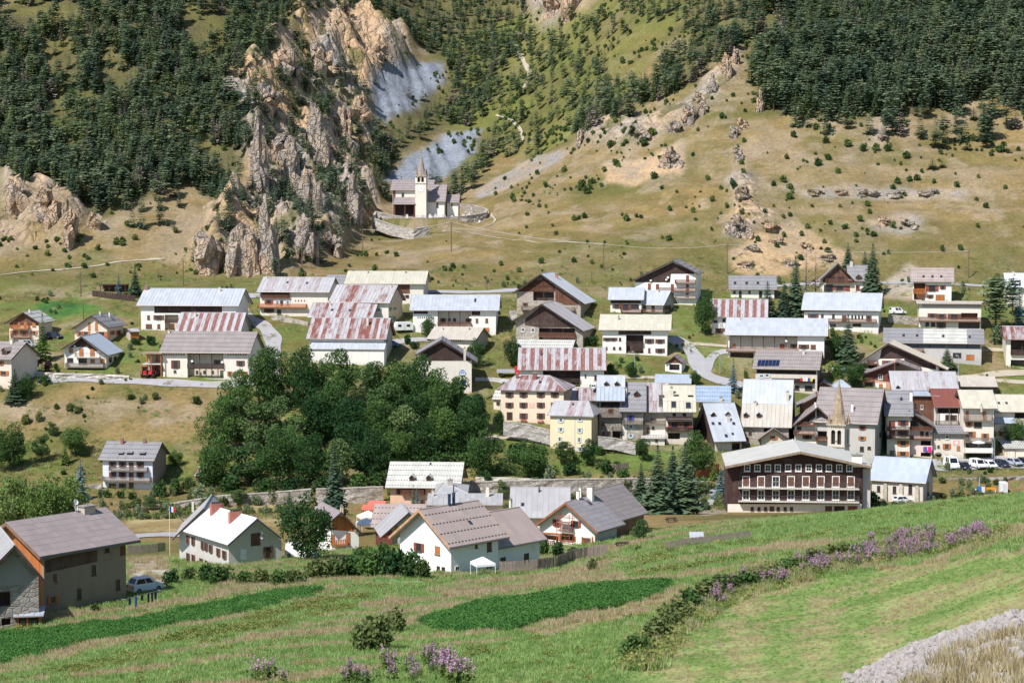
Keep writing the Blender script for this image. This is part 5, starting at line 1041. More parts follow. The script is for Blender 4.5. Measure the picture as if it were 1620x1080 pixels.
H('chapel', 'grey chapel with pale blue metal roof, arched windows and stone buttresses', 'C7', 'E', 388, 785, 1055, 888, 703, th=-24, depth=9.5, wall=plaster((214,206,194), .4), side=plaster((190,182,174), .4), roof='zincb', dmin=335, cat='chapel', ohf=.6, seams=False,
  items=W4((430,922,454,968,'d'),(552,925,578,980,'d'),(674,914,702,988,'d')) + [('pan',[(480,1050),(480,912),(487,904),(503,904),(510,912),(510,1050)],stonewall((222,212,196),(190,180,164)),.5), ('pan',[(604,1050),(604,916),(611,908),(625,908),(632,916),(632,1050)],stonewall((222,212,196),(190,180,164)),.5), ('pan',[(728,1050),(728,928),(735,920),(749,920),(756,928),(756,1050)],stonewall((222,212,196),(190,180,164)),.5), ('swin',818,900,830,975,'d'), ('swin',820,978,832,992,'d')])
# --- houses by the river
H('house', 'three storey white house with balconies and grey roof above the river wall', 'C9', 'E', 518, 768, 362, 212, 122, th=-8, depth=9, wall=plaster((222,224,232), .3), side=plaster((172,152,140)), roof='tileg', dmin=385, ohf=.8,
  items=[('win',cx-9,y0,cx+9,y1,'b') for cx in (566,616,705) for y0, y1 in ((222,250),(274,302))] + [('win',cx-9,332,cx+9,360,'b') for cx in (566,616)] + [('door',650,226,670,264), ('door',650,278,670,318), ('door',650,328,670,362), ('bal',546,738,268,250,1.0,'grey'), ('bal',510,752,320,302,1.4,'grey'), ('shed',606,188,22), ('shed',650,188,26), ('shed',714,190,26), ('chim',614,132,104,14,flat('brick',(150,100,84))), ('chim',727,128,106,14,flat('brick',(150,100,84)))])
H('hut', 'low hut with patched rust and white roof under the grove', 'C9', 'E', 985, 1070, 322, 290, 248, th=-10, depth=4.5, wall=timber((96,52,44)), roof='rust_heavy', dmin=385, cat='hut', ohf=.3, ohs=.3, fd=2)
H('house', 'salmon house with pale speckled roof and two arched dormers', 'N3', 'E', 90, 630, 400, 262, 55, th=-4, depth=13, wall=plaster(SALMON, .3), roof='pale', dmin=340, ohf=1.0, ohs=.9, D=372,
  items=[('dor',266,208,52), ('dor',404,208,52), ('sky',410,62,424,78), ('bal',175,360,312,286,.9,'wood'), ('pan',[(185,266),(370,266),(370,288),(185,288)],timber((150,84,72)))] + W4((153,272,178,312,'b'),(335,272,362,316,'b'),(240,272,262,312,'b'),(342,362,362,392,'b')))
H('house', 'low house with mauve grey tiled roof and dark timber front beside the white gable', 'N3', 'E', -30, 330, 660, 580, 398, th=-3, depth=9, wall=timber((112,58,46)), roof='pinkt', dmin=285, ohf=.9, D=300, items=[('flowers',0,40,632,(206,120,160))])
H('house', 'grey gabled cottage with light metal roof wedged behind the white gable', 'N3', 'G', 150, 330, 700, ridge=462, ap=240, el=(10,668), er=(340,560), th=10, depth=8, wall=plaster((196,192,188)), roof='greyp', dmin=262, ohf=.8, D=284)
H('house', 'wide building with long light grey ribbed roof and capped chimney pots', 'N3', 'E', 400, 990, 470, 402, 312, th=0, depth=10, wall=plaster(WARM), roof='greyp', D=318, ohf=.5, ohs=.3, items=[('chim',435,330,285,18), ('chim',880,335,250,26,plaster(CREAM))])
H('house', 'building with small steep grey pyramid roof beside the salmon house', 'N3', 'H', 470, 700, 440, 308, 222, th=0, depth=9, wall=plaster(WARM), roof='greyp', D=330, hip=(525,540,222), ohf=.5, items=[('flue',605,300,250,10), ('chim',578,240,198,42,flat('concrete',(170,160,150)))])
H('house', 'building with broad grey ribbed metal roof beside the scaffolded house', 'N4', 'E', 60, 585, 560, 470, 184, th=-2, depth=13, wall=plaster(CREAM), roof='greyp', D=308, ohf=.8, ohs=.5, items=[('flue',318,228,190,14), ('sky',146,332,176,362)])
# --- big houses on the near slope
H('house', 'white house with mauve tiled roof, timber eaves and twin steel flues', 'N3', 'E', 585, 968, 1030, 712, 368, th=46, depth=9.2, wall=plaster((244,241,234), .2), side=plaster((246,243,236), .15), roof='pinkt', D=230, bx=585, ohf=.9, ohs=1.1, rt=.25, fd=3, bmat=timber((196,150,112)),
  items=[('flue',570,405,322,26), ('flue',606,400,312,26), ('sky',726,530,750,562), ('lwin',305,710,345,782,'r'), ('lwin',455,735,495,806,'O'), ('lwin',470,898,495,940,'d'), ('lwin',510,905,537,970,'d')] + W4((615,903,652,968,'dw'),(877,700,912,775,'B'),(780,720,797,750,'B'),(875,862,912,905,'d')))
H('house_wing', 'white wing with plain mauve metal roof behind the plank fence', 'N3', 'E', 962, 1302, 915, 722, 420, th=46, depth=8.6, wall=plaster((240,238,232), .2), side=plaster((240,238,232), .2), roof='pinkt', D=237, bx=962, ohf=.8, ohs=.7, rt=.22, fd=3, cat='house', seams=False,
  items=[('chim',1070,420,362,22,plaster(WHITE)), ('dish',1275,748,42)] + W4((985,832,1027,888,'d'),(1178,800,1216,858,'d')))
H('house', 'grey rendered house with brilliant white roof, brick chimney slabs and many shutters', 'N2', 'G', 672, 1176, 836, ridge=357, ap=940, el=(662,606), er=(1165,533), th=36, depth=12, wall=plaster((206,198,188), .35), side=plaster((198,192,186), .35), roof='white', D=258, bx=672, ohf=.8, rt=.25, vis='L', bmat=flat('fascia_grey', (88,88,94)), seams=False,
  items=[('dish',982,490,32), ('dish',978,536,36)] + W4((882,502,968,602,'B'),(1022,630,1068,728,'b')) + [('pan',[(782,648),(838,648),(838,748),(782,748)],flat('white_shutter',(232,228,222)),.06)]
  + [('lwin',x0,y0,x1,y1,'b') for x0,y0,x1,y1 in ((276,515,292,595),(328,532,344,610),(418,575,434,650),(452,590,468,662),(494,606,512,682),(566,640,584,715),(622,662,642,740),(280,685,296,765),(330,700,346,768),(405,735,422,800),(455,755,470,812))])
H('house', 'grey roofed house with timber porch behind the brilliant white roof', 'N2', 'G', 205, 640, 730, ridge=262, ap=432, el=(138,548), er=(730,560), th=4, depth=11, wall=plaster((226,224,222)), roof='greyp', D=276, bx=205, ohf=1.2, vis='L', seams=False, items=[('chim',330,250,190,20,plaster(CREAM)), ('sky',205,318,230,335), ('sky',225,370,250,388)])
H('farmhouse', 'brown rendered farmhouse with weathered slab roof, timber top and satellite dishes', 'N1', 'E', 332, 940, 885, 414, 128, th=50, depth=10.5, wall=plaster((150,132,114), .5), side=WO(), roof='shingle', D=212, bx=332, ohf=1.1, ohs=1.3, rt=.3, fd=4, cat='farmhouse', bmat=timber((132,98,82)), panels=(9,7,'shingle'),
  items=[('pan',[(334,500),(722,395),(722,505),(334,592)],timber((86,60,50),True,.5)), ('pan',[(893,345),(938,330),(938,455),(893,468)],WB()), ('dish',563,66,46,1), ('dish',566,112,38,1), ('chim',648,140,92,100,plaster((190,176,160)))] + W4((395,600,421,658,'B'),(574,708,604,780,'d'),(684,536,712,604,'d'),(780,386,810,434,'d'),(862,642,890,712,'d'),(372,765,412,814,'o')))
H('farmhouse', 'rough stone farmhouse with grey metal roof beside the brown rendered farmhouse', 'N1', 'G', -150, 292, 1010, ridge=384, ap=108, el=(-220,720), er=(364,684), th=22, depth=10, wall=stonewall((168,160,152),(138,130,122),1.2), roof='greyp', D=200, bx=292, ohf=1.3, rt=.25, vis='L', cat='farmhouse', fd=3,
  items=[('rec',-100,738,78,838,WD(),1.0), ('rec',10,928,80,978,WD(),.8), ('pan',[(-140,660),(100,440),(270,650),(270,665),(-140,700)],plaster((150,146,142)))])
H('porch_shed', 'little porch shed with orange posts and zinc roof against the stone farmhouse', 'N1', 'E', 130, 300, 1035, 908, 848, th=10, depth=3, wall=WD(), side=WO(), roof='zincb', D=199, bx=130, ohf=.6, ohs=.4, rf=.9, fd=1.5, cat='shed', items=[('rec',140,935,290,1030,WD(),1.2), ('post',205,1030,925,.3,WO()), ('post',135,1035,900,.3,WO()), ('post',296,1030,910,.3,WO())])
H('house', 'white gabled house with slab metal roof, scaffold tower and tall white chimney', 'N4', 'G', 322, 846, 756, ridge=326, ap=566, el=(273,542), er=(872,608), th=-32, depth=6.5, wall=plaster((240,235,226), .25), side=plaster((206,200,192), .3), roof='slab', D=274, bx=846, ohf=1.0, rt=.25, bmat=timber((150,96,66)), panels=(5,8,'slab'),
  items=[('chim',805,296,172,60,plaster((238,228,212))), ('chim',686,298,218,28,plaster(WHITE)), ('chim',708,262,184,24,plaster(WHITE)), ('sky',770,310,812,352), ('rec',346,628,500,692,WO(),1.0), ('pan',[(342,606),(505,618),(505,630),(342,620)],WO(),.12), ('pan',[(512,622),(642,628),(642,640),(512,634)],WO(),.12), ('door',742,664,802,742,WB()), ('post',724,745,655,.9,WO()), ('post',820,750,655,.9,WO()), ('bal',345,440,735,690,.8,'wood')] + W4((468,486,506,550,'r'),(644,498,690,560,'r'),(524,636,566,688,'o'),(584,640,638,690,'o')))
H('barn', 'brown roofed rear barn with timber wall adjoining the scaffolded house', 'N4', 'G', 560, 1042, 700, ridge=218, ap=812, el=(520,430), er=(1068,506), th=-32, depth=9, wall=plaster(WHITE), side=timber((140,98,68)), roof='tile', D=281, bx=1042, ohf=.3, rt=.22, cat='barn', panels=(5,8,'tile'), items=[('sky',912,362,952,392)])
H('chalet', 'small chalet with steep roof, orange timber gable and orange doors beside tall spruce', 'M7', 'G', 302, 592, 975, ridge=604, ap=404, el=(262,725), er=(636,838), th=22, depth=9, wall=plaster((244,241,236), .2), roof='shingle', D=290, bx=592, ohf=1.0, vis='L', seams=False,
  items=[('pan',[(310,795),(310,700),(404,620),(588,790),(588,798)],WO()), ('bal',335,470,956,905,1.0,'orange'), ('dish',552,793,34), ('chim',410,590,545,30,plaster((220,200,170)))] + W4((455,826,498,952,'O'),(292,842,330,950,'O'),(395,678,438,742,'O')))
# ------------------------------------------------------------------ church, towers, walls, roads
def merge(a, b):
    """make b's parts parts of a (one building)"""
    Mb = Matrix.Translation(b.root.location) @ Matrix.Rotation(b.root.rotation_euler.z, 4, 'Z'); Ma = Matrix.Translation(a.root.location) @ Matrix.Rotation(a.root.rotation_euler.z, 4, 'Z')
    for ch in list(b.root.children):
        ml = ch.matrix_local.copy(); ch.parent = a.root; ch.matrix_local = Ma.inverted() @ Mb @ ml
    bpy.data.objects.remove(b.root)
class TowerH:
    pass
def tower(crop, root_label, xa, xb, base, y_belf, y_corn, y_apex, th, D, m_shaft, m_spire, clock=None, cat='bell tower', spire_w=.9, fd=6, skirt=True):
    ox, oy, sc = CROPS[crop]; X = lambda x: ox + x / sc; Y = lambda y: oy + y / sc
    th = R(th); p = at(X(xa), Y(base), D); L = Loc(p, th)
    t = TowerH(); t.L = L; t.root = empty('bell_tower', p, th); tag(t.root, root_label, cat)
    W = L.on(X(xb), Y(base), (0, 1, 0), 0).x; zb = L.on(X(xa), Y(y_belf), (0, 1, 0), 0).z; zc = L.on(X(xa), Y(y_corn), (0, 1, 0), 0).z
    za = L.on(X((xa + xb) / 2), Y(y_apex), (0, 1, 0), W / 2).z
    mb = MB(); mb.box(0, W, 0, W, -fd, zb); mb.build('shaft', m_shaft, t.root)
    mb = MB(); mb.box(-.15, W + .15, -.15, W + .15, zb + .002, zb + .25); mb.build('string_course', stonewall((210,196,176),(180,166,146)), t.root)
    # belfry: piers and arches around twin openings on each face
    h0, h1 = zb + .25, zc; pw = W * .2; mid = W * .5; cw = W * .06
    mb = MB()
    for x0, x1 in ((0, pw), (W - pw, W)):
        for y0, y1 in ((0, pw), (W - pw, W)): mb.box(x0, x1, y0, y1, h0, h1)
    hs = h0 + (h1 - h0) * .68
    for f in range(4):
        def tr(x, y, z):
            return ((x, y, z), (W - y, x, z), (W - x, W - y, z), (y, W - x, z))[f]
        def bx(x0, x1, y0, y1, z0, z1):
            mb.hexa([tr(x0, y0, z0), tr(x1, y0, z0), tr(x1, y1, z0), tr(x0, y1, z0), tr(x0, y0, z1), tr(x1, y0, z1), tr(x1, y1, z1), tr(x0, y1, z1)])
        bx(mid - cw, mid + cw, .1, .5, h0, hs)
        ow = (mid - cw - pw) / 2
        for c in (pw + ow, W - pw - ow):   # round arch heads
            n = 8; pts = [(c + ow * math.cos(PI * i / n), hs + ow * math.sin(PI * i / n)) for i in range(n + 1)]
            for i in range(n):
                (xa_, za_), (xb_, zb_) = pts[i], pts[i + 1]
                q = [tr(xb_, .05, zb_), tr(xa_, .05, za_), tr(xa_, .5, za_), tr(xb_, .5, zb_)]; mb.hexa(q + [tr(xb_, .05, h1), tr(xa_, .05, h1), tr(xa_, .5, h1), tr(xb_, .5, h1)])
        bx(mid - cw, mid + cw, .05, .5, hs, h1); bx(pw, W - pw, .02, .5, h0, h0 + .35)
    mb.build('belfry', m_shaft, t.root)
    q = MB(); q.box(pw * .9, W - pw * .9, pw * .9, W - pw * .9, h0 + .01, h1 - .01); q.build('bell_chamber', flat('dark_opening', (44,38,34)), t.root)
    q = MB(); q.lathe(W * .5, W * .1, [(.35, h0 + .9), (.3, h0 + 1.1), (.2, h0 + 1.5), (.05, h0 + 1.6)], 8); 
    q.build('bell', flat('bronze', (96,84,60), .4, .8), t.root)
    q = MB(); q.box(-.3, W + .3, -.3, W + .3, zc + .002, zc + .3)
    for f in range(8): q.box(W * (f + .3) / 8, W * (f + .7) / 8, -.28, -.02, zc - .25, zc + .001)
    q.build('cornice', stonewall((214,200,178),(186,172,150)), t.root)
    # spire: octagon on a square foot with corner pinnacles
    q = MB(); z0 = zc + .3; n = 8; k = 26; c = W / 2; r0 = W * .5 * spire_w
    q.lathe(c, c, [(r0 * 1.05, z0)] + [(r0 * (1 - i / k) + .05, z0 + (za - z0) * i / k) for i in range(1, k)] + [(.06, za)], 8)
    q.build('spire', m_spire, t.root)
    for sx, sy in ((.07, .07), (.93, .07), (.07, .93), (.93, .93)):
        q = MB(); q.box(W * sx - .3, W * sx + .3, W * sy - .3, W * sy + .3, z0 + .002, z0 + W * .22); q.lathe(W * sx, W * sy, [(.36, z0 + W * .22), (.2, z0 + W * .4), (.04, z0 + W * .6)], 4); q.build('pinnacle', m_spire, t.root)
    q = MB(); q.tube((c, c, za - .1), (c, c, za + 1.3), .05, n=5); q.tube((c - .35, c, za + .85), (c + .35, c, za + .85), .045, n=5); q.build('cross', flat('iron', (60,58,58), .5, .6), t.root)
    if clock:
        a = L.on(X(clock[0]), Y(clock[1]), (0, 1, 0), 0); r = clock[2] / sc * D / F
        q = MB(); n = 24; pts = [(a.x + r * math.cos(2 * PI * i / n), a.z + r * math.sin(2 * PI * i / n)) for i in range(n)]; q.prism(pts, -.06, -.003); o = q.build('clock_face', flat('clock_white', (240,236,226)), t.root)
        q = MB()
        for i in range(12):
            an = 2 * PI * i / 12; cx, cz = a.x + r * .85 * math.cos(an), a.z + r * .85 * math.sin(an); ux, uz = math.cos(an), math.sin(an)
            pr = [(cx + ux * .2 * r - uz * .06, cz + uz * .2 * r * .5 + ux * .06)]
            q.prism([(cx - ux * r * .1 + uz * .06, cz - uz * r * .1 - ux * .06), (cx + ux * r * .1 + uz * .06, cz + uz * r * .1 - ux * .06), (cx + ux * r * .1 - uz * .06, cz + uz * r * .1 + ux * .06), (cx - ux * r * .1 - uz * .06, cz - uz * r * .1 + ux * .06)], -.075, -.062)
        q.build('hour_mark', flat('clock_black', (40,38,40)), o)['kind'] = 'stuff'
        for an, ln in ((R(60), .55), (R(-20), .8)):
            ux, uz = math.cos(an), math.sin(an); q = MB(); q.prism([(a.x + uz * .06, a.z - ux * .06), (a.x + ux * r * ln, a.z + uz * r * ln), (a.x - uz * .06, a.z + ux * .06)], -.09, -.078); q.build('clock_hand', flat('clock_black', (40,38,40)), o)
    t.W = W; return t
CHD = 636
churc = H('church', 'white hilltop church with weathered shingle roofs and square clock tower', 'CH', 'E', 415, 652, 690, 408, 300, th=-4, depth=11, wall=plaster((232,224,212), .4), side=plaster((200,160,130), .4), roof='shingle', D=CHD, ohf=.8, ohs=.8, fd=3, cat='church', bmat=WB(),
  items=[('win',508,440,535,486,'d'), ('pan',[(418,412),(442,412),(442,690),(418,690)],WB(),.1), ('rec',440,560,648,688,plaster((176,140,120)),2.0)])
porch = H('porch', 'x x x x', 'CH', 'E', 430, 650, 690, 558, 488, th=-4, depth=3.5, wall=WB(), roof='shingle', D=CHD - 3.6, ohf=.3, ohs=.3, rf=.95, fd=.5, items=[('rec',440,566,645,690,WD(),2.0), ('post',545,690,566,.05,WB())])
chanc = H('chancel', 'x x x x', 'CH', 'E', 778, 965, 690, 530, 352, th=-4, depth=10, wall=plaster((240,234,224), .3), roof='shingle', D=CHD, ohf=.7, ohs=.5, fd=3, bmat=WB(), items=[('win',880,545,902,595,'d'), ('win',772,567,786,606,'d')])
nave2 = H('nave', 'x x x x', 'CH', 'E', 790, 838, 690, 402, 302, th=-4, depth=8, wall=plaster((214,180,140)), roof='shingle', D=CHD + 5, ohf=.6, ohs=.4, fd=3)
apse = H('apse', 'x x x x', 'CH', 'E', 1000, 1112, 690, 540, 460, th=-4, depth=6, wall=plaster((238,230,218), .3), roof='shingle', D=CHD + 3, ohf=.7, ohs=.4, fd=3, bmat=WB(), items=[('win',1037,552,1052,577,'d')])
for b_ in (porch, chanc, nave2, apse): merge(churc, b_)
tw = tower('CH', 'x x x x', 655, 771, 700, 345, 262, 20, -4, CHD - 4, plaster((236,226,210), .35), stonewall((186,172,162),(158,144,136)), clock=(713, 390, 44), spire_w=.85)
merge(churc, tw)
tower('C6', 'square stone bell tower with twin arched openings and slender stone spire behind the hotel roof', 1120, 1240, 760, 660, 505, 185, -27, 396, plaster((214,204,190), .45), stonewall((196,172,140),(160,138,112),1.6), cat='bell tower', spire_w=.84)
# ---- masonry walls
def wall_line(pts, h, thick, mat, label, name='stone_wall', cat='wall', cap=True, rough=.18):
    P = [at(*p) for p in pts]; seg = []
    for a, b in zip(P[:-1], P[1:]):
        n = max(1, int((b - a).length / 1.2)); seg += [a.lerp(b, i / n) for i in range(n)]
    seg.append(P[-1]); mb = MB(); rnd = random.Random(len(pts) * 7 + int(P[0].x)); N = len(seg); nz = max(3, int(h / .7))
    org = seg[0].copy(); rows = []
    for i, s_ in enumerate(seg):
        d = (seg[min(i + 1, N - 1)] - seg[max(i - 1, 0)]); d.z = 0; d.normalize(); nrm = Vector((d.y, -d.x, 0))
        if nrm.y > 0: nrm = -nrm
        col = []
        for k in range(nz + 1):
            z = -h * k / nz; col.append(s_ - org + Vector((0, 0, z)) + nrm * (thick / 2 + .12 * k / nz * h / 2 + rnd.uniform(-rough, rough) * (k > 0)))
        rows.append((col, s_ - org - nrm * thick / 2, nrm))
    for (c0, b0, _), (c1, b1, _) in zip(rows[:-1], rows[1:]):
        for k in range(nz): mb.face([c0[k + 1], c1[k + 1], c1[k], c0[k]])
        mb.face([c0[0], c1[0], b1, b0]); lo = Vector((0, 0, -h)); mb.face([b0, b1, b1 + lo, b0 + lo])
    for (c, b, _), fl in ((rows[0], 0), (rows[-1], 1)):
        pts_ = c + [b + Vector((0, 0, -h)), b]; mb.face(pts_ if fl else pts_[::-1])
    o = mb.build(name, mat, None); o.location = org; tag(o, label, cat)
    if cap:
        q = MB()
        for (c0, b0, _), (c1, b1, _) in zip(rows[:-1], rows[1:]):
            u = Vector((0, 0, .004)); v = Vector((0, 0, .14 + rnd.uniform(0, .08))); e0 = (c0[0] - b0).normalized() * .08
            q.hexa([c0[0] + e0 + u, c1[0] + e0 + u, b1 - e0 + u, b0 - e0 + u, c0[0] + e0 + v, c1[0] + e0 + v, b1 - e0 + v, b0 - e0 + v])
        q.build('coping', stonewall((206,198,186),(176,168,156),1.5), o)
    return o
SW = stonewall((190,182,172),(136,128,120),1.6); SW2 = stonewall((206,200,192),(166,158,150),2.0)
wall_line([(594,335,640),(624,341.5,632),(656,344.6,628),(677,345.2,627),(708,344.3,627.5),(738,341.9,629),(768,337,635),(769.5,331,648),(747,324.5,662),(724,322.5,668)], 4.5, .7, SW, 'curved stone wall round the hilltop churchyard')
wall_line([(594,336,639),(590,345,634),(620,356,624),(655,363,618),(678,358,621)], 3.5, .6, SW2, 'pale stone terrace wall below the hilltop churchyard')
wall_line([(150,789,393),(215,787,393),(290,782,395)], 2.6, .5, plaster((206,198,188), .8), 'pale rendered wall in front of the three storey white house', cap=False)
wall_line([(190,803,378),(270,797,378),(343,785,380),(420,780,381),(492,774,382)], 4.5, .8, SW, 'long stone embankment wall beside the river meadow')
wall_line([(500,774,382),(560,772,382),(606,770,383)], 4.0, .8, SW, 'short stone embankment wall beside the salmon house')
wall_line([(724,764,382),(800,761,382),(900,758,382),(1010,757,383),(1120,762,384)], 4.5, .8, SW, 'stone embankment wall below the terraced gardens')
wall_line([(752,754,391),(800,754.5,391),(850,757,391)], 1.3, .4, plaster((214,206,194), .6), 'low white garden wall above the embankment', cap=False)
wall_line([(797,667,416),(835,672,415),(872,682,413)], 3.0, .7, SW2, 'stone retaining wall beneath the hipped rusty roof house')
wall_line([(946,691,409),(975,694,409),(1006,702,408)], 2.4, .6, SW2, 'stone retaining wall between yellow house and garden')
wall_line([(430,500,497),(455,503,494),(488,511,490)], 2.4, .5, SW2, 'low stone wall along the lane by the speckled farmhouse')
wall_line([(806,491,491),(818,492,491)], 2.4, .5, SW2, 'short stone wall beside the dark timber barn', cap=False)
wall_line([(1494,757,397),(1540,756,397),(1590,754,397),(1650,752,397)], 4.2, 1.2, stonewall((176,166,160),(120,112,108),1.2), 'rough stone embankment below the parked cars', cap=False, rough=.4)
wall_line([(120,783,394),(135,768,398),(160,764,399)], 3, .5, SW2, 'stone terrace wall beside the blue spruce', cap=False)
wall_line([(752,597,452),(780,597,452),(806,600,450)], 2.2, .4, plaster((206,204,204), .5), 'plain grey retaining wall beside the blue shuttered gable', cap=False)
wall_line([(58,588,449),(100,590,448),(150,591,447),(205,594,446)], 1.0, .7, stonewall((222,216,206),(176,168,158),1.4), 'low dry stone edging below the white chalet', cap=False, rough=.3)
wall_line([(1405,497,497),(1430,499,496),(1452,503,495)], 2.4, .5, SW, 'stone wall beside the long flat roofed house', cap=False)
# ---- roads and paths (sheets laid on the ground)
def ribbon(name, pts, width, mat, dmin=300, lift=.14, taper=False):
    P = [hit(x, y, dmin) for x, y in pts]; S = []
    for i in range(len(P) - 1):      # Catmull-Rom through the points
        p0 = P[max(i - 1, 0)]; p1 = P[i]; p2 = P[i + 1]; p3 = P[min(i + 2, len(P) - 1)]; n = max(2, int((p2 - p1).length / 1.5))
        for k in range(n):
            t = k / n; S.append(.5 * ((2 * p1) + (p2 - p0) * t + (2 * p0 - 5 * p1 + 4 * p2 - p3) * t * t + (3 * p1 - p0 - 3 * p2 + p3) * t ** 3))
    S.append(P[-1]); mb = MB(); nc = 5; rows = []
    for i, s_ in enumerate(S):
        d = S[min(i + 1, len(S) - 1)] - S[max(i - 1, 0)]; d.z = 0; d.normalize(); nr_ = Vector((d.y, -d.x, 0)); r = []
        for k in range(nc):
            q = s_ + nr_ * width * ((k / (nc - 1)) - .5) * (1 + .12 * math.sin(i * .7)); r.append((q.x, q.y, float(ground(q.x, q.y)) + lift))
        rows.append(r)
    for a, b in zip(rows[:-1], rows[1:]):
        for k in range(nc - 1): mb.face([a[k], b[k], b[k + 1], a[k + 1]])
    for f, r in enumerate(mb.f): pass
    o = mb.build(name, mat, None, True); structure(o)
    # face up
    me = o.data
    if me.polygons and me.polygons[0].normal.z < 0: me.flip_normals()
    return o
def roadmat(c, name):
    k = ('road', c)
    if k in _mc: return _mc[k]
    m, n, l, b = _nodes(name); o = n.new('ShaderNodeNewGeometry').outputs['Position']; c = lin(c)
    col = mixc(n, l, noise_(n, l, o, .4, 5, .65), tuple(v * .72 for v in c), tuple(min(1, v * 1.22) for v in c)); col = mixc(n, l, math_(n, l, 'MULTIPLY', ramp(n, l, noise_(n, l, o, 2.2, 4), .58, .7), .4), col, lin((150,140,112)))
    l.new(col, b.inputs['Base Color']); b.inputs['Roughness'].default_value = .95; _mc[k] = m; return m
ASP = roadmat((166,163,164), 'worn_asphalt'); TRK = roadmat((178,166,146), 'gravel_track')
ribbon('lane', [(60,604),(110,600),(170,602),(240,605),(350,609),(420,600),(428,566),(432,538),(415,515),(392,503),(380,490)], 4.2, ASP, 430)
ribbon('lane', [(1060,535),(1080,545),(1098,562),(1113,590),(1140,602),(1180,612)], 4.2, ASP, 430)
ribbon('lane', [(1115,590),(1122,572),(1135,560),(1160,556),(1230,557)], 2.6, ASP, 430)
ribbon('lane', [(1072,543),(1105,545),(1150,549)], 1.8, TRK, 440)
ribbon('road', [(380,470),(420,468),(560,466),(680,462),(760,462),(830,459),(900,462)], 4.0, ASP, 480)
ribbon('road', [(1195,455),(1240,452),(1330,449),(1420,448),(1500,449),(1620,456)], 3.5, ASP, 500)
ribbon('lane', [(1500,552),(1555,553),(1600,555),(1660,556)], 2.6, TRK, 440)
ribbon('lane', [(1480,602),(1540,597),(1580,592),(1660,588)], 3.2, TRK, 430)
ribbon('lane', [(1640,607),(1590,604),(1560,602)], 2.0, TRK, 430)
ribbon('lane', [(610,545),(640,540),(680,538),(720,548)], 3.0, ASP, 440)
ribbon('lane', [(860,588),(900,592),(960,596),(1040,598)], 2.0, TRK, 430)
ribbon('lane', [(760,700),(800,692),(840,697),(875,703)], 2.5, TRK, 395)
ribbon('lane', [(800,625),(830,640),(800,655)], 2.5, ASP, 420)
ribbon('parking_strip', [(1470,740),(1530,738),(1620,735),(1700,733)], 9.0, ASP, 396)
ribbon('road', [(150,858),(210,849),(270,846),(330,848)], 5.5, ASP, 290)
ribbon('road', [(1000,812),(1060,806),(1105,800),(1150,790),(1130,775)], 5.5, ASP, 300)
ribbon('footpath', [(785,183),(808,191),(822,205),(826,222),(815,240)], 1.2, TRK, 560, .25)
ribbon('footpath', [(825,55),(812,62),(828,98),(838,118),(830,140)], 1.8, TRK, 600, .3)
ribbon('footpath', [(770,336),(778,342),(783,350),(772,358)], .7, TRK, 560, .2)
ribbon('footpath', [(700,366),(760,372),(860,384),(960,388)], .4, TRK, 545, .12)
ribbon('footpath', [(0,436),(60,430),(130,424),(200,414),(260,410)], .7, TRK, 530, .2)
# ------------------------------------------------------------------ vegetation
def leafmat(name, c, c2, trans=.25, rnd=.5):
    m, n, l, b = _nodes(name); o = n.new('ShaderNodeNewGeometry').outputs['Position']; oi = n.new('ShaderNodeObjectInfo').outputs['Random']
    c, c2 = lin(c), lin(c2)
    f = math_(n, l, 'ADD', math_(n, l, 'MULTIPLY', noise_(n, l, o, .8, 3, .7), .9), math_(n, l, 'MULTIPLY', math_(n, l, 'SUBTRACT', oi, .5), rnd))
    col = mixc(n, l, ramp(n, l, f, .15, .85), c, c2)
    l.new(col, b.inputs['Base Color']); b.inputs['Roughness'].default_value = .7; b.inputs['Specular IOR Level'].default_value = .2
    t = n.new('ShaderNodeBsdfTranslucent'); l.new(col, t.inputs[0]); mx = n.new('ShaderNodeMixShader'); mx.inputs[0].default_value = trans
    l.new(b.outputs[0], mx.inputs[1]); l.new(t.outputs[0], mx.inputs[2]); l.new(mx.outputs[0], n['Material Output'].inputs[0])
    return m
M_PINE = leafmat('pine_needles', (92,114,92), (138,152,116), .34, .9); M_SPR = leafmat('spruce_needles', (66,88,68), (104,122,88), .2, .7); M_BLUE = leafmat('blue_spruce_needles', (82,108,112), (112,138,140), .1)
M_LEAF = leafmat('broad_leaves', (48,80,42), (90,118,60), .25, .8); M_LEAF2 = leafmat('ash_leaves', (72,98,56), (116,136,82), .25, .7); M_WIL = leafmat('willow_leaves', (98,124,62), (142,160,94)); M_SHRUB = leafmat('shrub_leaves', (78,96,52), (128,136,82), .25, .7); M_JUN = leafmat('juniper_needles', (66,92,50), (112,128,72), .12, .8)
M_LARCH = leafmat('larch_needles', (84,112,52), (118,140,70)); M_PURP = leafmat('copper_leaves', (62,40,52), (92,62,72)); M_GREY = leafmat('grey_leaves', (110,126,88), (150,160,124)); M_DEAD = leafmat('dead_needles', (128,118,114), (158,146,138), .05)
M_BARK = flat('bark', (92,78,66), .95, 0, .3, 3)
def quads(name, V, mat):
    V = np.asarray(V, np.float32); n = len(V); k = V.shape[1]
    me = bpy.data.meshes.new(name); me.vertices.add(n * k); me.vertices.foreach_set('co', V.reshape(-1)); me.loops.add(n * k); me.loops.foreach_set('vertex_index', np.arange(n * k, dtype=np.int32))
    me.polygons.add(n); me.polygons.foreach_set('loop_start', np.arange(0, n * k, k, dtype=np.int32)); me.update(calc_edges=True)
    me.materials.append(mat); return me
def unit(v): return v / np.maximum(np.linalg.norm(v, axis=-1, keepdims=True), 1e-9)
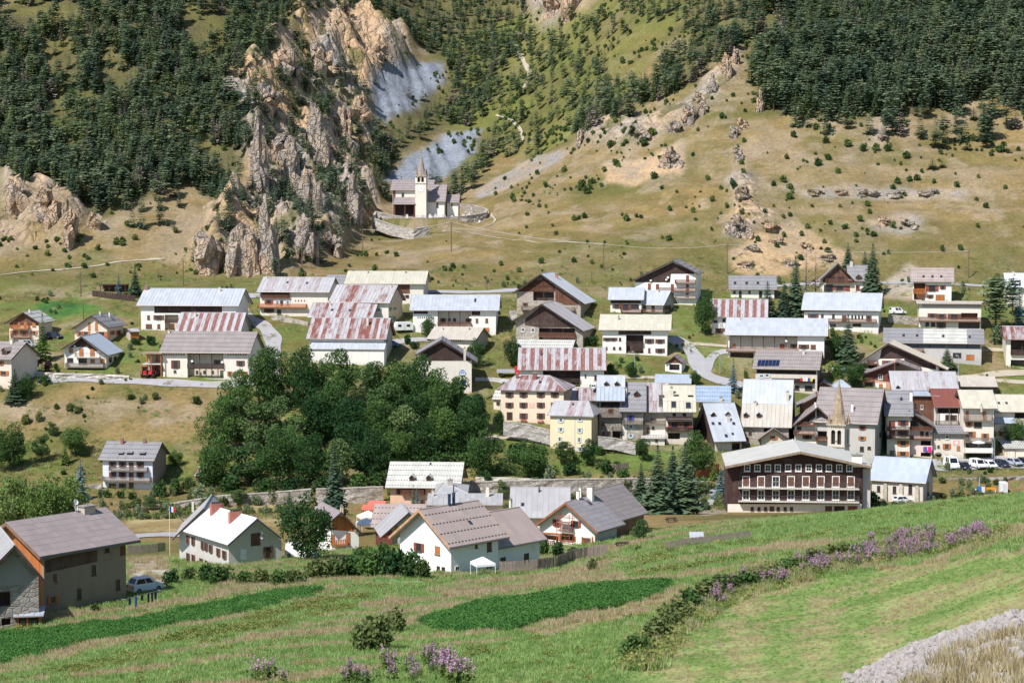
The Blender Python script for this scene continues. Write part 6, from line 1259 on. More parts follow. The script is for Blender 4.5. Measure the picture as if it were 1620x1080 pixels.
def leaves(C, size, rs, up=.35):
    """one leaf-clump face per centre"""
    n = len(C); a = unit(rs.normal(size=(n, 3))); nn = unit(rs.normal(size=(n, 3)) + np.array([0, 0, up])); a = unit(a - nn * (a * nn).sum(1, keepdims=True)); b = np.cross(nn, a)
    s = (size * rs.uniform(.6, 1.3, (n, 1))); a = a * s; b = b * s * rs.uniform(.5, .9, (n, 1))
    return np.stack([C - a, C - b * .9 + a * .1, C + a, C + b * .9 - a * .1], 1)
def broadleaf(h, r, seed, mat, nleaf=2600, lsize=.34, low=.18, lobes=16):
    rs = np.random.RandomState(seed); cz = h * (low + (1 - low) * .5); rz = h * (1 - low) * .5; L = []
    for i in range(lobes):
        d = unit(rs.normal(size=3)); q = rs.uniform(.35, .78) ** .8; c = np.array([d[0] * r * q, d[1] * r * q, cz + d[2] * rz * q]); L.append((c, r * rs.uniform(.3, .48)))
    C = []
    per = nleaf // lobes
    for c, rr in L:
        d = unit(rs.normal(size=(per, 3))); rad = rr * rs.uniform(.55, 1.08, (per, 1)) ** .7
        C.append(c + d * rad * np.array([1, 1, .85]))
    C = np.concatenate(C); C = C[C[:, 2] > h * .06]
    cr = quads('crown', leaves(C, lsize, rs), mat)
    mb = MB(); tr = max(.12, h * .022); mb.tube((0, 0, -.8), (0, 0, h * .45), tr, tr * .6, 7)
    for c, rr in L[:8]: mb.tube((0, 0, h * rs.uniform(.2, .42)), tuple(c), tr * .45, tr * .15, 5)
    return mb.mesh('trunk', M_BARK), cr
def conifer(h, r, seed, mat, whorls=22, per=8, sprays=5, droop=.35, rag=.25, low=.06, pine=False):
    rs = np.random.RandomState(seed); V = []
    for w in range(whorls):
        t = (w + rs.uniform(-.3, .3)) / whorls; t = min(max(t, 0), 1); z = h * (low + (1 - low) * t)
        prof = (1 - t) ** .85 if not pine else math.sin(PI * min(1, .22 + .78 * (1 - t) * .98)) ** .7 * (1.0 if t < .9 else .7)
        R_ = r * prof * rs.uniform(1 - rag, 1.05) + .12
        n = max(4, int(per * (.55 + .45 * prof)))
        a0 = rs.uniform(0, 2 * PI)
        for k in range(n):
            a = a0 + 2 * PI * k / n + rs.uniform(-.25, .25); L = R_ * rs.uniform(.7, 1.1); dr = droop * rs.uniform(.5, 1.3); up = rs.uniform(.0, .2)
            d = np.array([math.cos(a), math.sin(a), 0]); sd = np.array([-d[1], d[0], 0])
            for s_ in range(sprays):
                u0 = s_ / sprays; u1 = (s_ + 1.25) / sprays; wd = L * .4 * (1 - u0 * .6) * rs.uniform(.7, 1.2) + .06
                p0 = d * L * u0 + np.array([0, 0, z - dr * L * u0 ** 1.3 + up * L * u0]); p1 = d * L * u1 + np.array([0, 0, z - dr * L * u1 ** 1.3 + up * L * u1 - .05 * L])
                tl = rs.uniform(-.5, .5); sv = sd * wd + np.array([0, 0, tl * wd])
                V.append([p0 - sv * .25, p0 * .35 + p1 * .65 - sv, p1, p0 * .35 + p1 * .65 + sv])
    tip = np.array([0, 0, h])
    for k in range(3):
        a = k * 2.1; d = np.array([math.cos(a), math.sin(a), 0]) * r * .07; V.append([tip - np.array([0, 0, h * .09]), tip - np.array([0, 0, h * .05]) + d, tip, tip - np.array([0, 0, h * .05]) - d])
    mb = MB(); tr = max(.1, h * .018); mb.tube((0, 0, -.8), (0, 0, h * .95), tr, .02, 6)
    return mb.mesh('trunk', M_BARK), quads('crown', V, mat)
def shrub(h, r, seed, mat, n=500, ls=.2, lobes=7):
    rs = np.random.RandomState(seed); C = []
    for i in range(lobes):
        a = rs.uniform(0, 2 * PI); q = rs.uniform(0, .6) * r; c = np.array([math.cos(a) * q, math.sin(a) * q, h * rs.uniform(.25, .6)]); rr = rs.uniform(.35, .55) * np.array([r, r, h * .9])
        d = unit(rs.normal(size=(n // lobes, 3))); C.append(c + d * rr * rs.uniform(.6, 1.05, (n // lobes, 1)))
    C = np.concatenate(C); C = C[(C[:, 2] > 0) & (C[:, 2] < h * 1.1)]
    mb = MB()
    for i in range(4):
        a = i * 1.6; mb.tube((0, 0, -.3), (math.cos(a) * r * .4, math.sin(a) * r * .4, h * .5), .05, .02, 4)
    return mb.mesh('stem', M_BARK), quads('foliage', leaves(C, ls, rs), mat)
# prototypes: unit-ish size, scaled per tree
PROTO = {}
for i in range(4): PROTO['leaf', i] = (10, 4.4) + broadleaf(10, 4.4, 10 + i, M_LEAF, 6800, .2, .02, 24)
for i in range(2): PROTO['ash', i] = (10, 3.4) + broadleaf(10, 3.4, 30 + i, M_LEAF2, 4600, .2, .05, 18)
for i in range(2): PROTO['willow', i] = (8, 4.8) + broadleaf(8, 4.8, 40 + i, M_WIL, 5200, .24, .02, 22)
for i in range(3): PROTO['fir', i] = (14, 3.5) + conifer(14, 3.5, 50 + i, M_SPR, 36, 15, 7, .3)
for i in range(2): PROTO['blue', i] = (10, 2.2) + conifer(10, 2.2, 60 + i, M_BLUE, 24, 9, 5)
for i in range(1): PROTO['larch', i] = (12, 3) + conifer(12, 3.0, 70 + i, M_LARCH, 26, 10, 5, .2, .4)
for i in range(1): PROTO['dead', i] = (12, 2) + conifer(12, 1.8, 75 + i, M_DEAD, 18, 6, 2, .3, .5)
for i in range(2): PROTO['bigpine', i] = (12, 3.6) + conifer(12, 3.6, 77 + i, M_PINE, 20, 11, 6, .1, .4, .15, True)
for i in range(5): PROTO['pine', i] = (10, 2.3) + conifer(10, 2.3 + .3 * (i % 3), 80 + i, M_PINE, 15, 8, 3, .15, .35, .06 + .06 * (i % 2), i % 2 == 1)
for i in range(4): PROTO['bush', i] = (2, 1.4) + shrub(2, 1.4, 90 + i, M_SHRUB, 700, .17)
for i in range(3): PROTO['dark', i] = (2, 1.4) + shrub(2, 1.4, 100 + i, M_LEAF, 800, .16)
for i in range(3): PROTO['jun', i] = (2, 1.2) + shrub(2, 1.2, 110 + i, M_JUN, 260, .24, 5)
for i in range(1): PROTO['copper', i] = (2, 1.3) + shrub(2, 1.3, 120, M_PURP, 600, .16)
for i in range(1): PROTO['grey', i] = (3, 1.6) + shrub(3, 1.6, 121, M_GREY, 900, .17)
KINDN = dict(leaf='broadleaf_tree', ash='ash_tree', willow='willow_tree', fir='fir_tree', blue='blue_spruce', larch='larch_tree', dead='dead_tree', bigpine='pine_tree', pine='pine_tree', bush='shrub', dark='shrub', jun='juniper_bush', copper='shrub', grey='shrub')
def plant(kind, loc, h, r, label, group=None, rz=None, var=None, rnd=random.Random(5)):
    ks = [k for k in PROTO if k[0] == kind]; k = ks[rnd.randrange(len(ks))] if var is None else (kind, var % len(ks))
    ph, pr, tm, cm = PROTO[k]; nm = KINDN[kind]; o = empty(nm, loc, rnd.uniform(0, 6.28) if rz is None else rz); o.scale = (r / pr, r / pr, h / ph)
    sh = nm in ('shrub', 'juniper_bush'); a = obj('stem' if sh else 'trunk', tm, o); b = obj('foliage' if sh else 'crown', cm, o)
    tag(o, label, 'shrub' if sh else 'tree', group); return o
def tree(px, py, hp, wp, kind, label, dmin=300, group=None, D=None):
    """tree from its foot pixel, height and width in photo pixels"""
    p = hit(px, py, dmin) if D is None else at(px, py, D)
    if D is not None: p.z = float(ground(p.x, p.y))
    m = p.y / F; h = hp * m
    if D is not None: h += max(0, at(px, py, D).z - p.z)
    return plant(kind, p, h, wp * m / 2, label, group)
G1 = 'broadleaf trees of the grove above the river'
rg = random.Random(3)
for (x, y, h, w) in [(345,770,88,62),(392,772,84,64),(440,775,92,66),(492,772,86,62),(540,768,84,60),(585,765,80,62),(350,728,92,58),(398,716,96,64),(446,712,100,66),(494,712,98,62),(545,712,96,66),(596,716,90,64),(648,722,94,66),(698,722,92,62),(738,716,86,54),(372,668,78,54),(412,652,98,56),(438,648,104,62),(486,650,98,60),(530,652,94,62),(578,655,92,62),(625,664,96,64),(676,668,104,62),(722,676,92,60),(748,690,78,46),(612,690,90,60),(640,650,84,58),(700,690,96,60),(730,730,70,54),(675,735,72,54),(625,745,70,54),(455,745,86,60),(560,735,86,60),(520,690,92,60),(660,700,92,60),(360,700,80,52)]:
    tree(x + rg.uniform(-5, 5), y + rg.uniform(-4, 4), h * rg.uniform(.92, 1.06), w * 1.12, 'leaf' if rg.random() < .62 else 'ash', ('leafy tree at the lower edge of the grove above the river' if y > 755 else 'tall leafy tree at the upper edge of the grove below the red rust barn' if y < 680 and x < 600 else 'tall leafy tree in the grove beside the blue shuttered gable' if x > 600 else 'tall leafy tree in the heart of the grove above the river'), 385, G1)
for (x, y) in [(330,768),(365,778),(415,780),(465,780),(515,778),(565,774),(605,770),(335,735),(620,750),(660,742),(700,742),(735,740)]:
    tree(x, y, 30, 48, 'dark', 'leafy understorey bush at the foot of the green grove', 385, 'understorey bushes of the grove')
T = tree
T(765,757,85,64,'leaf','round leafy tree on the bank beside the salmon house roof',385); T(838,757,66,74,'leaf','wide leafy tree below the yellow house',385); T(790,690,46,22,'leaf','slim leafy tree at the corner of the hipped roof house',395); T(893,735,40,36,'ash','pale leafy tree at the foot of the yellow house',385); T(930,738,44,32,'leaf','leafy tree between yellow house and vegetable garden',385); T(1016,730,42,26,'leaf','leafy tree beside the stone retaining wall',385); T(1102,755,72,58,'leaf','big leafy tree between firs and the steep metal roof',385); T(800,752,30,34,'ash','small ash in the hedge above the embankment',385); T(870,776,40,34,'grey','grey green willow shrub on the embankment',378); T(796,790,36,20,'ash','slender young ash in front of the embankment wall',330)
T(1040,812,112,66,'fir','tall dark fir beside the hotel, shorter of the pair',330); T(1083,812,116,72,'fir','tall dark fir nearest the hotel wall',330); T(1064,798,96,52,'fir','fir tree behind the pair of tall firs',350); T(1014,800,70,40,'fir','smaller fir beyond the pair of tall firs',350); T(1140,790,52,36,'blue','blue spruce at the corner of the hotel',352); T(1378,800,30,34,'dark','bushy conifer between hotel and chapel',335); T(1130,760,30,20,'larch','light green larch behind the hotel',365)
T(1258,507,104,40,'fir','tallest fir of the clump beside the rust striped house',450); T(1240,508,64,34,'fir','low fir in the clump beside the rust striped house',450); T(1214,506,62,40,'fir','fir at the rust striped roof end of the clump',450); T(1275,470,70,22,'dead','grey dead larch beside the brown gabled chalet',480); T(1290,470,74,20,'dead','thin leafless larch nearest the brown gabled chalet',480)
T(1380,466,82,40,'fir','tall fir in front of the brown gabled chalet wing',480); T(1341,440,56,30,'fir','dark fir behind the roof of the brown gabled chalet',520); T(1368,445,48,32,'fir','fir behind the wing of the brown gabled chalet',520)
T(1341,574,78,44,'fir','large fir between the two long barns',430); T(1322,568,46,38,'leaf','leafy tree beside the large fir between long barns',430); T(1320,597,26,30,'dark','dark bush below the large fir',425); T(1350,612,46,42,'leaf','leafy tree behind the stone spire',415); T(1160,622,56,24,'blue','slender blue spruce beside the lane junction',430); T(1180,600,16,10,'dark','small dark bush beside the blue spruce',430)
T(1575,528,92,62,'bigpine','broad dark pine beside the flat roofed house',450); T(1602,500,62,34,'bigpine','dark pine behind the broad pine',460); T(1612,520,80,26,'blue','tall blue spruce at the lane end',450); T(1578,470,40,28,'leaf','leafy tree behind the broad dark pine',480); T(1577,545,30,36,'grey','grey round bush below the broad dark pine',440); T(1498,586,40,34,'fir','bushy fir in front of the three toned roof',430)
T(1116,530,70,36,'leaf','tall leafy tree beside the rust striped house',440); T(998,598,26,22,'leaf','small leafy tree below the cream roofed farmhouse',430); T(812,582,54,30,'leaf','leafy tree at the gable of the dark timber barn',430); T(937,548,20,26,'dark','bush beside the dark timber barn wall',440); T(1100,609,24,18,'leaf','small round tree beside the low shed',430); T(966,592,20,24,'dark','dark bush beside the striped roof barn',430)
T(677,534,34,26,'leaf','leafy tree in front of the pale blue roofed barn',440); T(645,545,18,14,'dark','small bush beside the caravan lane',440); T(720,530,12,18,'dark','low bush under the timber loggia',445); T(752,582,50,30,'leaf','leafy tree at the beige roofed house corner',425); T(655,552,14,20,'dark','round bush below the caravan',435)
T(68,572,78,34,'larch','tall pointed larch in front of the beige chalet',440); T(24,638,54,40,'fir','dark spreading fir below the dormer house',430); T(40,634,42,32,'leaf','dark leafy tree beside the spreading fir',430); T(69,608,16,28,'dark','clipped round bush beside the lane',430); T(74,588,16,18,'copper','dark purple bush in the chalet garden',440); T(88,585,12,12,'dark','small bush beside the purple bush',440); T(188,468,36,18,'blue','blue spruce beside the plank fence',500); T(214,470,50,26,'fir','dark fir beside the plank fence',500); T(238,546,18,20,'dark','bush behind the orange plank shed',440); T(215,545,12,22,'dark','low bush in the kitchen garden',440)
T(22,742,72,52,'leaf','leafy tree at the foot of the grassy bank',395); T(3,745,66,44,'leaf','second leafy tree at the foot of the bank',395); T(66,732,52,28,'ash','slim ash on the grassy bank',400); T(118,722,52,46,'leaf','round leafy tree on the grassy bank',400); T(103,736,46,20,'larch','light green larch before the round leafy tree',398); T(84,690,26,18,'ash','small ash above the grassy bank trees',405); T(128,790,64,36,'blue','blue spruce beside the three storey house',385)
for i, (x, y, h, w) in enumerate([(28,838,86,74),(72,842,92,78),(112,836,84,66),(-8,850,80,70)]): T(x, y, h, w, 'willow', 'pale green willow behind the brown farmhouse roof', 262, 'willows behind the brown farmhouse')
T(277,738,28,24,'leaf','small leafy tree beside the three storey white house',390); T(256,785,30,34,'dark','leafy hedge bush beside the river meadow wall',380); T(282,782,34,34,'dark','tall hedge bush in front of the rusty hut',380); T(300,780,28,26,'ash','light hedge tree near the rusty hut',380); T(316,798,34,34,'grey','grey willow bush behind the white roof',340); T(168,787,14,18,'dark','round bush under the three storey house',385); T(190,788,14,18,'dark','low bush at the wall of the three storey house',385); T(210,790,14,18,'dark','round bush beside the wall end of the three storey house',385)
T(530,850,150,66,'fir','very tall dark spruce behind the orange gabled chalet',300); T(486,888,120,86,'leaf','large dark leafy tree beside the white roofed house',240); T(458,832,56,40,'fir','dark fir behind the white roofed house',300); T(660,800,30,28,'blue','blue grey spruce before the salmon house',330,None,345); T(654,798,34,14,'fir','narrow fir before the salmon house wall',330,None,350)
T(1018,856,38,34,'ash','young fruit tree in the garden below the asphalt road',250); T(1004,852,22,18,'ash','smaller fruit tree in the garden below the road',250); T(937,905,24,20,'bush','lone bush on the meadow below the plank fence',200)
T(1567,716,44,24,'leaf','leafy tree on the terrace of the tall white house',396); T(1605,702,38,46,'leaf','leafy tree behind the cream garage',398); T(1530,722,18,20,'dark','bush beside the parasol terrace',396)
for i, (x, y, h, w, k) in enumerate([(275,925,30,40,'dark'),(300,920,24,34,'bush'),(325,922,34,44,'dark'),(352,924,36,50,'dark'),(382,925,28,40,'dark'),(410,926,30,46,'bush'),(436,928,34,44,'dark'),(468,925,26,40,'bush'),(500,918,36,54,'bush'),(530,916,38,56,'bush'),(560,914,44,60,'dark'),(592,914,56,62,'dark'),(622,914,54,60,'dark'),(650,915,48,52,'dark'),(668,917,34,40,'bush'),(575,900,44,50,'dark'),(610,892,40,44,'dark')]):
    T(x, y, h, w, k, 'leafy hedge bush in the thicket between white roof and white gable' if k == 'dark' else 'olive green scrub bush in the thicket between white roof and white gable', 200, 'hedge bushes of the near thicket')
for i, (x, y, h, w) in enumerate([(845,905,14,16),(905,878,16,26),(860,880,34,36),(884,884,30,34),(945,880,18,20),(1010,872,10,14)]): T(x, y, h, w, 'dark', 'garden bush inside the plank fence', 225, 'bushes by the plank fence')
T(588,1030,62,84,'bush','large lone shrub in the meadow above the purple flowers',100); T(625,1002,40,50,'bush','shrub behind the large lone meadow shrub',120)
for i, (x, y, h, w) in enumerate([(1010,1040,60,70),(1040,1018,62,76),(1070,985,56,70),(1095,965,54,72),(1120,948,50,70),(1150,938,46,66),(1180,930,40,60),(1060,1000,50,60),(1215,920,38,56),(1250,905,36,60),(1290,895,40,56),(1325,882,36,60),(1360,880,30,50)]):
    T(x, y, h * .72, w, 'bush' if i % 3 else 'dark', 'olive scrub bush in the flowering field hedge' if i % 3 else 'dark green bush in the flowering field hedge', 80, 'bushes of the field hedge')
for i, (x, y, h, w) in enumerate([(150,1010 - 40,16,24),(95,935,14,26),(310,640,14,20),(245,632,12,18),(205,632,10,14)]):
    T(x, y, h, w, 'bush', ['low bush on the grass below the brown farmhouse', 'low bush at the brown farmhouse wall', 'dark bush on the grassy bank beside the grove', 'lone bush in the middle of the grassy bank', 'tiny bush on the grassy bank'][i], [150, 190, 400, 400, 400][i])
for i, (x, y, h, w) in enumerate([(40,672,18,22),(62,668,16,18),(110,652,14,22),(122,654,12,18)]): T(x, y, h, w, 'bush', 'ochre scrub on the dry upper part of the grassy bank', 400, 'scrub on the grassy bank')
for i, (x, y, h, w) in enumerate([(770,770,30,34),(905,752,26,34),(960,750,24,34),(985,760,22,30),(1110,790,24,30),(850,742,28,38),(820,735,40,44),(690,740,24,34),(620,738,22,30),(945,720,18,26),(975,742,14,22),(1130,705,12,18)]): T(x, y, h, w, 'dark', 'leafy bush along the terraced gardens above the embankment', 384, 'bushes of the terraced gardens')
# ---- hillside junipers and small pines that show singly
rj = random.Random(9)
JP = [(929,308,14),(989,350,12),(974,262,12),(955,272,9),(1000,213,18),(1010,218,16),(1030,215,14),(1047,300,8),(1244,252,10),(1256,218,12),(1308,228,12),(1340,232,14),(1365,240,14),(1386,238,14),(1405,240,14),(1480,235,26),(1495,235,20),(1530,238,18),(1560,235,24),(1580,240,12),(1293,262,14),(1325,275,10),(1475,268,18),(1490,265,16),(1360,350,10),(1375,338,9),(1250,300,12),(1248,315,12),(1325,180,18),(1180,200,10),(1100,350,6),(985,342,6),(1006,345,7),(1014,346,7),(880,372,8),(930,385,6),(560,440,14),(480,448,14),(1490,395,8),(1372,372,7),(1405,402,7),(1150,330,10),(1560,330,10),(1545,318,8),(1590,300,8),(832,362,6),(1085,330,5),(1240,290,12),(1225,295,9),(1420,290,12),(1440,288,10),(1450,285,11),(1640,200,20),(1600,205,16),(1570,180,22),(1540,190,20),(1450,185,16),(1430,200,14),(1340,205,16),(1290,205,12),(1310,205,10)]
for x, y, h in JP:
    big = h > 14; T(x, y, h, h * (1.0 if big else 1.3), 'pine' if big else 'jun', ('small dark pine standing alone on the dry hillside' if x > 1150 else 'small dark pine on the meadow below the ridge crags') if big else ('round green juniper on the meadow between church and rock rib' if x < 1150 else 'round green juniper on the dry slope beyond the rock rib'), 545, 'junipers and pines scattered on the dry hillside')
cl = [(rj.uniform(830, 1640), rj.uniform(225, 420)) for i in range(26)]
for i in range(150):
    c_ = rj.choice(cl); x = c_[0] + rj.gauss(0, 34); y = c_[1] + rj.gauss(0, 11)
    if not (800 < x < 1650 and 222 < y < 428): continue
    if x < 930 and y < 270: continue
    h = rj.choice((2.5, 3.5, 4.5, 6, 9)) * rj.uniform(.8, 1.2) * (1.3 if y < 300 else 1); T(x, y, h, h * rj.uniform(1.1, 1.8), 'jun', ('tiny' if h < 4 else 'small' if h < 7 else 'larger') + (' green juniper on the meadow between church and rock rib' if x < 1150 else ' green juniper on the dry slope beyond the rock rib'), 545, 'junipers and pines scattered on the dry hillside')
for i in range(46):
    x = rj.uniform(0, 560); y = rj.uniform(375, 440); h = rj.uniform(4, 9)
    T(x, y, h, h * 1.6, 'jun', 'green bush at the dry foot of the forested slope', 535, 'bushes at the foot of the forest')
# ---- forests: points on the slope
rs = np.random.RandomState(4)
pts = []
for (d0, d1, sp) in ((545, 720, 2.35), (720, 900, 2.8), (900, 1180, 4.0)):
    ys = np.arange(d0, d1, sp)
    for y_ in ys:
        xs_ = np.arange(-.32 * y_, .32 * y_, sp); pts.append(np.stack([xs_ + rs.uniform(-.48, .48, len(xs_)) * sp, np.full(len(xs_), y_) + rs.uniform(-.48, .48, len(xs_)) * sp], 1))
pts = np.concatenate(pts); gz = ground(pts[:, 0], pts[:, 1]); dz = gz - CAMZ; fw = pts[:, 1] * CP - dz * SP; ppx = CX + F * pts[:, 0] / fw; ppy = CY - F * (pts[:, 1] * SP + dz * CP) / fw
wob = (fbm(ppx * .02, ppy * .02, 3, 91) - .5) * 40; wob2 = (fbm(ppx * .02 + 9, ppy * .02, 3, 92) - .5) * 40
den = np.zeros(len(pts))
FD = [(FOREST_POLYS[0], .8), (FOREST_POLYS[1], .72), (FOREST_POLYS[2], .4), (FOREST_POLYS[3], .84), (FOREST_POLYS[4], .26),
      ([(392,180),(420,98),(520,60),(600,120),(592,300),(560,380),(470,420),(330,440),(330,330),(380,300)], .36), ([(600,300),(640,270),(700,290),(740,270),(790,240),(760,300),(740,315),(600,335)], .35), ([(700,60),(900,0),(1000,60),(930,170),(840,240),(760,260)], .2), ([(-300,-60),(-20,-60),(-20,270),(-300,270)], .9), ([(1640,-60),(1950,-60),(1950,170),(1640,170)], .9), ([(1190,180),(1420,190),(1620,150),(1620,230),(1420,225),(1300,210)], .12), ([(130,300),(300,290),(380,330),(330,380),(160,360)], .1)]
for poly, d in FD: den = np.maximum(den, inpoly(ppx + wob, ppy + wob2, poly) * d)
clear = [[(280,10),(370,30),(360,70),(310,100),(290,70)], [(0,10),(110,0),(160,30),(60,45),(0,50)], [(340,230),(380,240),(375,290),(350,300)], [(520,-5),(565,30),(640,60),(640,110),(590,110),(500,60)], [(580,100),(710,88),(712,150),(640,214),(585,215)], [(595,305),(640,245),(700,205),(775,195),(768,250),(715,305)], [(60,70),(110,66),(120,120),(70,130)], [(150,90),(190,84),(215,130),(160,150)], [(1000,50),(1100,20),(1080,40),(1010,75)], [(825,-30),(940,-30),(930,30),(850,45)], [(590,250),(775,240),(780,380),(560,380)]]
for c in clear[:-1]: den[inpoly(ppx + wob * .3, ppy + wob2 * .3, c)] *= .08
den[inpoly(ppx, ppy, clear[-1]) & (pts[:, 1] < 690)] = 0
gap = fbm(pts[:, 0] / 14, pts[:, 1] / 14, 3, 77); den *= np.clip((gap - .24) / .1, .2, 1)
keep = rs.uniform(size=len(pts)) < den; FP = pts[keep]; FZ = gz[keep]; fpx = ppx[keep]; fpy = ppy[keep]
FH = rs.choice([.6, .8, 1, 1, 1.15], len(FP)) * rs.uniform(6.6, 10.2, len(FP)) * np.where((fpx > 1180), 1.25, 1.0) * np.where((FP[:, 1] > 760), .8, 1.0) * np.where(inpoly(fpx, fpy, FD[5][0]), .7, 1.0)
vis = (fpx > -10) & (fpx < 1630) & (fpy > -5)
szp = np.where(vis, FH / FP[:, 1], 0); order = np.argsort(-szp); single = order[:230]; rest = np.setdiff1d(np.arange(len(FP)), single)
rp = random.Random(12)
def pine_label(i):
    sz_ = 'tall' if FH[i] > 9.6 else 'short' if FH[i] < 6.5 else 'middling'
    pl = 'forest behind the orange faced boulder' if fpx[i] < 330 else 'ledges of the rock massif' if fpx[i] < 590 else 'wooded slope behind the hilltop church' if fpx[i] < 900 else 'wood beside the ridge line crags' if fpx[i] < 1180 else 'forest edge above the dry hillside'
    return '%s dark pine in the %s' % (sz_, pl) if 'ledges' not in pl else '%s dark pine growing on the %s' % (sz_, pl)
for i in single:
    plant('pine', (FP[i, 0], FP[i, 1], FZ[i] - .2), FH[i], FH[i] * rs.uniform(.2, .27), pine_label(i), 'pines of the mountain forest', var=rp.randrange(5))
# ---- one scatter tool for what nobody could count
def scatter(name, P, S, meshes, label, mat=None, tilt=0.0, aspect=None, seed=1):
    r_ = np.random.RandomState(seed); me = bpy.data.meshes.new(name); n = len(P); me.vertices.add(n); me.vertices.foreach_set('co', np.asarray(P, np.float32).ravel())
    S = np.asarray(S, np.float32)
    S3 = np.stack([S, S, S], 1) if S.ndim == 1 else S
    a = me.attributes.new('size', 'FLOAT_VECTOR', 'POINT'); a.data.foreach_set('vector', S3.astype(np.float32).ravel())
    rot = np.stack([r_.normal(size=n) * tilt, r_.normal(size=n) * tilt, r_.uniform(0, 6.283, n)], 1); a = me.attributes.new('turn', 'FLOAT_VECTOR', 'POINT'); a.data.foreach_set('vector', rot.astype(np.float32).ravel())
    a = me.attributes.new('pick', 'INT', 'POINT'); a.data.foreach_set('value', r_.randint(0, len(meshes), n).astype(np.int32))
    src = bpy.data.collections.new(name + '_kinds')
    for k, m_ in enumerate(meshes): src.objects.link(bpy.data.objects.new('%s_kind_%02d' % (name, k), m_))
    ng = bpy.data.node_groups.new(name + '_scatter', 'GeometryNodeTree'); ng.interface.new_socket('Geometry', in_out='INPUT', socket_type='NodeSocketGeometry'); ng.interface.new_socket('Geometry', in_out='OUTPUT', socket_type='NodeSocketGeometry')
    N = ng.nodes; gi = N.new('NodeGroupInput'); go = N.new('NodeGroupOutput'); ip = N.new('GeometryNodeInstanceOnPoints'); ci = N.new('GeometryNodeCollectionInfo'); ci.inputs[0].default_value = src; ci.inputs['Separate Children'].default_value = True; ci.inputs['Reset Children'].default_value = True
    def attr(nm, ty):
        t = N.new('GeometryNodeInputNamedAttribute'); t.data_type = ty; t.inputs[0].default_value = nm; return t.outputs[0]
    ip.inputs['Pick Instance'].default_value = True; l = ng.links
    l.new(gi.outputs[0], ip.inputs['Points']); l.new(ci.outputs[0], ip.inputs['Instance']); l.new(attr('pick', 'INT'), ip.inputs['Instance Index']); l.new(attr('size', 'FLOAT_VECTOR'), ip.inputs['Scale'])
    er = N.new('FunctionNodeEulerToRotation'); l.new(attr('turn', 'FLOAT_VECTOR'), er.inputs[0]); l.new(er.outputs[0], ip.inputs['Rotation']); l.new(ip.outputs[0], go.inputs[0])
    o = obj(name, me); md = o.modifiers.new('scatter', 'NODES'); md.node_group = ng; o['kind'] = 'stuff'; o['label'] = label; o['category'] = name.split('_')[-1]
    return o
M_PINE2 = leafmat('larch_pine_needles', (108,128,84), (142,154,106), .34, .8)
def _re(me, m):
    c = me.copy(); c.materials.clear(); c.materials.append(m); return c
FK = [PROTO['pine', i][3] for i in range(5)] * 2 + [_re(PROTO['pine', i][3], M_PINE2) for i in range(3)] + [_re(PROTO['pine', 2][3], M_DEAD)]
scatter('mountain_forest', np.column_stack([FP[rest], FZ[rest] - .2]), np.column_stack([FH[rest] * .1 * rs.uniform(.85, 1.15, len(rest)), FH[rest] * .1 * rs.uniform(.85, 1.15, len(rest)), FH[rest] * .1]), FK, 'dense dark pine forest covering the mountainsides', seed=5)
# small scrub on the hills
def onground(n, d0, d1, x0, x1, seed):
    r_ = np.random.RandomState(seed); y = r_.uniform(d0, d1, n); px = r_.uniform(x0, x1, n); x = (px - CX) / F * y; z = ground(x, y); dz_ = z - CAMZ; fw_ = y * CP - dz_ * SP
    return np.column_stack([x, y, z]), CX + F * x / fw_, CY - F * (y * SP + dz_ * CP) / fw_, r_
P, qx, qy, r_ = onground(15000, 545, 1050, -100, 1720, 21)
d = fbm(P[:, 0] / 16, P[:, 1] / 16, 3, 33); k = (r_.uniform(size=len(P)) < np.clip((d - .42) * 2.2, .03, .8) * np.where((qx > 690) & (qx < 1120) & (qy < 245), 2.4, .3)) & ~inpoly(qx, qy, clear[-1])
scatter('hillside_scrub', P[k] - [0, 0, .1], r_.uniform(.35, 1.1, k.sum()), [PROTO['jun', i][3] for i in range(3)], 'low green scrub dotted over the mountain slopes', seed=6)
# ---- grass, flowers and stones of the near slope
def tuft(name, n, h, spread, w, mat, seed, lean=.35):
    r_ = np.random.RandomState(seed); V = []
    for i in range(n):
        a = r_.uniform(0, 6.283); q = r_.uniform(0, spread); c = np.array([math.cos(a) * q, math.sin(a) * q, 0]); b = r_.uniform(0, 6.283); s_ = np.array([math.cos(b), math.sin(b), 0]) * w; t = np.array([r_.normal() * lean, r_.normal() * lean, 1]) * h * r_.uniform(.55, 1.1)
        V.append([c - s_, c + s_, c + t * .6 + s_ * .6, c + t])
    return quads(name, V, mat)
def grassmat(name, c, c2): return leafmat(name, c, c2, .3, .9)
MG = grassmat('green_grass', (118,150,78), (166,186,118)); MS = grassmat('straw_grass', (164,148,110), (200,186,150)); MD = grassmat('alfalfa', (58,106,46), (96,140,68)); MW = grassmat('meadow_weeds', (100,118,58), (158,156,92)); MF = grassmat('fireweed_flowers', (176,132,162), (208,170,192)); MK = grassmat('fireweed_stems', (84,110,58), (116,134,72))
TG = [tuft('grass_tuft', 26, .3, .34, .022, MG, 1 + i) for i in range(3)]; TS = [tuft('straw_tuft', 30, .36, .36, .016, MS, 11 + i, .25) for i in range(3)]; TD = [quads('alfalfa_tuft', leaves(np.random.RandomState(i).uniform([-.38, -.38, .05], [.38, .38, .42], (70, 3)), .055, np.random.RandomState(i)), MD) for i in range(3)]; TW = [quads('weed_tuft', leaves(np.random.RandomState(20 + i).uniform([-.3, -.3, .03], [.3, .3, .35], (44, 3)), .055, np.random.RandomState(i)), MW) for i in range(3)]
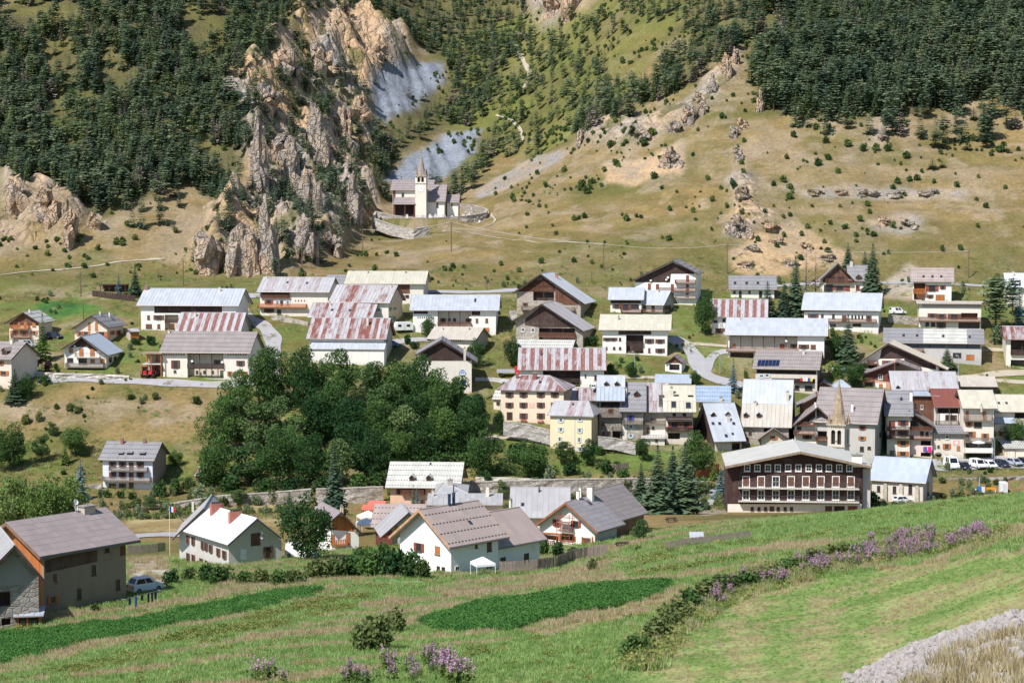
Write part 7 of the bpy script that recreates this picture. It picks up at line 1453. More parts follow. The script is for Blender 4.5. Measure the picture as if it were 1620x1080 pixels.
IJ = lambda P: (np.clip(np.searchsorted(GD, P[:, 1]) - 1, 0, len(GD) - 1), np.clip(np.searchsorted(GPX, CX + F * P[:, 0] / P[:, 1]) - 1, 0, len(GPX) - 1))
P, qx, qy, r_ = onground(95000, 58, 285, -40, 1680, 31)
wgt = (P[:, 1] / 285) ** .8; kk = r_.uniform(size=len(P)) < np.clip(wgt + .25, 0, 1); P, qx, qy = P[kk], qx[kk], qy[kk]
ii, jj = IJ(P); C = RGB[ii, jj]
def near_c(*names): 
    return np.min([np.linalg.norm(C - C_[n_], axis=1) for n_ in names], axis=0)
lab = np.argmin(np.stack([near_c('green', 'lush', 'mown', 'olive', 'grass'), near_c('straw', 'dry', 'mown2'), near_c('dark'), near_c('weed'), near_c('gravel', 'yard', 'soil')]), axis=0)
ft = np.zeros(len(P), bool)
for hs_ in HOUSES.values(): pass
mow = inpoly(qx, qy, [(1060,1000),(1180,945),(1300,915),(1480,890),(1640,870),(1640,985),(1500,1005),(1380,1050),(1320,1085),(980,1085)])
sz = r_.uniform(.7, 1.3, len(P)) * np.clip(P[:, 1] / 130, .55, 1.5)
for nm, k_, msh, lbl, f in (('meadow_grass', 0, TG, 'short green grass of the sloping meadows', 1), ('dry_grass', 1, TS, 'dry straw coloured grass between the meadow strips', 1), ('alfalfa_crop', 2, TD, 'dark green forage crop in narrow field strips', 1), ('meadow_weeds', 3, TW, 'mixed leafy weeds and potatoes between the strips', 1)):
    m_ = (lab == k_) & (r_.uniform(size=len(P)) < f); s_ = sz[m_] * np.where(mow[m_], .45, 1)
    scatter(nm, P[m_], s_, msh, lbl, seed=40 + k_, tilt=.05)
for poly, msh, nm, lbl, sd in (([(-40,1010),(60,1000),(200,982),(330,962),(420,944),(500,932),(512,938),(470,950),(380,970),(280,990),(150,1016),(40,1040),(-40,1062)], TD, 'alfalfa_strip', 'dark green forage strip below the brown farmhouse', 51), ([(668,988),(700,974),(800,952),(920,932),(1050,923),(1062,932),(1040,945),(960,962),(880,980),(800,996),(700,1000)], TD, 'alfalfa_strip', 'dark green forage strip below the white gabled house', 52)):
    P2, x2, y2, r2 = onground(52000, 85, 240, min(p[0] for p in poly), max(p[0] for p in poly), sd); w_ = (fbm(x2 * .05, y2 * .12, 3, sd) - .5) * 12; m_ = inpoly(x2 + w_ * 2, y2 + w_, poly); scatter(nm, P2[m_], r2.uniform(.9, 1.5, m_.sum()), msh, lbl, seed=sd)
# fireweed
def fireweed(seed):
    r2 = np.random.RandomState(seed); V = []; Vf = []
    for i in range(7):
        a = r2.uniform(0, 6.28); c = np.array([math.cos(a), math.sin(a), 0]) * r2.uniform(0, .4); h = r2.uniform(.8, 1.3)
        V.append([c - [.015, 0, 0], c + [.015, 0, 0], c + [.01, 0, h], c + [-.01, 0, h]])
        L = leaves(np.stack([c[0] + r2.normal(size=14) * .07, c[1] + r2.normal(size=14) * .07, r2.uniform(.15, h * .7, 14)], 1), .08, r2); V += list(L)
        t = r2.uniform(.6, 1, 16); Vf += list(leaves(np.stack([c[0] + r2.normal(size=16) * .035, c[1] + r2.normal(size=16) * .035, h * t], 1), .05, r2))
    a = quads('fireweed', V + Vf, MK); a.materials.append(MF); mi = np.zeros(len(V) + len(Vf), np.int32); mi[len(V):] = 1; a.polygons.foreach_set('material_index', mi); return a
FW = [fireweed(i) for i in range(3)]
P2, x2, y2, r2 = onground(24000, 60, 235, 350, 1640, 61)
fl = (inpoly(x2, y2, [(1100,960),(1180,915),(1300,880),(1420,862),(1560,848),(1570,862),(1450,885),(1320,905),(1200,938),(1120,975)]) * .22 + inpoly(x2, y2, [(520,1085),(600,1062),(700,1050),(775,1066),(775,1090)]) * .2 + inpoly(x2, y2, [(385,1085),(440,1068),(470,1085)]) * .15 + inpoly(x2, y2, [(1360,858),(1520,838),(1560,840),(1560,850),(1400,872)]) * .4) * np.clip((fbm(x2 * .02, y2 * .06, 3, 66) - .3) * 3, .15, 1)
m_ = r2.uniform(size=len(P2)) < fl; scatter('fireweed_flowers', P2[m_], r2.uniform(.7, 1.25, m_.sum()), FW, 'purple fireweed flowering along the field hedge', seed=62)
# undergrowth of the hedge line and hay-coloured rank grass
P2, x2, y2, r2 = onground(30000, 60, 235, 900, 1640, 63)
m_ = inpoly(x2, y2, [(985,1060),(1040,985),(1100,935),(1200,900),(1320,872),(1500,848),(1600,840),(1600,858),(1480,882),(1320,908),(1180,948),(1090,1000),(1040,1062)]) & (r2.uniform(size=len(P2)) < .7); scatter('hedge_undergrowth', P2[m_], r2.uniform(.9, 1.9, m_.sum()), TW + TG + TS, 'rank green undergrowth along the field hedge', seed=64)
P2, x2, y2, r2 = onground(30000, 40, 130, 1250, 1700, 65)
def stone_mesh(seed):
    bm = bmesh.new(); bmesh.ops.create_icosphere(bm, subdivisions=1, radius=1)
    r3 = random.Random(seed)
    for v in bm.verts: v.co *= r3.uniform(.65, 1.2); v.co.z *= .7
    me = bpy.data.meshes.new('stone'); bm.to_mesh(me); bm.free(); me.materials.append(flat('limestone_rubble', (160,152,148), .95, 0, .25, 1.3)); return me
ST = [stone_mesh(i) for i in range(5)]
gp = .8 * inpoly(x2, y2, [(1318,1090),(1360,1062),(1440,1020),(1530,990),(1660,955),(1660,1010),(1560,1030),(1500,1090)]) * 1.0 + inpoly(x2, y2, [(1500,1090),(1560,1030),(1660,1010),(1660,1090)]) * .25
m_ = r2.uniform(size=len(P2)) < gp; scatter('rubble_stones', P2[m_], r2.uniform(.04, .17, m_.sum()) * np.where(r2.uniform(size=m_.sum()) < .08, 1.9, 1), ST, 'loose pale rubble heaped beside the mown field', seed=66, tilt=1.0)
m_ = inpoly(x2, y2, [(1420,1090),(1500,1030),(1660,985),(1660,1090)]) & (r2.uniform(size=len(P2)) < .07); scatter('rank_grass', P2[m_], r2.uniform(.8, 1.5, m_.sum()), TS, 'dry rank grass on the rubble bank', seed=67)
P2, x2, y2, r2 = onground(26000, 350, 560, -60, 1680, 68)
dd_ = fbm(P2[:, 0] / 5, P2[:, 1] / 5, 3, 69); m_ = dd_ > .56; scatter('village_herbage', P2[m_], r2.uniform(1.0, 2.4, m_.sum()), TW + TG + TS, 'clumps of weeds on the village slopes', seed=69)

# low garden shrubs between the houses
rsb = np.random.RandomState(81); P2, x2, y2, r2 = onground(2600, 400, 545, -20, 1640, 81); dd_ = fbm(P2[:, 0] / 9, P2[:, 1] / 9, 3, 82); m_ = (dd_ > .58) & (r2.uniform(size=len(P2)) < .55)
for hs_ in HOUSES.values():
    for k_ in np.nonzero(m_)[0]:
        q_ = hs_.L.to(Vector(P2[k_]))
        if -1 < q_.x < hs_.W + 1 and -1.5 < q_.y < hs_.depth + 1: m_[k_] = False
scatter('garden_scrub', P2[m_], r2.uniform(.25, .7, m_.sum()), [PROTO['bush', 0][3], PROTO['dark', 0][3], PROTO['jun', 0][3], PROTO['grey', 0][3]], 'low garden scrub between the village houses', seed=83)
# river bank scrub
P2, x2, y2, r2 = onground(2200, 352, 396, 150, 1640, 84); m_ = (fbm(P2[:, 0] / 6, P2[:, 1] / 6, 3, 85) > .55)
for hs_ in HOUSES.values():
    for k_ in np.nonzero(m_)[0]:
        q_ = hs_.L.to(Vector(P2[k_]))
        if -1 < q_.x < hs_.W + 1 and -1.5 < q_.y < hs_.depth + 1: m_[k_] = False
scatter('riverside_scrub', P2[m_], r2.uniform(.25, .75, m_.sum()), [PROTO['bush', 1][3], PROTO['grey', 0][3], PROTO['bush', 2][3]], 'rough scrub along the river bed', seed=86)
# pines rooted on the massif
rmp = random.Random(41); k_ = 0
while k_ < 60:
    x, y = rmp.uniform(300, 600), rmp.uniform(110, 455)
    if not inpoly(np.array([x]), np.array([y]), ROCK_POLYS[0])[0]: continue
    p = hit(x, y, 545); p.y -= 2.5; p.x *= (p.y / (p.y + 2.5)); p.z = max(float(ground(p.x, p.y)), p.z - 1.5); h_ = rmp.uniform(4.5, 8.5)
    plant('pine', p, h_, h_ * .25, ('tall' if h_ > 7 else 'short' if h_ < 5.5 else 'middling') + ' dark pine rooted among the limestone spires', 'pines rooted on the rock massif'); k_ += 1

for i, (x, y, h, w, kd) in enumerate([(215,806,20,26,'bush'),(238,806,26,28,'ash'),(262,804,18,26,'bush'),(330,800,24,28,'ash'),(352,802,18,28,'bush'),(378,800,28,30,'ash'),(405,799,18,26,'grey'),(432,797,24,28,'bush'),(462,794,20,28,'bush'),(548,792,26,28,'ash'),(575,790,18,26,'bush'),(745,785,28,24,'ash'),(780,784,18,26,'bush'),(815,782,24,28,'grey'),(850,781,28,30,'ash'),(885,780,18,26,'bush'),(922,780,26,28,'ash'),(958,779,18,28,'bush'),(990,779,24,28,'bush'),(1108,782,24,30,'ash')]):
    T(x, y, h, w, kd, {'ash': 'small ash sapling at the foot of the embankment wall', 'bush': 'olive bush at the foot of the embankment wall', 'grey': 'grey green willow bush at the foot of the embankment wall'}[kd], 362, 'bushes along the embankment wall')
# ------------------------------------------------------------------ rock spires and boulders
def rockmat():
    m, n, l, b = _nodes('limestone'); o = n.new('ShaderNodeNewGeometry').outputs['Position']; oi = n.new('ShaderNodeObjectInfo').outputs['Random']
    col = mixc(n, l, ramp(n, l, noise_(n, l, o, .16, 4, .6, (1, 1, .5)), .35, .65), lin((206,186,164)), lin((178,168,160)))
    col = mixc(n, l, math_(n, l, 'MULTIPLY', ramp(n, l, math_(n, l, 'ADD', noise_(n, l, o, .1, 3, .6), math_(n, l, 'MULTIPLY', oi, .2)), .55, .7), .8), col, lin((218,184,150)))
    col = mixc(n, l, math_(n, l, 'MULTIPLY', ramp(n, l, noise_(n, l, o, 1.1, 5, .7, (1, 1, .35)), .55, .75), .32), col, lin((122,112,102)))
    ge = n.new('ShaderNodeNewGeometry'); sx = n.new('ShaderNodeSeparateXYZ'); l.new(ge.outputs['Normal'], sx.inputs[0])
    col = mixc(n, l, math_(n, l, 'MULTIPLY', ramp(n, l, math_(n, l, 'ADD', sx.outputs[2], math_(n, l, 'MULTIPLY', noise_(n, l, o, .5, 3), .6)), 1.05, 1.3), .8), col, lin((112,112,62)))
    l.new(col, b.inputs['Base Color']); b.inputs['Roughness'].default_value = .95; b.inputs['Specular IOR Level'].default_value = .15
    vo = n.new('ShaderNodeTexVoronoi'); vo.feature = 'DISTANCE_TO_EDGE'; vo.inputs['Scale'].default_value = .55
    dn = n.new('ShaderNodeVectorMath'); dn.operation = 'MULTIPLY_ADD'; nz = n.new('ShaderNodeTexNoise'); nz.inputs['Scale'].default_value = .6; l.new(o, nz.inputs['Vector']); l.new(nz.outputs['Color'], dn.inputs[0]); dn.inputs[1].default_value = (2.2, 2.2, 2.2)
    mp = n.new('ShaderNodeMapping'); mp.inputs['Scale'].default_value = (1, 1, .4); l.new(o, mp.inputs[0]); l.new(mp.outputs[0], dn.inputs[2]); l.new(dn.outputs[0], vo.inputs['Vector'])
    col = mixc(n, l, math_(n, l, 'MULTIPLY', ramp(n, l, vo.outputs['Distance'], .08, .0), .4), col, lin((100,92,84))); l.new(col, b.inputs['Base Color'])
    bump_(n, l, math_(n, l, 'ADD', noise_(n, l, o, .9, 6, .75, (1, 1, .5)), math_(n, l, 'MULTIPLY', ramp(n, l, vo.outputs['Distance'], 0, .16), .6)), 1.0, 1.3, b); return m
M_ROCK = rockmat()
def crag(seed, sharp, n=20):
    """angular fractured rock: many interlocking broken blocks inside one tapering outline"""
    r_ = random.Random(seed); bm = bmesh.new()
    for k in range(n):
        t = (k + r_.random()) / n; rad = (1 - sharp * t) * (.62 + .25 * r_.random()); a = r_.uniform(0, 2 * PI); q = rad * math.sqrt(r_.random()) * .72
        c = Vector((math.cos(a) * q, math.sin(a) * q, t * .86)); s_ = rad * r_.uniform(.4, .8) ; hz = r_.uniform(.16, .42) * (1.2 - .5 * t)
        tilt = Matrix.Rotation(r_.uniform(-.25, .25), 3, 'X') @ Matrix.Rotation(r_.uniform(-.25, .25), 3, 'Y') @ Matrix.Rotation(r_.uniform(0, 6.28), 3, 'Z')
        vs = []
        for m_ in range(16):
            d = Vector((r_.gauss(0, 1), r_.gauss(0, 1), r_.gauss(0, 1))).normalized(); d = Vector((max(-.7, min(.7, d.x)), max(-.7, min(.7, d.y)), max(-.75, min(.75, d.z)))) * r_.uniform(.95, 1.25)
            d = tilt @ Vector((d.x * s_, d.y * s_, 0)) + Vector((0, 0, d.z * hz)); vs.append(bm.verts.new(c + d))
        res = bmesh.ops.convex_hull(bm, input=vs); bad = [g for g in res['geom_interior'] + res['geom_unused'] if isinstance(g, bmesh.types.BMVert) and g.is_valid]
        if bad: bmesh.ops.delete(bm, geom=list(set(bad)), context='VERTS')
    me = bpy.data.meshes.new('rock'); bm.to_mesh(me); bm.free(); me.materials.append(M_ROCK); return me
SPIRE = [crag(i, .66) for i in range(5)]; BLOCK = [crag(10 + i, .3, 14) for i in range(5)]
rk = random.Random(8)
def rock(px, py, hp, wp, label, group, spire=True, dmin=545, name=None):
    p = hit(px, py, dmin); m = p.y / F; o = obj(name or ('rock_spire' if spire else 'boulder'), rk.choice(SPIRE if spire else BLOCK)); o.location = p - Vector((0, 0, max(hp * .12, wp * .13) * m)); o.scale = (wp * m * .5, wp * m * .5, (hp * 1.03 + max(hp * .12, wp * .13)) * m); o.rotation_euler = (rk.uniform(-.08, .08), rk.uniform(-.08, .08), rk.uniform(0, 6.28)); tag(o, label, 'rock', group)
GM = 'limestone crags of the rock massif'
for x, y, h, w in [(412,302,124,56),(425,428,108,62),(372,456,80,60),(398,456,76,50),(462,300,76,60),(490,330,66,58),(500,240,72,58),(545,225,60,54),(560,352,72,44),(480,400,60,54)]:
    rock(x, y, h, w, ('tallest upright' if h > 110 else 'tall narrow' if h > 70 else 'short broad') + (' limestone spire near the foot of the rock massif' if y > 370 else ' limestone spire high on the rock massif'), GM)
for x, y, h, w in [(325,456,62,74),(460,118,40,64),(505,120,52,62),(570,192,40,50),(425,170,34,60),(345,420,36,50),(530,400,30,50),(448,255,40,52),(600,95,26,44)]:
    rock(x, y, h, w, ('large' if h > 42 else 'small') + (' blocky limestone buttress near the foot of the rock massif' if y > 300 else ' blocky limestone buttress near the top of the rock massif'), GM, False)
rock(108,386,62,44,'orange faced boulder at the foot of the dark forest',None,False); rock(76,348,48,56,'grey cracked outcrop beside the orange faced boulder',None,False); rock(28,330,50,60,'pale broken outcrop at the forest edge beyond the grey outcrop',None,False); rock(150,362,24,40,'low tan rock beside the orange faced boulder',None,False)
GR = 'crags along the ridge beside the dry hillside'
for x, y, h, w, s_ in [(1088,194,26,40,0),(1108,176,30,30,0),(1066,208,16,40,0),(1128,146,30,24,1),(1150,116,32,28,1),(1163,100,22,20,0),(1060,264,28,54,0),(1166,252,20,28,0),(1160,218,18,26,0),(1202,176,32,20,1),(1172,204,16,30,0),(918,230,24,20,1),(1018,217,12,36,0)]:
    rock(x, y, h, w, ('pointed pale crag' if s_ else 'blunt pale crag') + (' in the ridge line rising to the pine forest' if x > 1080 else ' low on the ridge line above the meadow'), GR, bool(s_))
rock(1168,372,30,56,'big grey rock rib on the dry hillside above the village',None,False); rock(1215,362,12,54,'flat rock ledge beside the big grey rock rib',None,False); rock(1175,315,18,36,'stepped rock above the big grey rock rib',None,False)
GB = 'ledges of the rock bands on the dry hillside'
for x, y, h, w in [(1290,307,7,40),(1330,306,6,46),(1370,307,7,50),(1420,308,6,44),(1470,306,6,50),(1400,352,8,44),(1435,356,8,50),(1190,395,7,40),(1230,385,8,46),(1275,392,7,40),(1310,410,7,40),(1180,420,6,40),(1250,418,6,44)]:
    rock(x, y, h, w, ('pale rock ledge of the long band on the dry hillside' if y < 330 else 'pale rock ledge in the stony patch above the village firs'), GB, False)
rock(870,25,60,50,'cream cliff block high above the church valley',None,False); rock(905,20,54,44,'second cream cliff block high above the church valley',None,False)
# loose stones on the slopes
P2, x2, y2, r2 = onground(7000, 545, 760, -20, 1640, 71)
ii, jj = IJ(P2); lum = np.min([np.linalg.norm(RGB[ii, jj] - C_[k], axis=1) for k in ('soil', 'rocko', 'grey', 'rock')], axis=0)
m_ = (lum < .07) & (r2.uniform(size=len(P2)) < .5); scatter('scree_stones', P2[m_], r2.uniform(.15, .7, m_.sum()), ST, 'loose pale stones on the bare patches of the slopes', seed=72, tilt=.6)
# ------------------------------------------------------------------ vehicles
GLC = flat('car_glass', (34,40,48), .1, 0, .05); TYR = flat('tyre', (40,40,42), .9); RIM = flat('rim', (168,168,170), .4, .6); LGT = flat('headlight', (232,232,228), .2); RED_L = flat('tail_light', (150,30,28), .3)
def paint(c):
    k = ('paint', c)
    if k not in _mc:
        m = flat('car_paint', c, .3, 0, .04); _mc[k] = m
    return _mc[k]
def vehicle(name, label, cat, p, rz, colour, L=4.1, W=1.75, H_=1.5, van=False):
    o = empty(name, p, rz); tag(o, label, cat); hood = .95 if not van else 1.0; h1 = H_ * (.56 if not van else .5); g = .28
    x0, x1 = -L / 2, L / 2       # front towards -x
    mb = MB(); mb.prism([(x0, g), (x1, g), (x1, h1), (x0 + hood + (.55 if not van else .3), h1 + .02), (x0 + .12, h1 * .86), (x0, h1 * .62)], -W / 2, W / 2); mb.build('body', paint(colour), o)
    a, b = x0 + hood * .75, x0 + hood + (.75 if not van else .55); c, d = x1 - (.55 if not van else .12), x1 - .03; i = .14
    bot = [(a, -W / 2 + .03, h1 - .03), (d, -W / 2 + .03, h1 - .03), (d, W / 2 - .03, h1 - .03), (a, W / 2 - .03, h1 - .03)]; top = [(b, -W / 2 + i, H_), (c, -W / 2 + i, H_), (c, W / 2 - i, H_), (b, W / 2 - i, H_)]
    mb = MB(); mb.hexa(bot + top); mb.build('cabin', paint(colour), o)
    def lerp4(q, u0, u1, v0, v1, out):
        A, B, C2, D2 = map(Vector, q); n = (B - A).cross(D2 - A).normalized()
        P4 = [(A.lerp(B, u)).lerp(D2.lerp(C2, u), v) for u, v in ((u0, v0), (u1, v0), (u1, v1), (u0, v1))]
        q2 = MB(); q2.hexa([t - n * .01 for t in P4] + [t + n * out for t in P4]); return q2
    lerp4([bot[3], bot[0], top[0], top[3]], .08, .92, .14, .92, .012).build('windscreen', GLC, o); lerp4([bot[1], bot[2], top[2], top[1]], .1, .9, .3, .9, .012).build('rear_window', GLC, o)
    ws = ((.16, .46), (.5, .92)) if not van else ((.1, .3), (.36, .6)) 
    for u0, u1 in ws:
        lerp4([bot[0], bot[1], top[1], top[0]], u0, u1, .2, .9, .012).build('side_window', GLC, o); lerp4([bot[2], bot[3], top[3], top[2]], 1 - u1, 1 - u0, .2, .9, .012).build('side_window', GLC, o)
    for xw in (x0 + .78, x1 - .75):
        for sg in (-1, 1):
            q = MB(); y = sg * (W / 2 - .1); q.tube((xw, y - .11, .32), (xw, y + .11, .32), .32, n=14); w_ = q.build('wheel', TYR, o); q = MB(); q.tube((xw, y + sg * .1, .32), (xw, y + sg * .125, .32), .19, n=10); q.build('rim', RIM, w_)
    for sg in (-1, 1):
        q = MB(); q.box(x0 - .02, x0 + .1, sg * W * .36 - .17, sg * W * .36 + .17, h1 * .62, h1 * .78); q.build('headlight', LGT, o); q = MB(); q.box(x1 - .08, x1 + .02, sg * W * .4 - .1, sg * W * .4 + .1, h1 * .7, h1 * .95); q.build('tail_light', RED_L, o)
        q = MB(); q.box(a + .15, a + .3, sg * (W / 2 + .02) - .0 - (.16 if sg < 0 else 0), sg * (W / 2 + .02) + (.16 if sg > 0 else 0), h1 + .02, h1 + .17); q.build('mirror', paint(colour), o)
    q = MB(); q.box(x0 - .03, x0 + .12, -W * .46, W * .46, g - .02, g + .2); q.build('bumper', flat('bumper', (60,60,62)), o)
    return o
def park(px, py, rz, label, colour, dmin=396, van=False, D=None, **kw):
    p = hit(px, py, dmin) if D is None else at(px, py, D); p.z = float(ground(p.x, p.y)) + .16
    return vehicle('parked_van' if van else 'parked_car', label, 'van' if van else 'car', p, R(rz), colour, van=van, **kw)
park(1505,742,95,'tall white delivery van at the end of the parking row',(240,240,238),van=True,L=5.4,W=2.05,H_=2.55); park(1525,743,100,'dark blue hatchback between two white vans',(38,44,66)); park(1547,741,105,'lower white van between dark hatchback and white hatchback',(240,240,236),van=True,L=4.6,W=1.9,H_=1.95); park(1566,741,105,'white hatchback beside the lower white van',(238,238,236)); park(1584,739,112,'dark grey estate car beside the lamp post',(52,58,76),L=4.5); park(1605,737,112,'silver hatchback between two dark cars',(176,182,194)); park(1621,736,110,'dark car parked beside the silver hatchback',(30,34,44))
park(230,937,222,'small white estate car parked beside the brown farmhouse',(238,238,234),150,van=False,D=None,L=4.2,H_=1.8); park(86,536,170,'dark blue car parked beside the beige chalet',(40,48,76),440); park(43,551,200,'silver van parked in front of the beige chalet',(196,198,202),440,van=True,L=4.4,H_=1.9); park(1420,498,190,'white van parked below the new pinkish roofed house',(238,238,236),450,van=True,L=4.2,H_=1.8); park(1428,797,200,'white car parked behind the chapel buttresses',(236,236,234),330); park(478,884,150,'white van under the large dark leafy tree',(236,236,232),235,van=True,L=4.8,H_=2.1); park(620,549,200,'blue pickup beside the caravan lane',(70,110,160),440); park(1330,590,190,'grey car half hidden below the large fir',(170,176,186),430)
def tractor(px, py, rz, label):
    p = hit(px, py, 430); p.z += .05; o = empty('tractor', p, R(rz)); tag(o, label, 'tractor', None); RD = flat('tractor_red', (178,38,40), .4)
    q = MB(); q.prism([(-1.6, .75), (0, .75), (0, 1.55), (-1.5, 1.4)], -.4, .4); q.build('hood', RD, o); q = MB(); q.box(-.05, 1.2, -.45, .45, .7, 1.25); q.build('chassis', flat('dark_metal', (60,58,58)), o)
    q = MB()
    for x in (0, 1.1):
        for y in (-.5, .5): q.box(x - .04, x + .04, y - .04, y + .04, 1.25, 2.35)
    q.build('cab_frame', RD, o); q = MB(); q.box(-.15, 1.25, -.62, .62, 2.36, 2.48); q.build('cab_roof', RD, o); q = MB(); q.box(.02, 1.08, -.49, .49, 1.3, 2.3); q.build('cab_glass', GLC, o)
    for x, r, w in ((.75, .78, .24), (-1.15, .45, .16)):
        for sg in (-1, 1):
            y = sg * .72; q = MB(); q.tube((x, y - w, r), (x, y + w, r), r, n=16); w_ = q.build('wheel', TYR, o); q = MB(); q.tube((x, y + sg * w, r), (x, y + sg * (w + .03), r), r * .55, n=12); q.build('rim', RD, w_)
tractor(229,597,100,'red tractor under the timber carport'); tractor(241,597,80,'red tractor next to the cream farmhouse wall')
def caravan(px, py, label):
    p = hit(px, py, 440); p.z += .1; o = empty('caravan', p, R(20)); tag(o, label, 'caravan'); m = flat('caravan_white', (240,238,232), .4)
    q = MB(); q.prism([(-2.2, .5), (2.1, .5), (2.3, 1.3), (2.1, 2.3), (1.7, 2.55), (-1.9, 2.55), (-2.25, 2.2), (-2.4, 1.3)], -1.05, 1.05); q.build('body', m, o)
    for x in (-1.4, .9): q = MB(); q.box(x - .45, x + .45, -1.08, -1.052, 1.35, 1.95); q.build('window', GLC, o)
    q = MB(); q.box(-.5, .1, -1.075, -1.052, .65, 2.2); q.build('door', flat('caravan_door', (226,222,214)), o)
    for sg in (-1, 1): q = MB(); q.tube((.1, sg * .95 - .09, .32), (.1, sg * .95 + .09, .32), .32, n=12); q.build('wheel', TYR, o)
    q = MB(); q.tube((-2.3, 0, .55), (-3.3, 0, .5), .06, n=5); q.build('tow_bar', flat('dark_metal', (60,58,58)), o)
caravan(639,526,'small white caravan on the grass beside the lane')
def lorry(px, py, label):
    p = hit(px, py, 425); p.z += .1; o = empty('lorry', p, R(5)); tag(o, label, 'lorry')
    q = MB(); q.prism([(1.3, .6), (3.0, .6), (3.0, 1.6), (2.75, 2.4), (1.3, 2.4)], -1, 1); q.build('cab', flat('lorry_red', (196,44,40), .4), o); q = MB(); q.prism([(2.3, 1.5), (2.92, 1.5), (2.78, 2.2), (2.3, 2.2)], -1.02, 1.02); q.build('cab_window', GLC, o); q = MB(); q.box(-3, 1.2, -1.1, 1.1, .9, 1.15); q.box(-3, 1.2, -1.1, -1.05, 1.15, 1.6); q.box(-3, 1.2, 1.05, 1.1, 1.15, 1.6); q.build('flatbed', flat('grey_steel', (176,178,184)), o)
    for x in (-2, 2.2):
        for sg in (-1, 1): q = MB(); q.tube((x, sg * .85 - .14, .45), (x, sg * .85 + .14, .45), .45, n=12); q.build('wheel', TYR, o)
lorry(806,596,'flatbed lorry with bright red cab beside the striped roof barn')
# ------------------------------------------------------------------ fences
def plank_fence(pts, h, label, dmin, w=.2, mat=None, gap=.03, D=None):
    P = [hit(x, y, dmin) for x, y in pts]; o = empty('plank_fence', P[0]); tag(o, label, 'fence'); m = mat or WG(); rnd = random.Random(int(P[0].x * 10)); ms = []
    for k in range(4):
        q = MB(); t = h * rnd.uniform(.93, 1.04); q.hexa([(0, -.015, -.3), (w, -.015, -.3), (w, .015, -.3), (0, .015, -.3), (0, -.015, t), (w, -.015, t - rnd.uniform(0, .06)), (w, .015, t), (0, .015, t)]); ms.append(q.mesh('plank', m))
    for a, b in zip(P[:-1], P[1:]):
        d = b - a; L = math.hypot(d.x, d.y); n = max(1, int(L / (w + gap))); an = math.atan2(d.y, d.x); ux, uy = d.x / L, d.y / L
        for i in range(n):
            x, y = a.x + d.x * i / n, a.y + d.y * i / n; z = float(ground(x, y)); k = obj('plank', ms[rnd.randrange(4)], o); k.location = (x - P[0].x, y - P[0].y, z - P[0].z); k.rotation_euler = (rnd.uniform(-.03, .03), rnd.uniform(-.03, .03), an + rnd.uniform(-.06, .06))
        for f in (.3, .75):
            q = MB(); z0 = float(ground(a.x, a.y)) - P[0].z + h * f; z1 = float(ground(b.x, b.y)) - P[0].z + h * f; A, B = Vector((a.x - P[0].x - uy * -.06, a.y - P[0].y + ux * .06, z0)), Vector((b.x - P[0].x - uy * -.06, b.y - P[0].y + ux * .06, z1)); q.tube(A, B, .04, n=4); q.build('rail', m, o)
plank_fence([(790,909),(815,912),(850,908),(880,901),(905,889)], 1.6, 'weathered grey plank fence in front of the white wing', 225); plank_fence([(905,889),(930,884),(960,880)], 1.7, 'weathered grey plank fence of the scaffolded house garden', 225); plank_fence([(1052,873),(1100,870),(1150,864),(1188,858)], 1.2, 'long grey plank fence round the kitchen garden', 225); plank_fence([(146,469),(170,472),(195,475),(214,477)], 1.7, 'dark plank fence beside the two firs', 500, .25, WD()); plank_fence([(958,742),(975,745),(995,742)], 1.5, 'pale leaning plank fence in the terraced gardens', 384); plank_fence([(1101,762),(1118,754),(1138,748)], 2.2, 'new orange plank fence beside the hotel', 370, .22, WO()); plank_fence([(202,876),(225,875),(250,873),(262,871)], 1.4, 'grey board fence round the small green lawn', 265)
# ------------------------------------------------------------------ poles, lamps and wires
PM = flat('pole_wood', (112,92,76), .9)
def pole(px, py, top, label, dmin=530, arm=True):
    p = hit(px, py, dmin); h = (py - top) * p.y / F; o = empty('utility_pole', p); tag(o, label, 'pole', 'wooden utility poles'); q = MB(); q.tube((0, 0, -.5), (0, 0, h), .17, .12, 8); q.build('pole', PM, o)
    if arm:
        q = MB(); q.box(-.9, .9, -.06, .06, h - .6, h - .45); q.build('crossarm', PM, o)
        for x in (-.8, 0, .8): q = MB(); q.tube((x, 0, h - .45), (x, 0, h - .2), .06, n=6); q.build('insulator', flat('porcelain', (210,206,198), .3), o)
    return p + Vector((0, 0, h - .2))
tops = [pole(574,398,362,'wooden pole on the knoll left of nothing but the churchyard terrace wall'.replace('left of nothing but','beside')), pole(714,398,350,'wooden pole below the churchyard wall'), pole(955,428,385,'wooden pole above the topmost white gabled house'), pole(1150,434,386,'wooden pole beside the big grey rock rib'), pole(1532,440,396,'wooden pole above the flat roofed house'), ]
pole(478,422,388,'wooden pole at the foot of the rock massif'); pole(128,469,431,'wooden pole on the dry grass beside the plank fence',500); pole(132,505,480,'short pole beside the dark green field',470,False); pole(290,452,411,'wooden pole beside the grey rock buttress'); pole(936,448,430,'slim pole behind the pale metal roofed twins',500,False); pole(770,459,436,'slim pole beside the upper road',500,False)
def wire(a, b, sag, label):
    q = MB(); n = 14; P = []
    for i in range(n + 1):
        t = i / n; v = a.lerp(b, t); v.z -= sag * 4 * t * (1 - t); P.append(v - a)
    for u, v in zip(P[:-1], P[1:]): q.tube(u, v, .05, n=4)
    o = q.build('overhead_wire', flat('wire', (190,186,180), .4)); o.location = a; tag(o, label, 'wire')
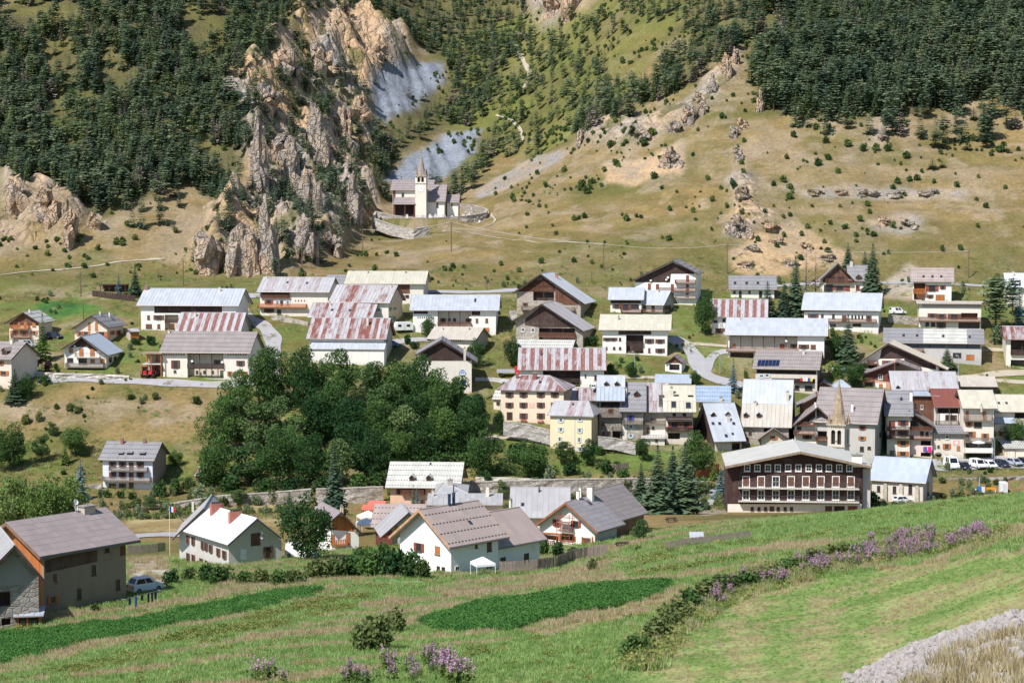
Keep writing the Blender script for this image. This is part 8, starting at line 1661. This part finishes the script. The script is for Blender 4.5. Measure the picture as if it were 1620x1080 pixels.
for k, (a, b) in enumerate(zip(tops[:-1], tops[1:])): wire(a, b, 1.2, ['overhead wire from the knoll pole to the churchyard wall pole','overhead wire from the churchyard wall pole to the pole above the topmost gabled house','overhead wire from the topmost gabled house pole to the rock rib pole','overhead wire from the rock rib pole to the flat roofed house pole'][k])
def lamp(px, py, top, label, dmin):
    p = hit(px, py, dmin); h = (py - top) * p.y / F; o = empty('street_lamp', p); tag(o, label, 'lamp'); q = MB(); q.tube((0, 0, -.3), (0, 0, h), .09, .06, 8); q.build('post', flat('lamp_post', (170,178,190), .4, .4), o); q = MB(); q.tube((0, 0, h), (-.5, -.3, h + .1), .05, n=6); q.build('arm', flat('lamp_post', (170,178,190), .4, .4), o); q = MB(); q.box(-.75, -.35, -.45, -.2, h + .06, h + .18); q.build('lamp_head', flat('lamp_head', (226,226,222)), o)
lamp(1573,738,691,'tall pale street lamp in the parking row',396); lamp(1004,581,557,'street lamp on the green below the cream roofed farmhouse',430); lamp(1092,561,544,'street lamp beside the lane fork',430); lamp(1139,592,562,'street lamp beside the blue spruce lane',430); lamp(1516,597,563,'street lamp below the three toned roof',430)
# ------------------------------------------------------------------ small things of the near houses
def gazebo(px, py, D, w, h, label, name='gazebo', c=(246,246,244)):
    p = at(px, py, D); p.z = float(ground(p.x, p.y)); o = empty(name, p, R(20)); tag(o, label, 'tent'); m = flat('canvas', c, .8, 0, .03); q = MB()
    E = [(-w / 2, -w / 2), (w / 2, -w / 2), (w / 2, w / 2), (-w / 2, w / 2)]
    for i in range(4):
        a, b = E[i], E[(i + 1) % 4]; q.face([(a[0], a[1], h), (b[0], b[1], h), (0, 0, h + w * .3)]); q.face([(a[0], a[1], h - .3), (b[0], b[1], h - .3), (b[0], b[1], h), (a[0], a[1], h)])
    q.build('canopy', m, o)
    for x, y in E: q = MB(); q.tube((x * .98, y * .98, -.2), (x * .98, y * .98, h), .04, n=6); q.build('leg', flat('white_metal', (232,232,230), .4), o)
gazebo(764,913,225.5,2.4,1.7,'white pavilion tent on the terrace of the white gabled house'); gazebo(583,836,330,3.4,2.3,'cream awning tent in the yard beside the tall spruce',c=(236,224,200)); gazebo(580,845,322,3.0,1.9,'white market tent in the yard beside the tall spruce')
def parasol(px, py, D, r, h, label, c):
    p = at(px, py, D); o = empty('parasol', p); tag(o, label, 'parasol'); q = MB(); q.tube((0, 0, 0), (0, 0, h + .1), .04, n=6); q.build('pole', flat('white_metal', (232,232,230), .4), o); q = MB(); q.lathe(0, 0, [(r, h - .35), (r * .98, h - .2), (r * .5, h), (.06, h + .15)], 10); q.build('canopy', flat('parasol_cloth', c, .8), o)
parasol(1548,713,411.5,1.4,2.1,'white parasol on the terrace of the tall white house',(240,238,232))
def awning(px, py, D, w, d_, h, label, c):
    p = at(px, py, D); p.z = float(ground(p.x, p.y)); o = empty('awning', p, R(-8)); tag(o, label, 'awning'); q = MB(); slab(q, (-w / 2, -d_ / 2, h), (w / 2, -d_ / 2, h), (w / 2, d_ / 2, h + .6), (-w / 2, d_ / 2, h + .6), .06); q.build('cloth', flat('awning_cloth', c, .8), o)
    for x in (-w / 2 + .1, w / 2 - .1):
        for y, z in ((-d_ / 2 + .1, h), (d_ / 2 - .1, h + .5)): q = MB(); q.tube((x, y, -.2), (x, y, z), .05, n=6); q.build('leg', flat('dark_metal', (60,58,58)), o)
awning(596,817,348,3.2,2.2,2.6,'coral red sun sail beside the salmon house',(226,110,92)); awning(584,822,344,2.6,1.8,2.2,'second coral sun sail nearer the cream awning tent',(222,104,88))
# scaffold tower against the scaffolded gable
sh_ = HOUSES['white gabled house with slab metal roof, scaffold tower and tall white chimney']
o = empty('scaffold_tower', sh_.root.location, sh_.root.rotation_euler.z); tag(o, 'red brown scaffold tower standing against the white gable', 'scaffold')
a = sh_.fr(512, 740, -.5); b = sh_.fr(630, 740, -.5); zt = sh_.fr(560, 425, -.5).z; RB = flat('scaffold_red', (176,84,56), .5)
for x in (a.x, b.x):
    for y in (-.35, -1.35): q = MB(); q.tube((x, y, -.3), (x, y, zt), .045, n=6); q.build('upright', RB, o)
for z in np.arange(.6, zt, .95):
    for y in (-.35, -1.35): q = MB(); q.tube((a.x, y, z), (b.x, y, z), .035, n=5); q.build('ledger', RB, o)
for z in (zt * .45, zt * .72): q = MB(); q.box(a.x + .06, b.x - .06, -1.3, -.4, z, z + .05); q.build('platform', WG(), o)
q = MB(); q.tube((a.x, -1.4, zt * .45), (b.x, -1.4, zt * .72), .03, n=5); q.build('brace', RB, o)
# brick chimney slabs on the brilliant white roof
wh = HOUSES['grey rendered house with brilliant white roof, brick chimney slabs and many shutters']; BR = flat('brick', (176,112,94), .85, 0, .2, 3)
for cx_, cy_ in ((552, 322), (728, 398)):
    p = wh.rt_(cx_ - 40, cy_); w_ = 1.7
    q = MB(); zt = p.z + 1.5; q.box(p.x - .2, p.x + w_, p.y - .3, p.y + .3, p.z - .6, zt); q.build('chimney', BR, wh.roof)
    for i in range(5): q = MB(); x = p.x + w_ * (i + .3) / 5; q.tube((x, p.y, zt), (x, p.y, zt + .3), .13, n=6); q.build('chimney_pot', flat('dark_metal', (60,58,58)), wh.roof)
# clothes line below the brown farmhouse
g0 = hit(196, 973, 150); g1 = hit(253, 958, 150)
o = empty('clothes_line', g0); tag(o, 'metal clothes line posts and cord on the grass below the brown farmhouse', 'clothes line'); d = g1 - g0
for v in (Vector((0, 0, 0)), d): q = MB(); q.tube(v + Vector((0, 0, -.2)), v + Vector((0, 0, 1.75)), .04, n=6); q.tube(v + Vector((-.3, .2, 1.75)), v + Vector((.3, -.2, 1.75)), .03, n=5); q.build('post', flat('galvanised', (150,152,156), .4, .5), o)
q = MB(); q.tube((0, 0, 1.74), d + Vector((0, 0, 1.74)), .012, n=4); q.build('cord', flat('cord', (200,198,190)), o)
for i, (t, c, hh, nm) in enumerate(((.16, (62,64,92), .75, 'dark blue shirt pegged beside the first clothes post'), (.33, (92,124,190), 1.15, 'light blue trousers pegged on the clothes line'), (.5, (58,56,84), .6, 'small dark top pegged mid clothes line'), (.68, (48,46,66), 1.0, 'dark trousers pegged between top and navy trousers'), (.78, (56,56,84), 1.05, 'navy trousers pegged on the clothes line'), (.88, (52,54,80), .85, 'dark jumper pegged nearest the far clothes post'))):
    c0 = g0 + d * t + Vector((0, 0, 1.72)); u = Vector((d.x, d.y, 0)).normalized(); q = MB(); w_ = .26 if hh > .9 else .3
    for k in range(3):
        z0, z1 = -hh * k / 3, -hh * (k + 1) / 3; s0, s1 = w_ * (1 - .1 * k), w_ * (1 - .1 * (k + 1)); dy = .04 * math.sin(k * 2 + i)
        n_ = Vector((-u.y, u.x, 0)) * .015
        A = [u * -s1 + Vector((0, dy, z1)) - n_, u * s1 + Vector((0, dy, z1)) - n_, u * s1 + Vector((0, dy, z1)) + n_, u * -s1 + Vector((0, dy, z1)) + n_]; B = [u * -s0 + Vector((0, dy, z0)) - n_, u * s0 + Vector((0, dy, z0)) - n_, u * s0 + Vector((0, dy, z0)) + n_, u * -s0 + Vector((0, dy, z0)) + n_]; q.hexa(A + B)
    k_ = q.build('garment', flat('cloth', c, .9)); k_.location = c0; tag(k_, nm, 'laundry')
# flag
fp = at(268, 812, 290); fp.z = float(ground(fp.x, fp.y)); o = empty('flagpole', fp); tag(o, 'blue white red tricolour flag on a pole behind the white roof', 'flag'); zt = at(268, 802, 290).z - fp.z
q = MB(); q.tube((0, 0, -.3), (0, 0, zt + .2), .04, n=6); q.build('pole', flat('white_metal', (232,232,230), .4), o)
for i, c in enumerate(((36,56,140), (240,240,238), (206,40,48))): q = MB(); q.hexa([(.04 + i * .28, -.01, zt - .75), (.32 + i * .28, .06, zt - .78), (.32 + i * .28, .08, zt - .78), (.04 + i * .28, .01, zt - .75), (.04 + i * .28, -.01, zt + .1), (.32 + i * .28, .06, zt + .06), (.32 + i * .28, .08, zt + .06), (.04 + i * .28, .01, zt + .1)]); q.build('flag_band', flat('flag_cloth', c, .9), o)
# works gear below the parked cars
def gear(px, py): 
    p = hit(px, py, 376); return p
p = gear(1587, 779); o = empty('portable_toilet', p); tag(o, 'white portable toilet cabin below the parked cars', 'cabin'); q = MB(); q.prism([(-.75, 0), (.75, 0), (.75, 2.15), (.6, 2.3), (-.6, 2.3), (-.75, 2.15)], -.7, .7); q.build('cabin', flat('white_plastic', (238,236,238), .4), o); q = MB(); q.box(-.35, .45, -.74, -.703, .15, 1.95); q.build('door', flat('grey_plastic', (214,210,212)), o)
p = gear(1549, 781); o = empty('drilling_rig', p); tag(o, 'blue drilling rig with pale side panels below the parked cars', 'machine'); BL = flat('machine_blue', (62,120,190), .5)
q = MB(); q.box(-.3, .3, -.3, .3, 0, 1.6); q.build('engine', BL, o); q = MB(); q.tube((0, 0, 1.5), (.05, 0, 3.4), .1, n=6); q.build('mast', flat('grey_steel', (176,178,184)), o)
for x in (-1.0, .75): q = MB(); q.box(x - .3, x + .4, -.2, .25, .25, 1.4 if x > 0 else 1.0); q.build('side_panel', flat('white_plastic', (226,226,226)), o)
p = gear(1568, 781); o = empty('road_barrier', p); tag(o, 'orange and white works barrier between rig and toilet cabin', 'barrier'); q = MB(); q.box(-1, 1, -.15, .15, .75, 1.25); q.build('board', flat('orange_plastic', (240,150,40)), o)
for x in (-.8, .8): q = MB(); q.box(x - .08, x + .08, -.3, .3, 0, .75); q.build('foot', flat('white_plastic', (226,226,226)), o)
# carport beside the cream farmhouse
p = hit(240, 598, 430); o = empty('carport', p + Vector((0, 0, 0)), R(-6)); tag(o, 'open timber carport with flat roof beside the cream farmhouse', 'carport'); s_ = p.y / F; wv = 32 * s_; z1 = 21 * s_; z2 = 38 * s_
for x in (-wv / 2, 0, wv / 2):
    for y in (-.3, 4): q = MB(); q.box(x - .1, x + .1, y, y + .2, -.6, z2); q.build('post', WO(), o)
q = MB(); q.box(-wv / 2 - .3, wv / 2 + .3, -.6, 4.5, z2 + .003, z2 + .22); q.build('roof', timber((150,132,110)), o); q = MB(); q.box(-wv / 2 + .12, wv / 2 - .12, -.28, 4.1, z1, z1 + .2); q.build('deck', flat('concrete', (206,200,190)), o); q = MB(); q.box(-wv / 2 + .12, wv / 2 - .12, 4.25, 4.35, -.6, z2); q.build('back_wall', plaster((170,150,130)), o)
# shelter behind the dark plank fence
p = hit(181, 462, 500); o = empty('open_shelter', p); tag(o, 'dark low open shelter behind the plank fence', 'shelter'); q = MB(); q.box(-4, 3.5, -1, 3, 1.9, 2.1); q.build('roof', WD(), o)
for x in (-3.7, -1.2, 1, 3.2):
    for y in (-.8, 2.8): q = MB(); q.box(x - .09, x + .09, y - .09, y + .09, -.4, 1.897); q.build('post', WD(), o)
q = MB(); q.box(-3.9, 3.4, 2.7, 2.78, -.4, 1.89); q.build('back_wall', WB(), o)
# gravestones
rgv = random.Random(2); gm = flat('grave_stone', (206,200,194), .7, 0, .2)
for i in range(34):
    x = rgv.uniform(640, 764); y = rgv.uniform(326, 343); D_ = 629 + (343 - y) * 1.7 if x > 725 else rgv.uniform(628.5, 631)
    if x <= 725: y = 343
    p = at(x, y, D_); p.z = float(ground(p.x, p.y)); q = MB(); hgt = rgv.uniform(.8, 1.5); q.prism([(-.35, -.2), (.35, -.2), (.35, hgt * .8), (.2, hgt), (-.2, hgt), (-.35, hgt * .8)], -.09, .09); q.box(-.45, .45, -1.0, -.1, -.1, .2)
    o = q.build('gravestone', gm); o.location = p; o.rotation_euler = (0, 0, rgv.uniform(-.3, .3)); tag(o, 'small pale gravestone inside the hilltop churchyard wall', 'gravestone', 'gravestones of the churchyard')
# garden hose and kitchen garden
hp = [hit(x, y, 150) for x, y in [(588,922),(594,915),(600,916),(597,922),(606,924),(620,920),(634,924),(650,923),(668,924)]]
q = MB()
for a, b in zip(hp[:-1], hp[1:]): q.tube(a - hp[0] + Vector((0, 0, .25)), b - hp[0] + Vector((0, 0, .25)), .07, n=5)
o = q.build('garden_hose', flat('hose_green', (60,200,120), .5)); o.location = hp[0]; tag(o, 'bright green garden hose lying on the field below the thicket', 'hose')
p = hit(1102, 856, 225); o = empty('garden_table', p); tag(o, 'small slanted cold frame in the kitchen garden', 'cold frame'); q = MB(); slab(q, (-.9, -.7, .6), (.9, -.7, .6), (.9, .7, 1.1), (-.9, .7, 1.1), .08); q.build('lid', flat('grey_steel', (176,178,184)), o); q = MB(); q.box(-.85, .85, -.6, .6, -.2, .5); q.build('box', WG(), o)
for k, (x, y, l_) in enumerate(((1062,826,'picnic bench on the grass before the pair of tall firs'),(984,866,'picnic bench beside the scaffolded house'))):
    p = hit(x, y, 225); o = empty('picnic_bench', p, R(15)); tag(o, l_, 'bench'); 
    q = MB(); q.box(-.9, .9, -.35, .35, .7, .76); q.build('table_top', WD(), o)
    for sg in (-1, 1): q = MB(); q.box(-.9, .9, sg * .75 - .13, sg * .75 + .13, .42, .47); q.build('seat', WD(), o)
    for x_ in (-.65, .65): q = MB(); q.box(x_ - .04, x_ + .04, -.8, .8, .34, .415); q.box(x_ - .04, x_ + .04, -.4, -.3, -.1, .69); q.box(x_ - .04, x_ + .04, .3, .4, -.1, .69); q.build('leg', WD(), o)
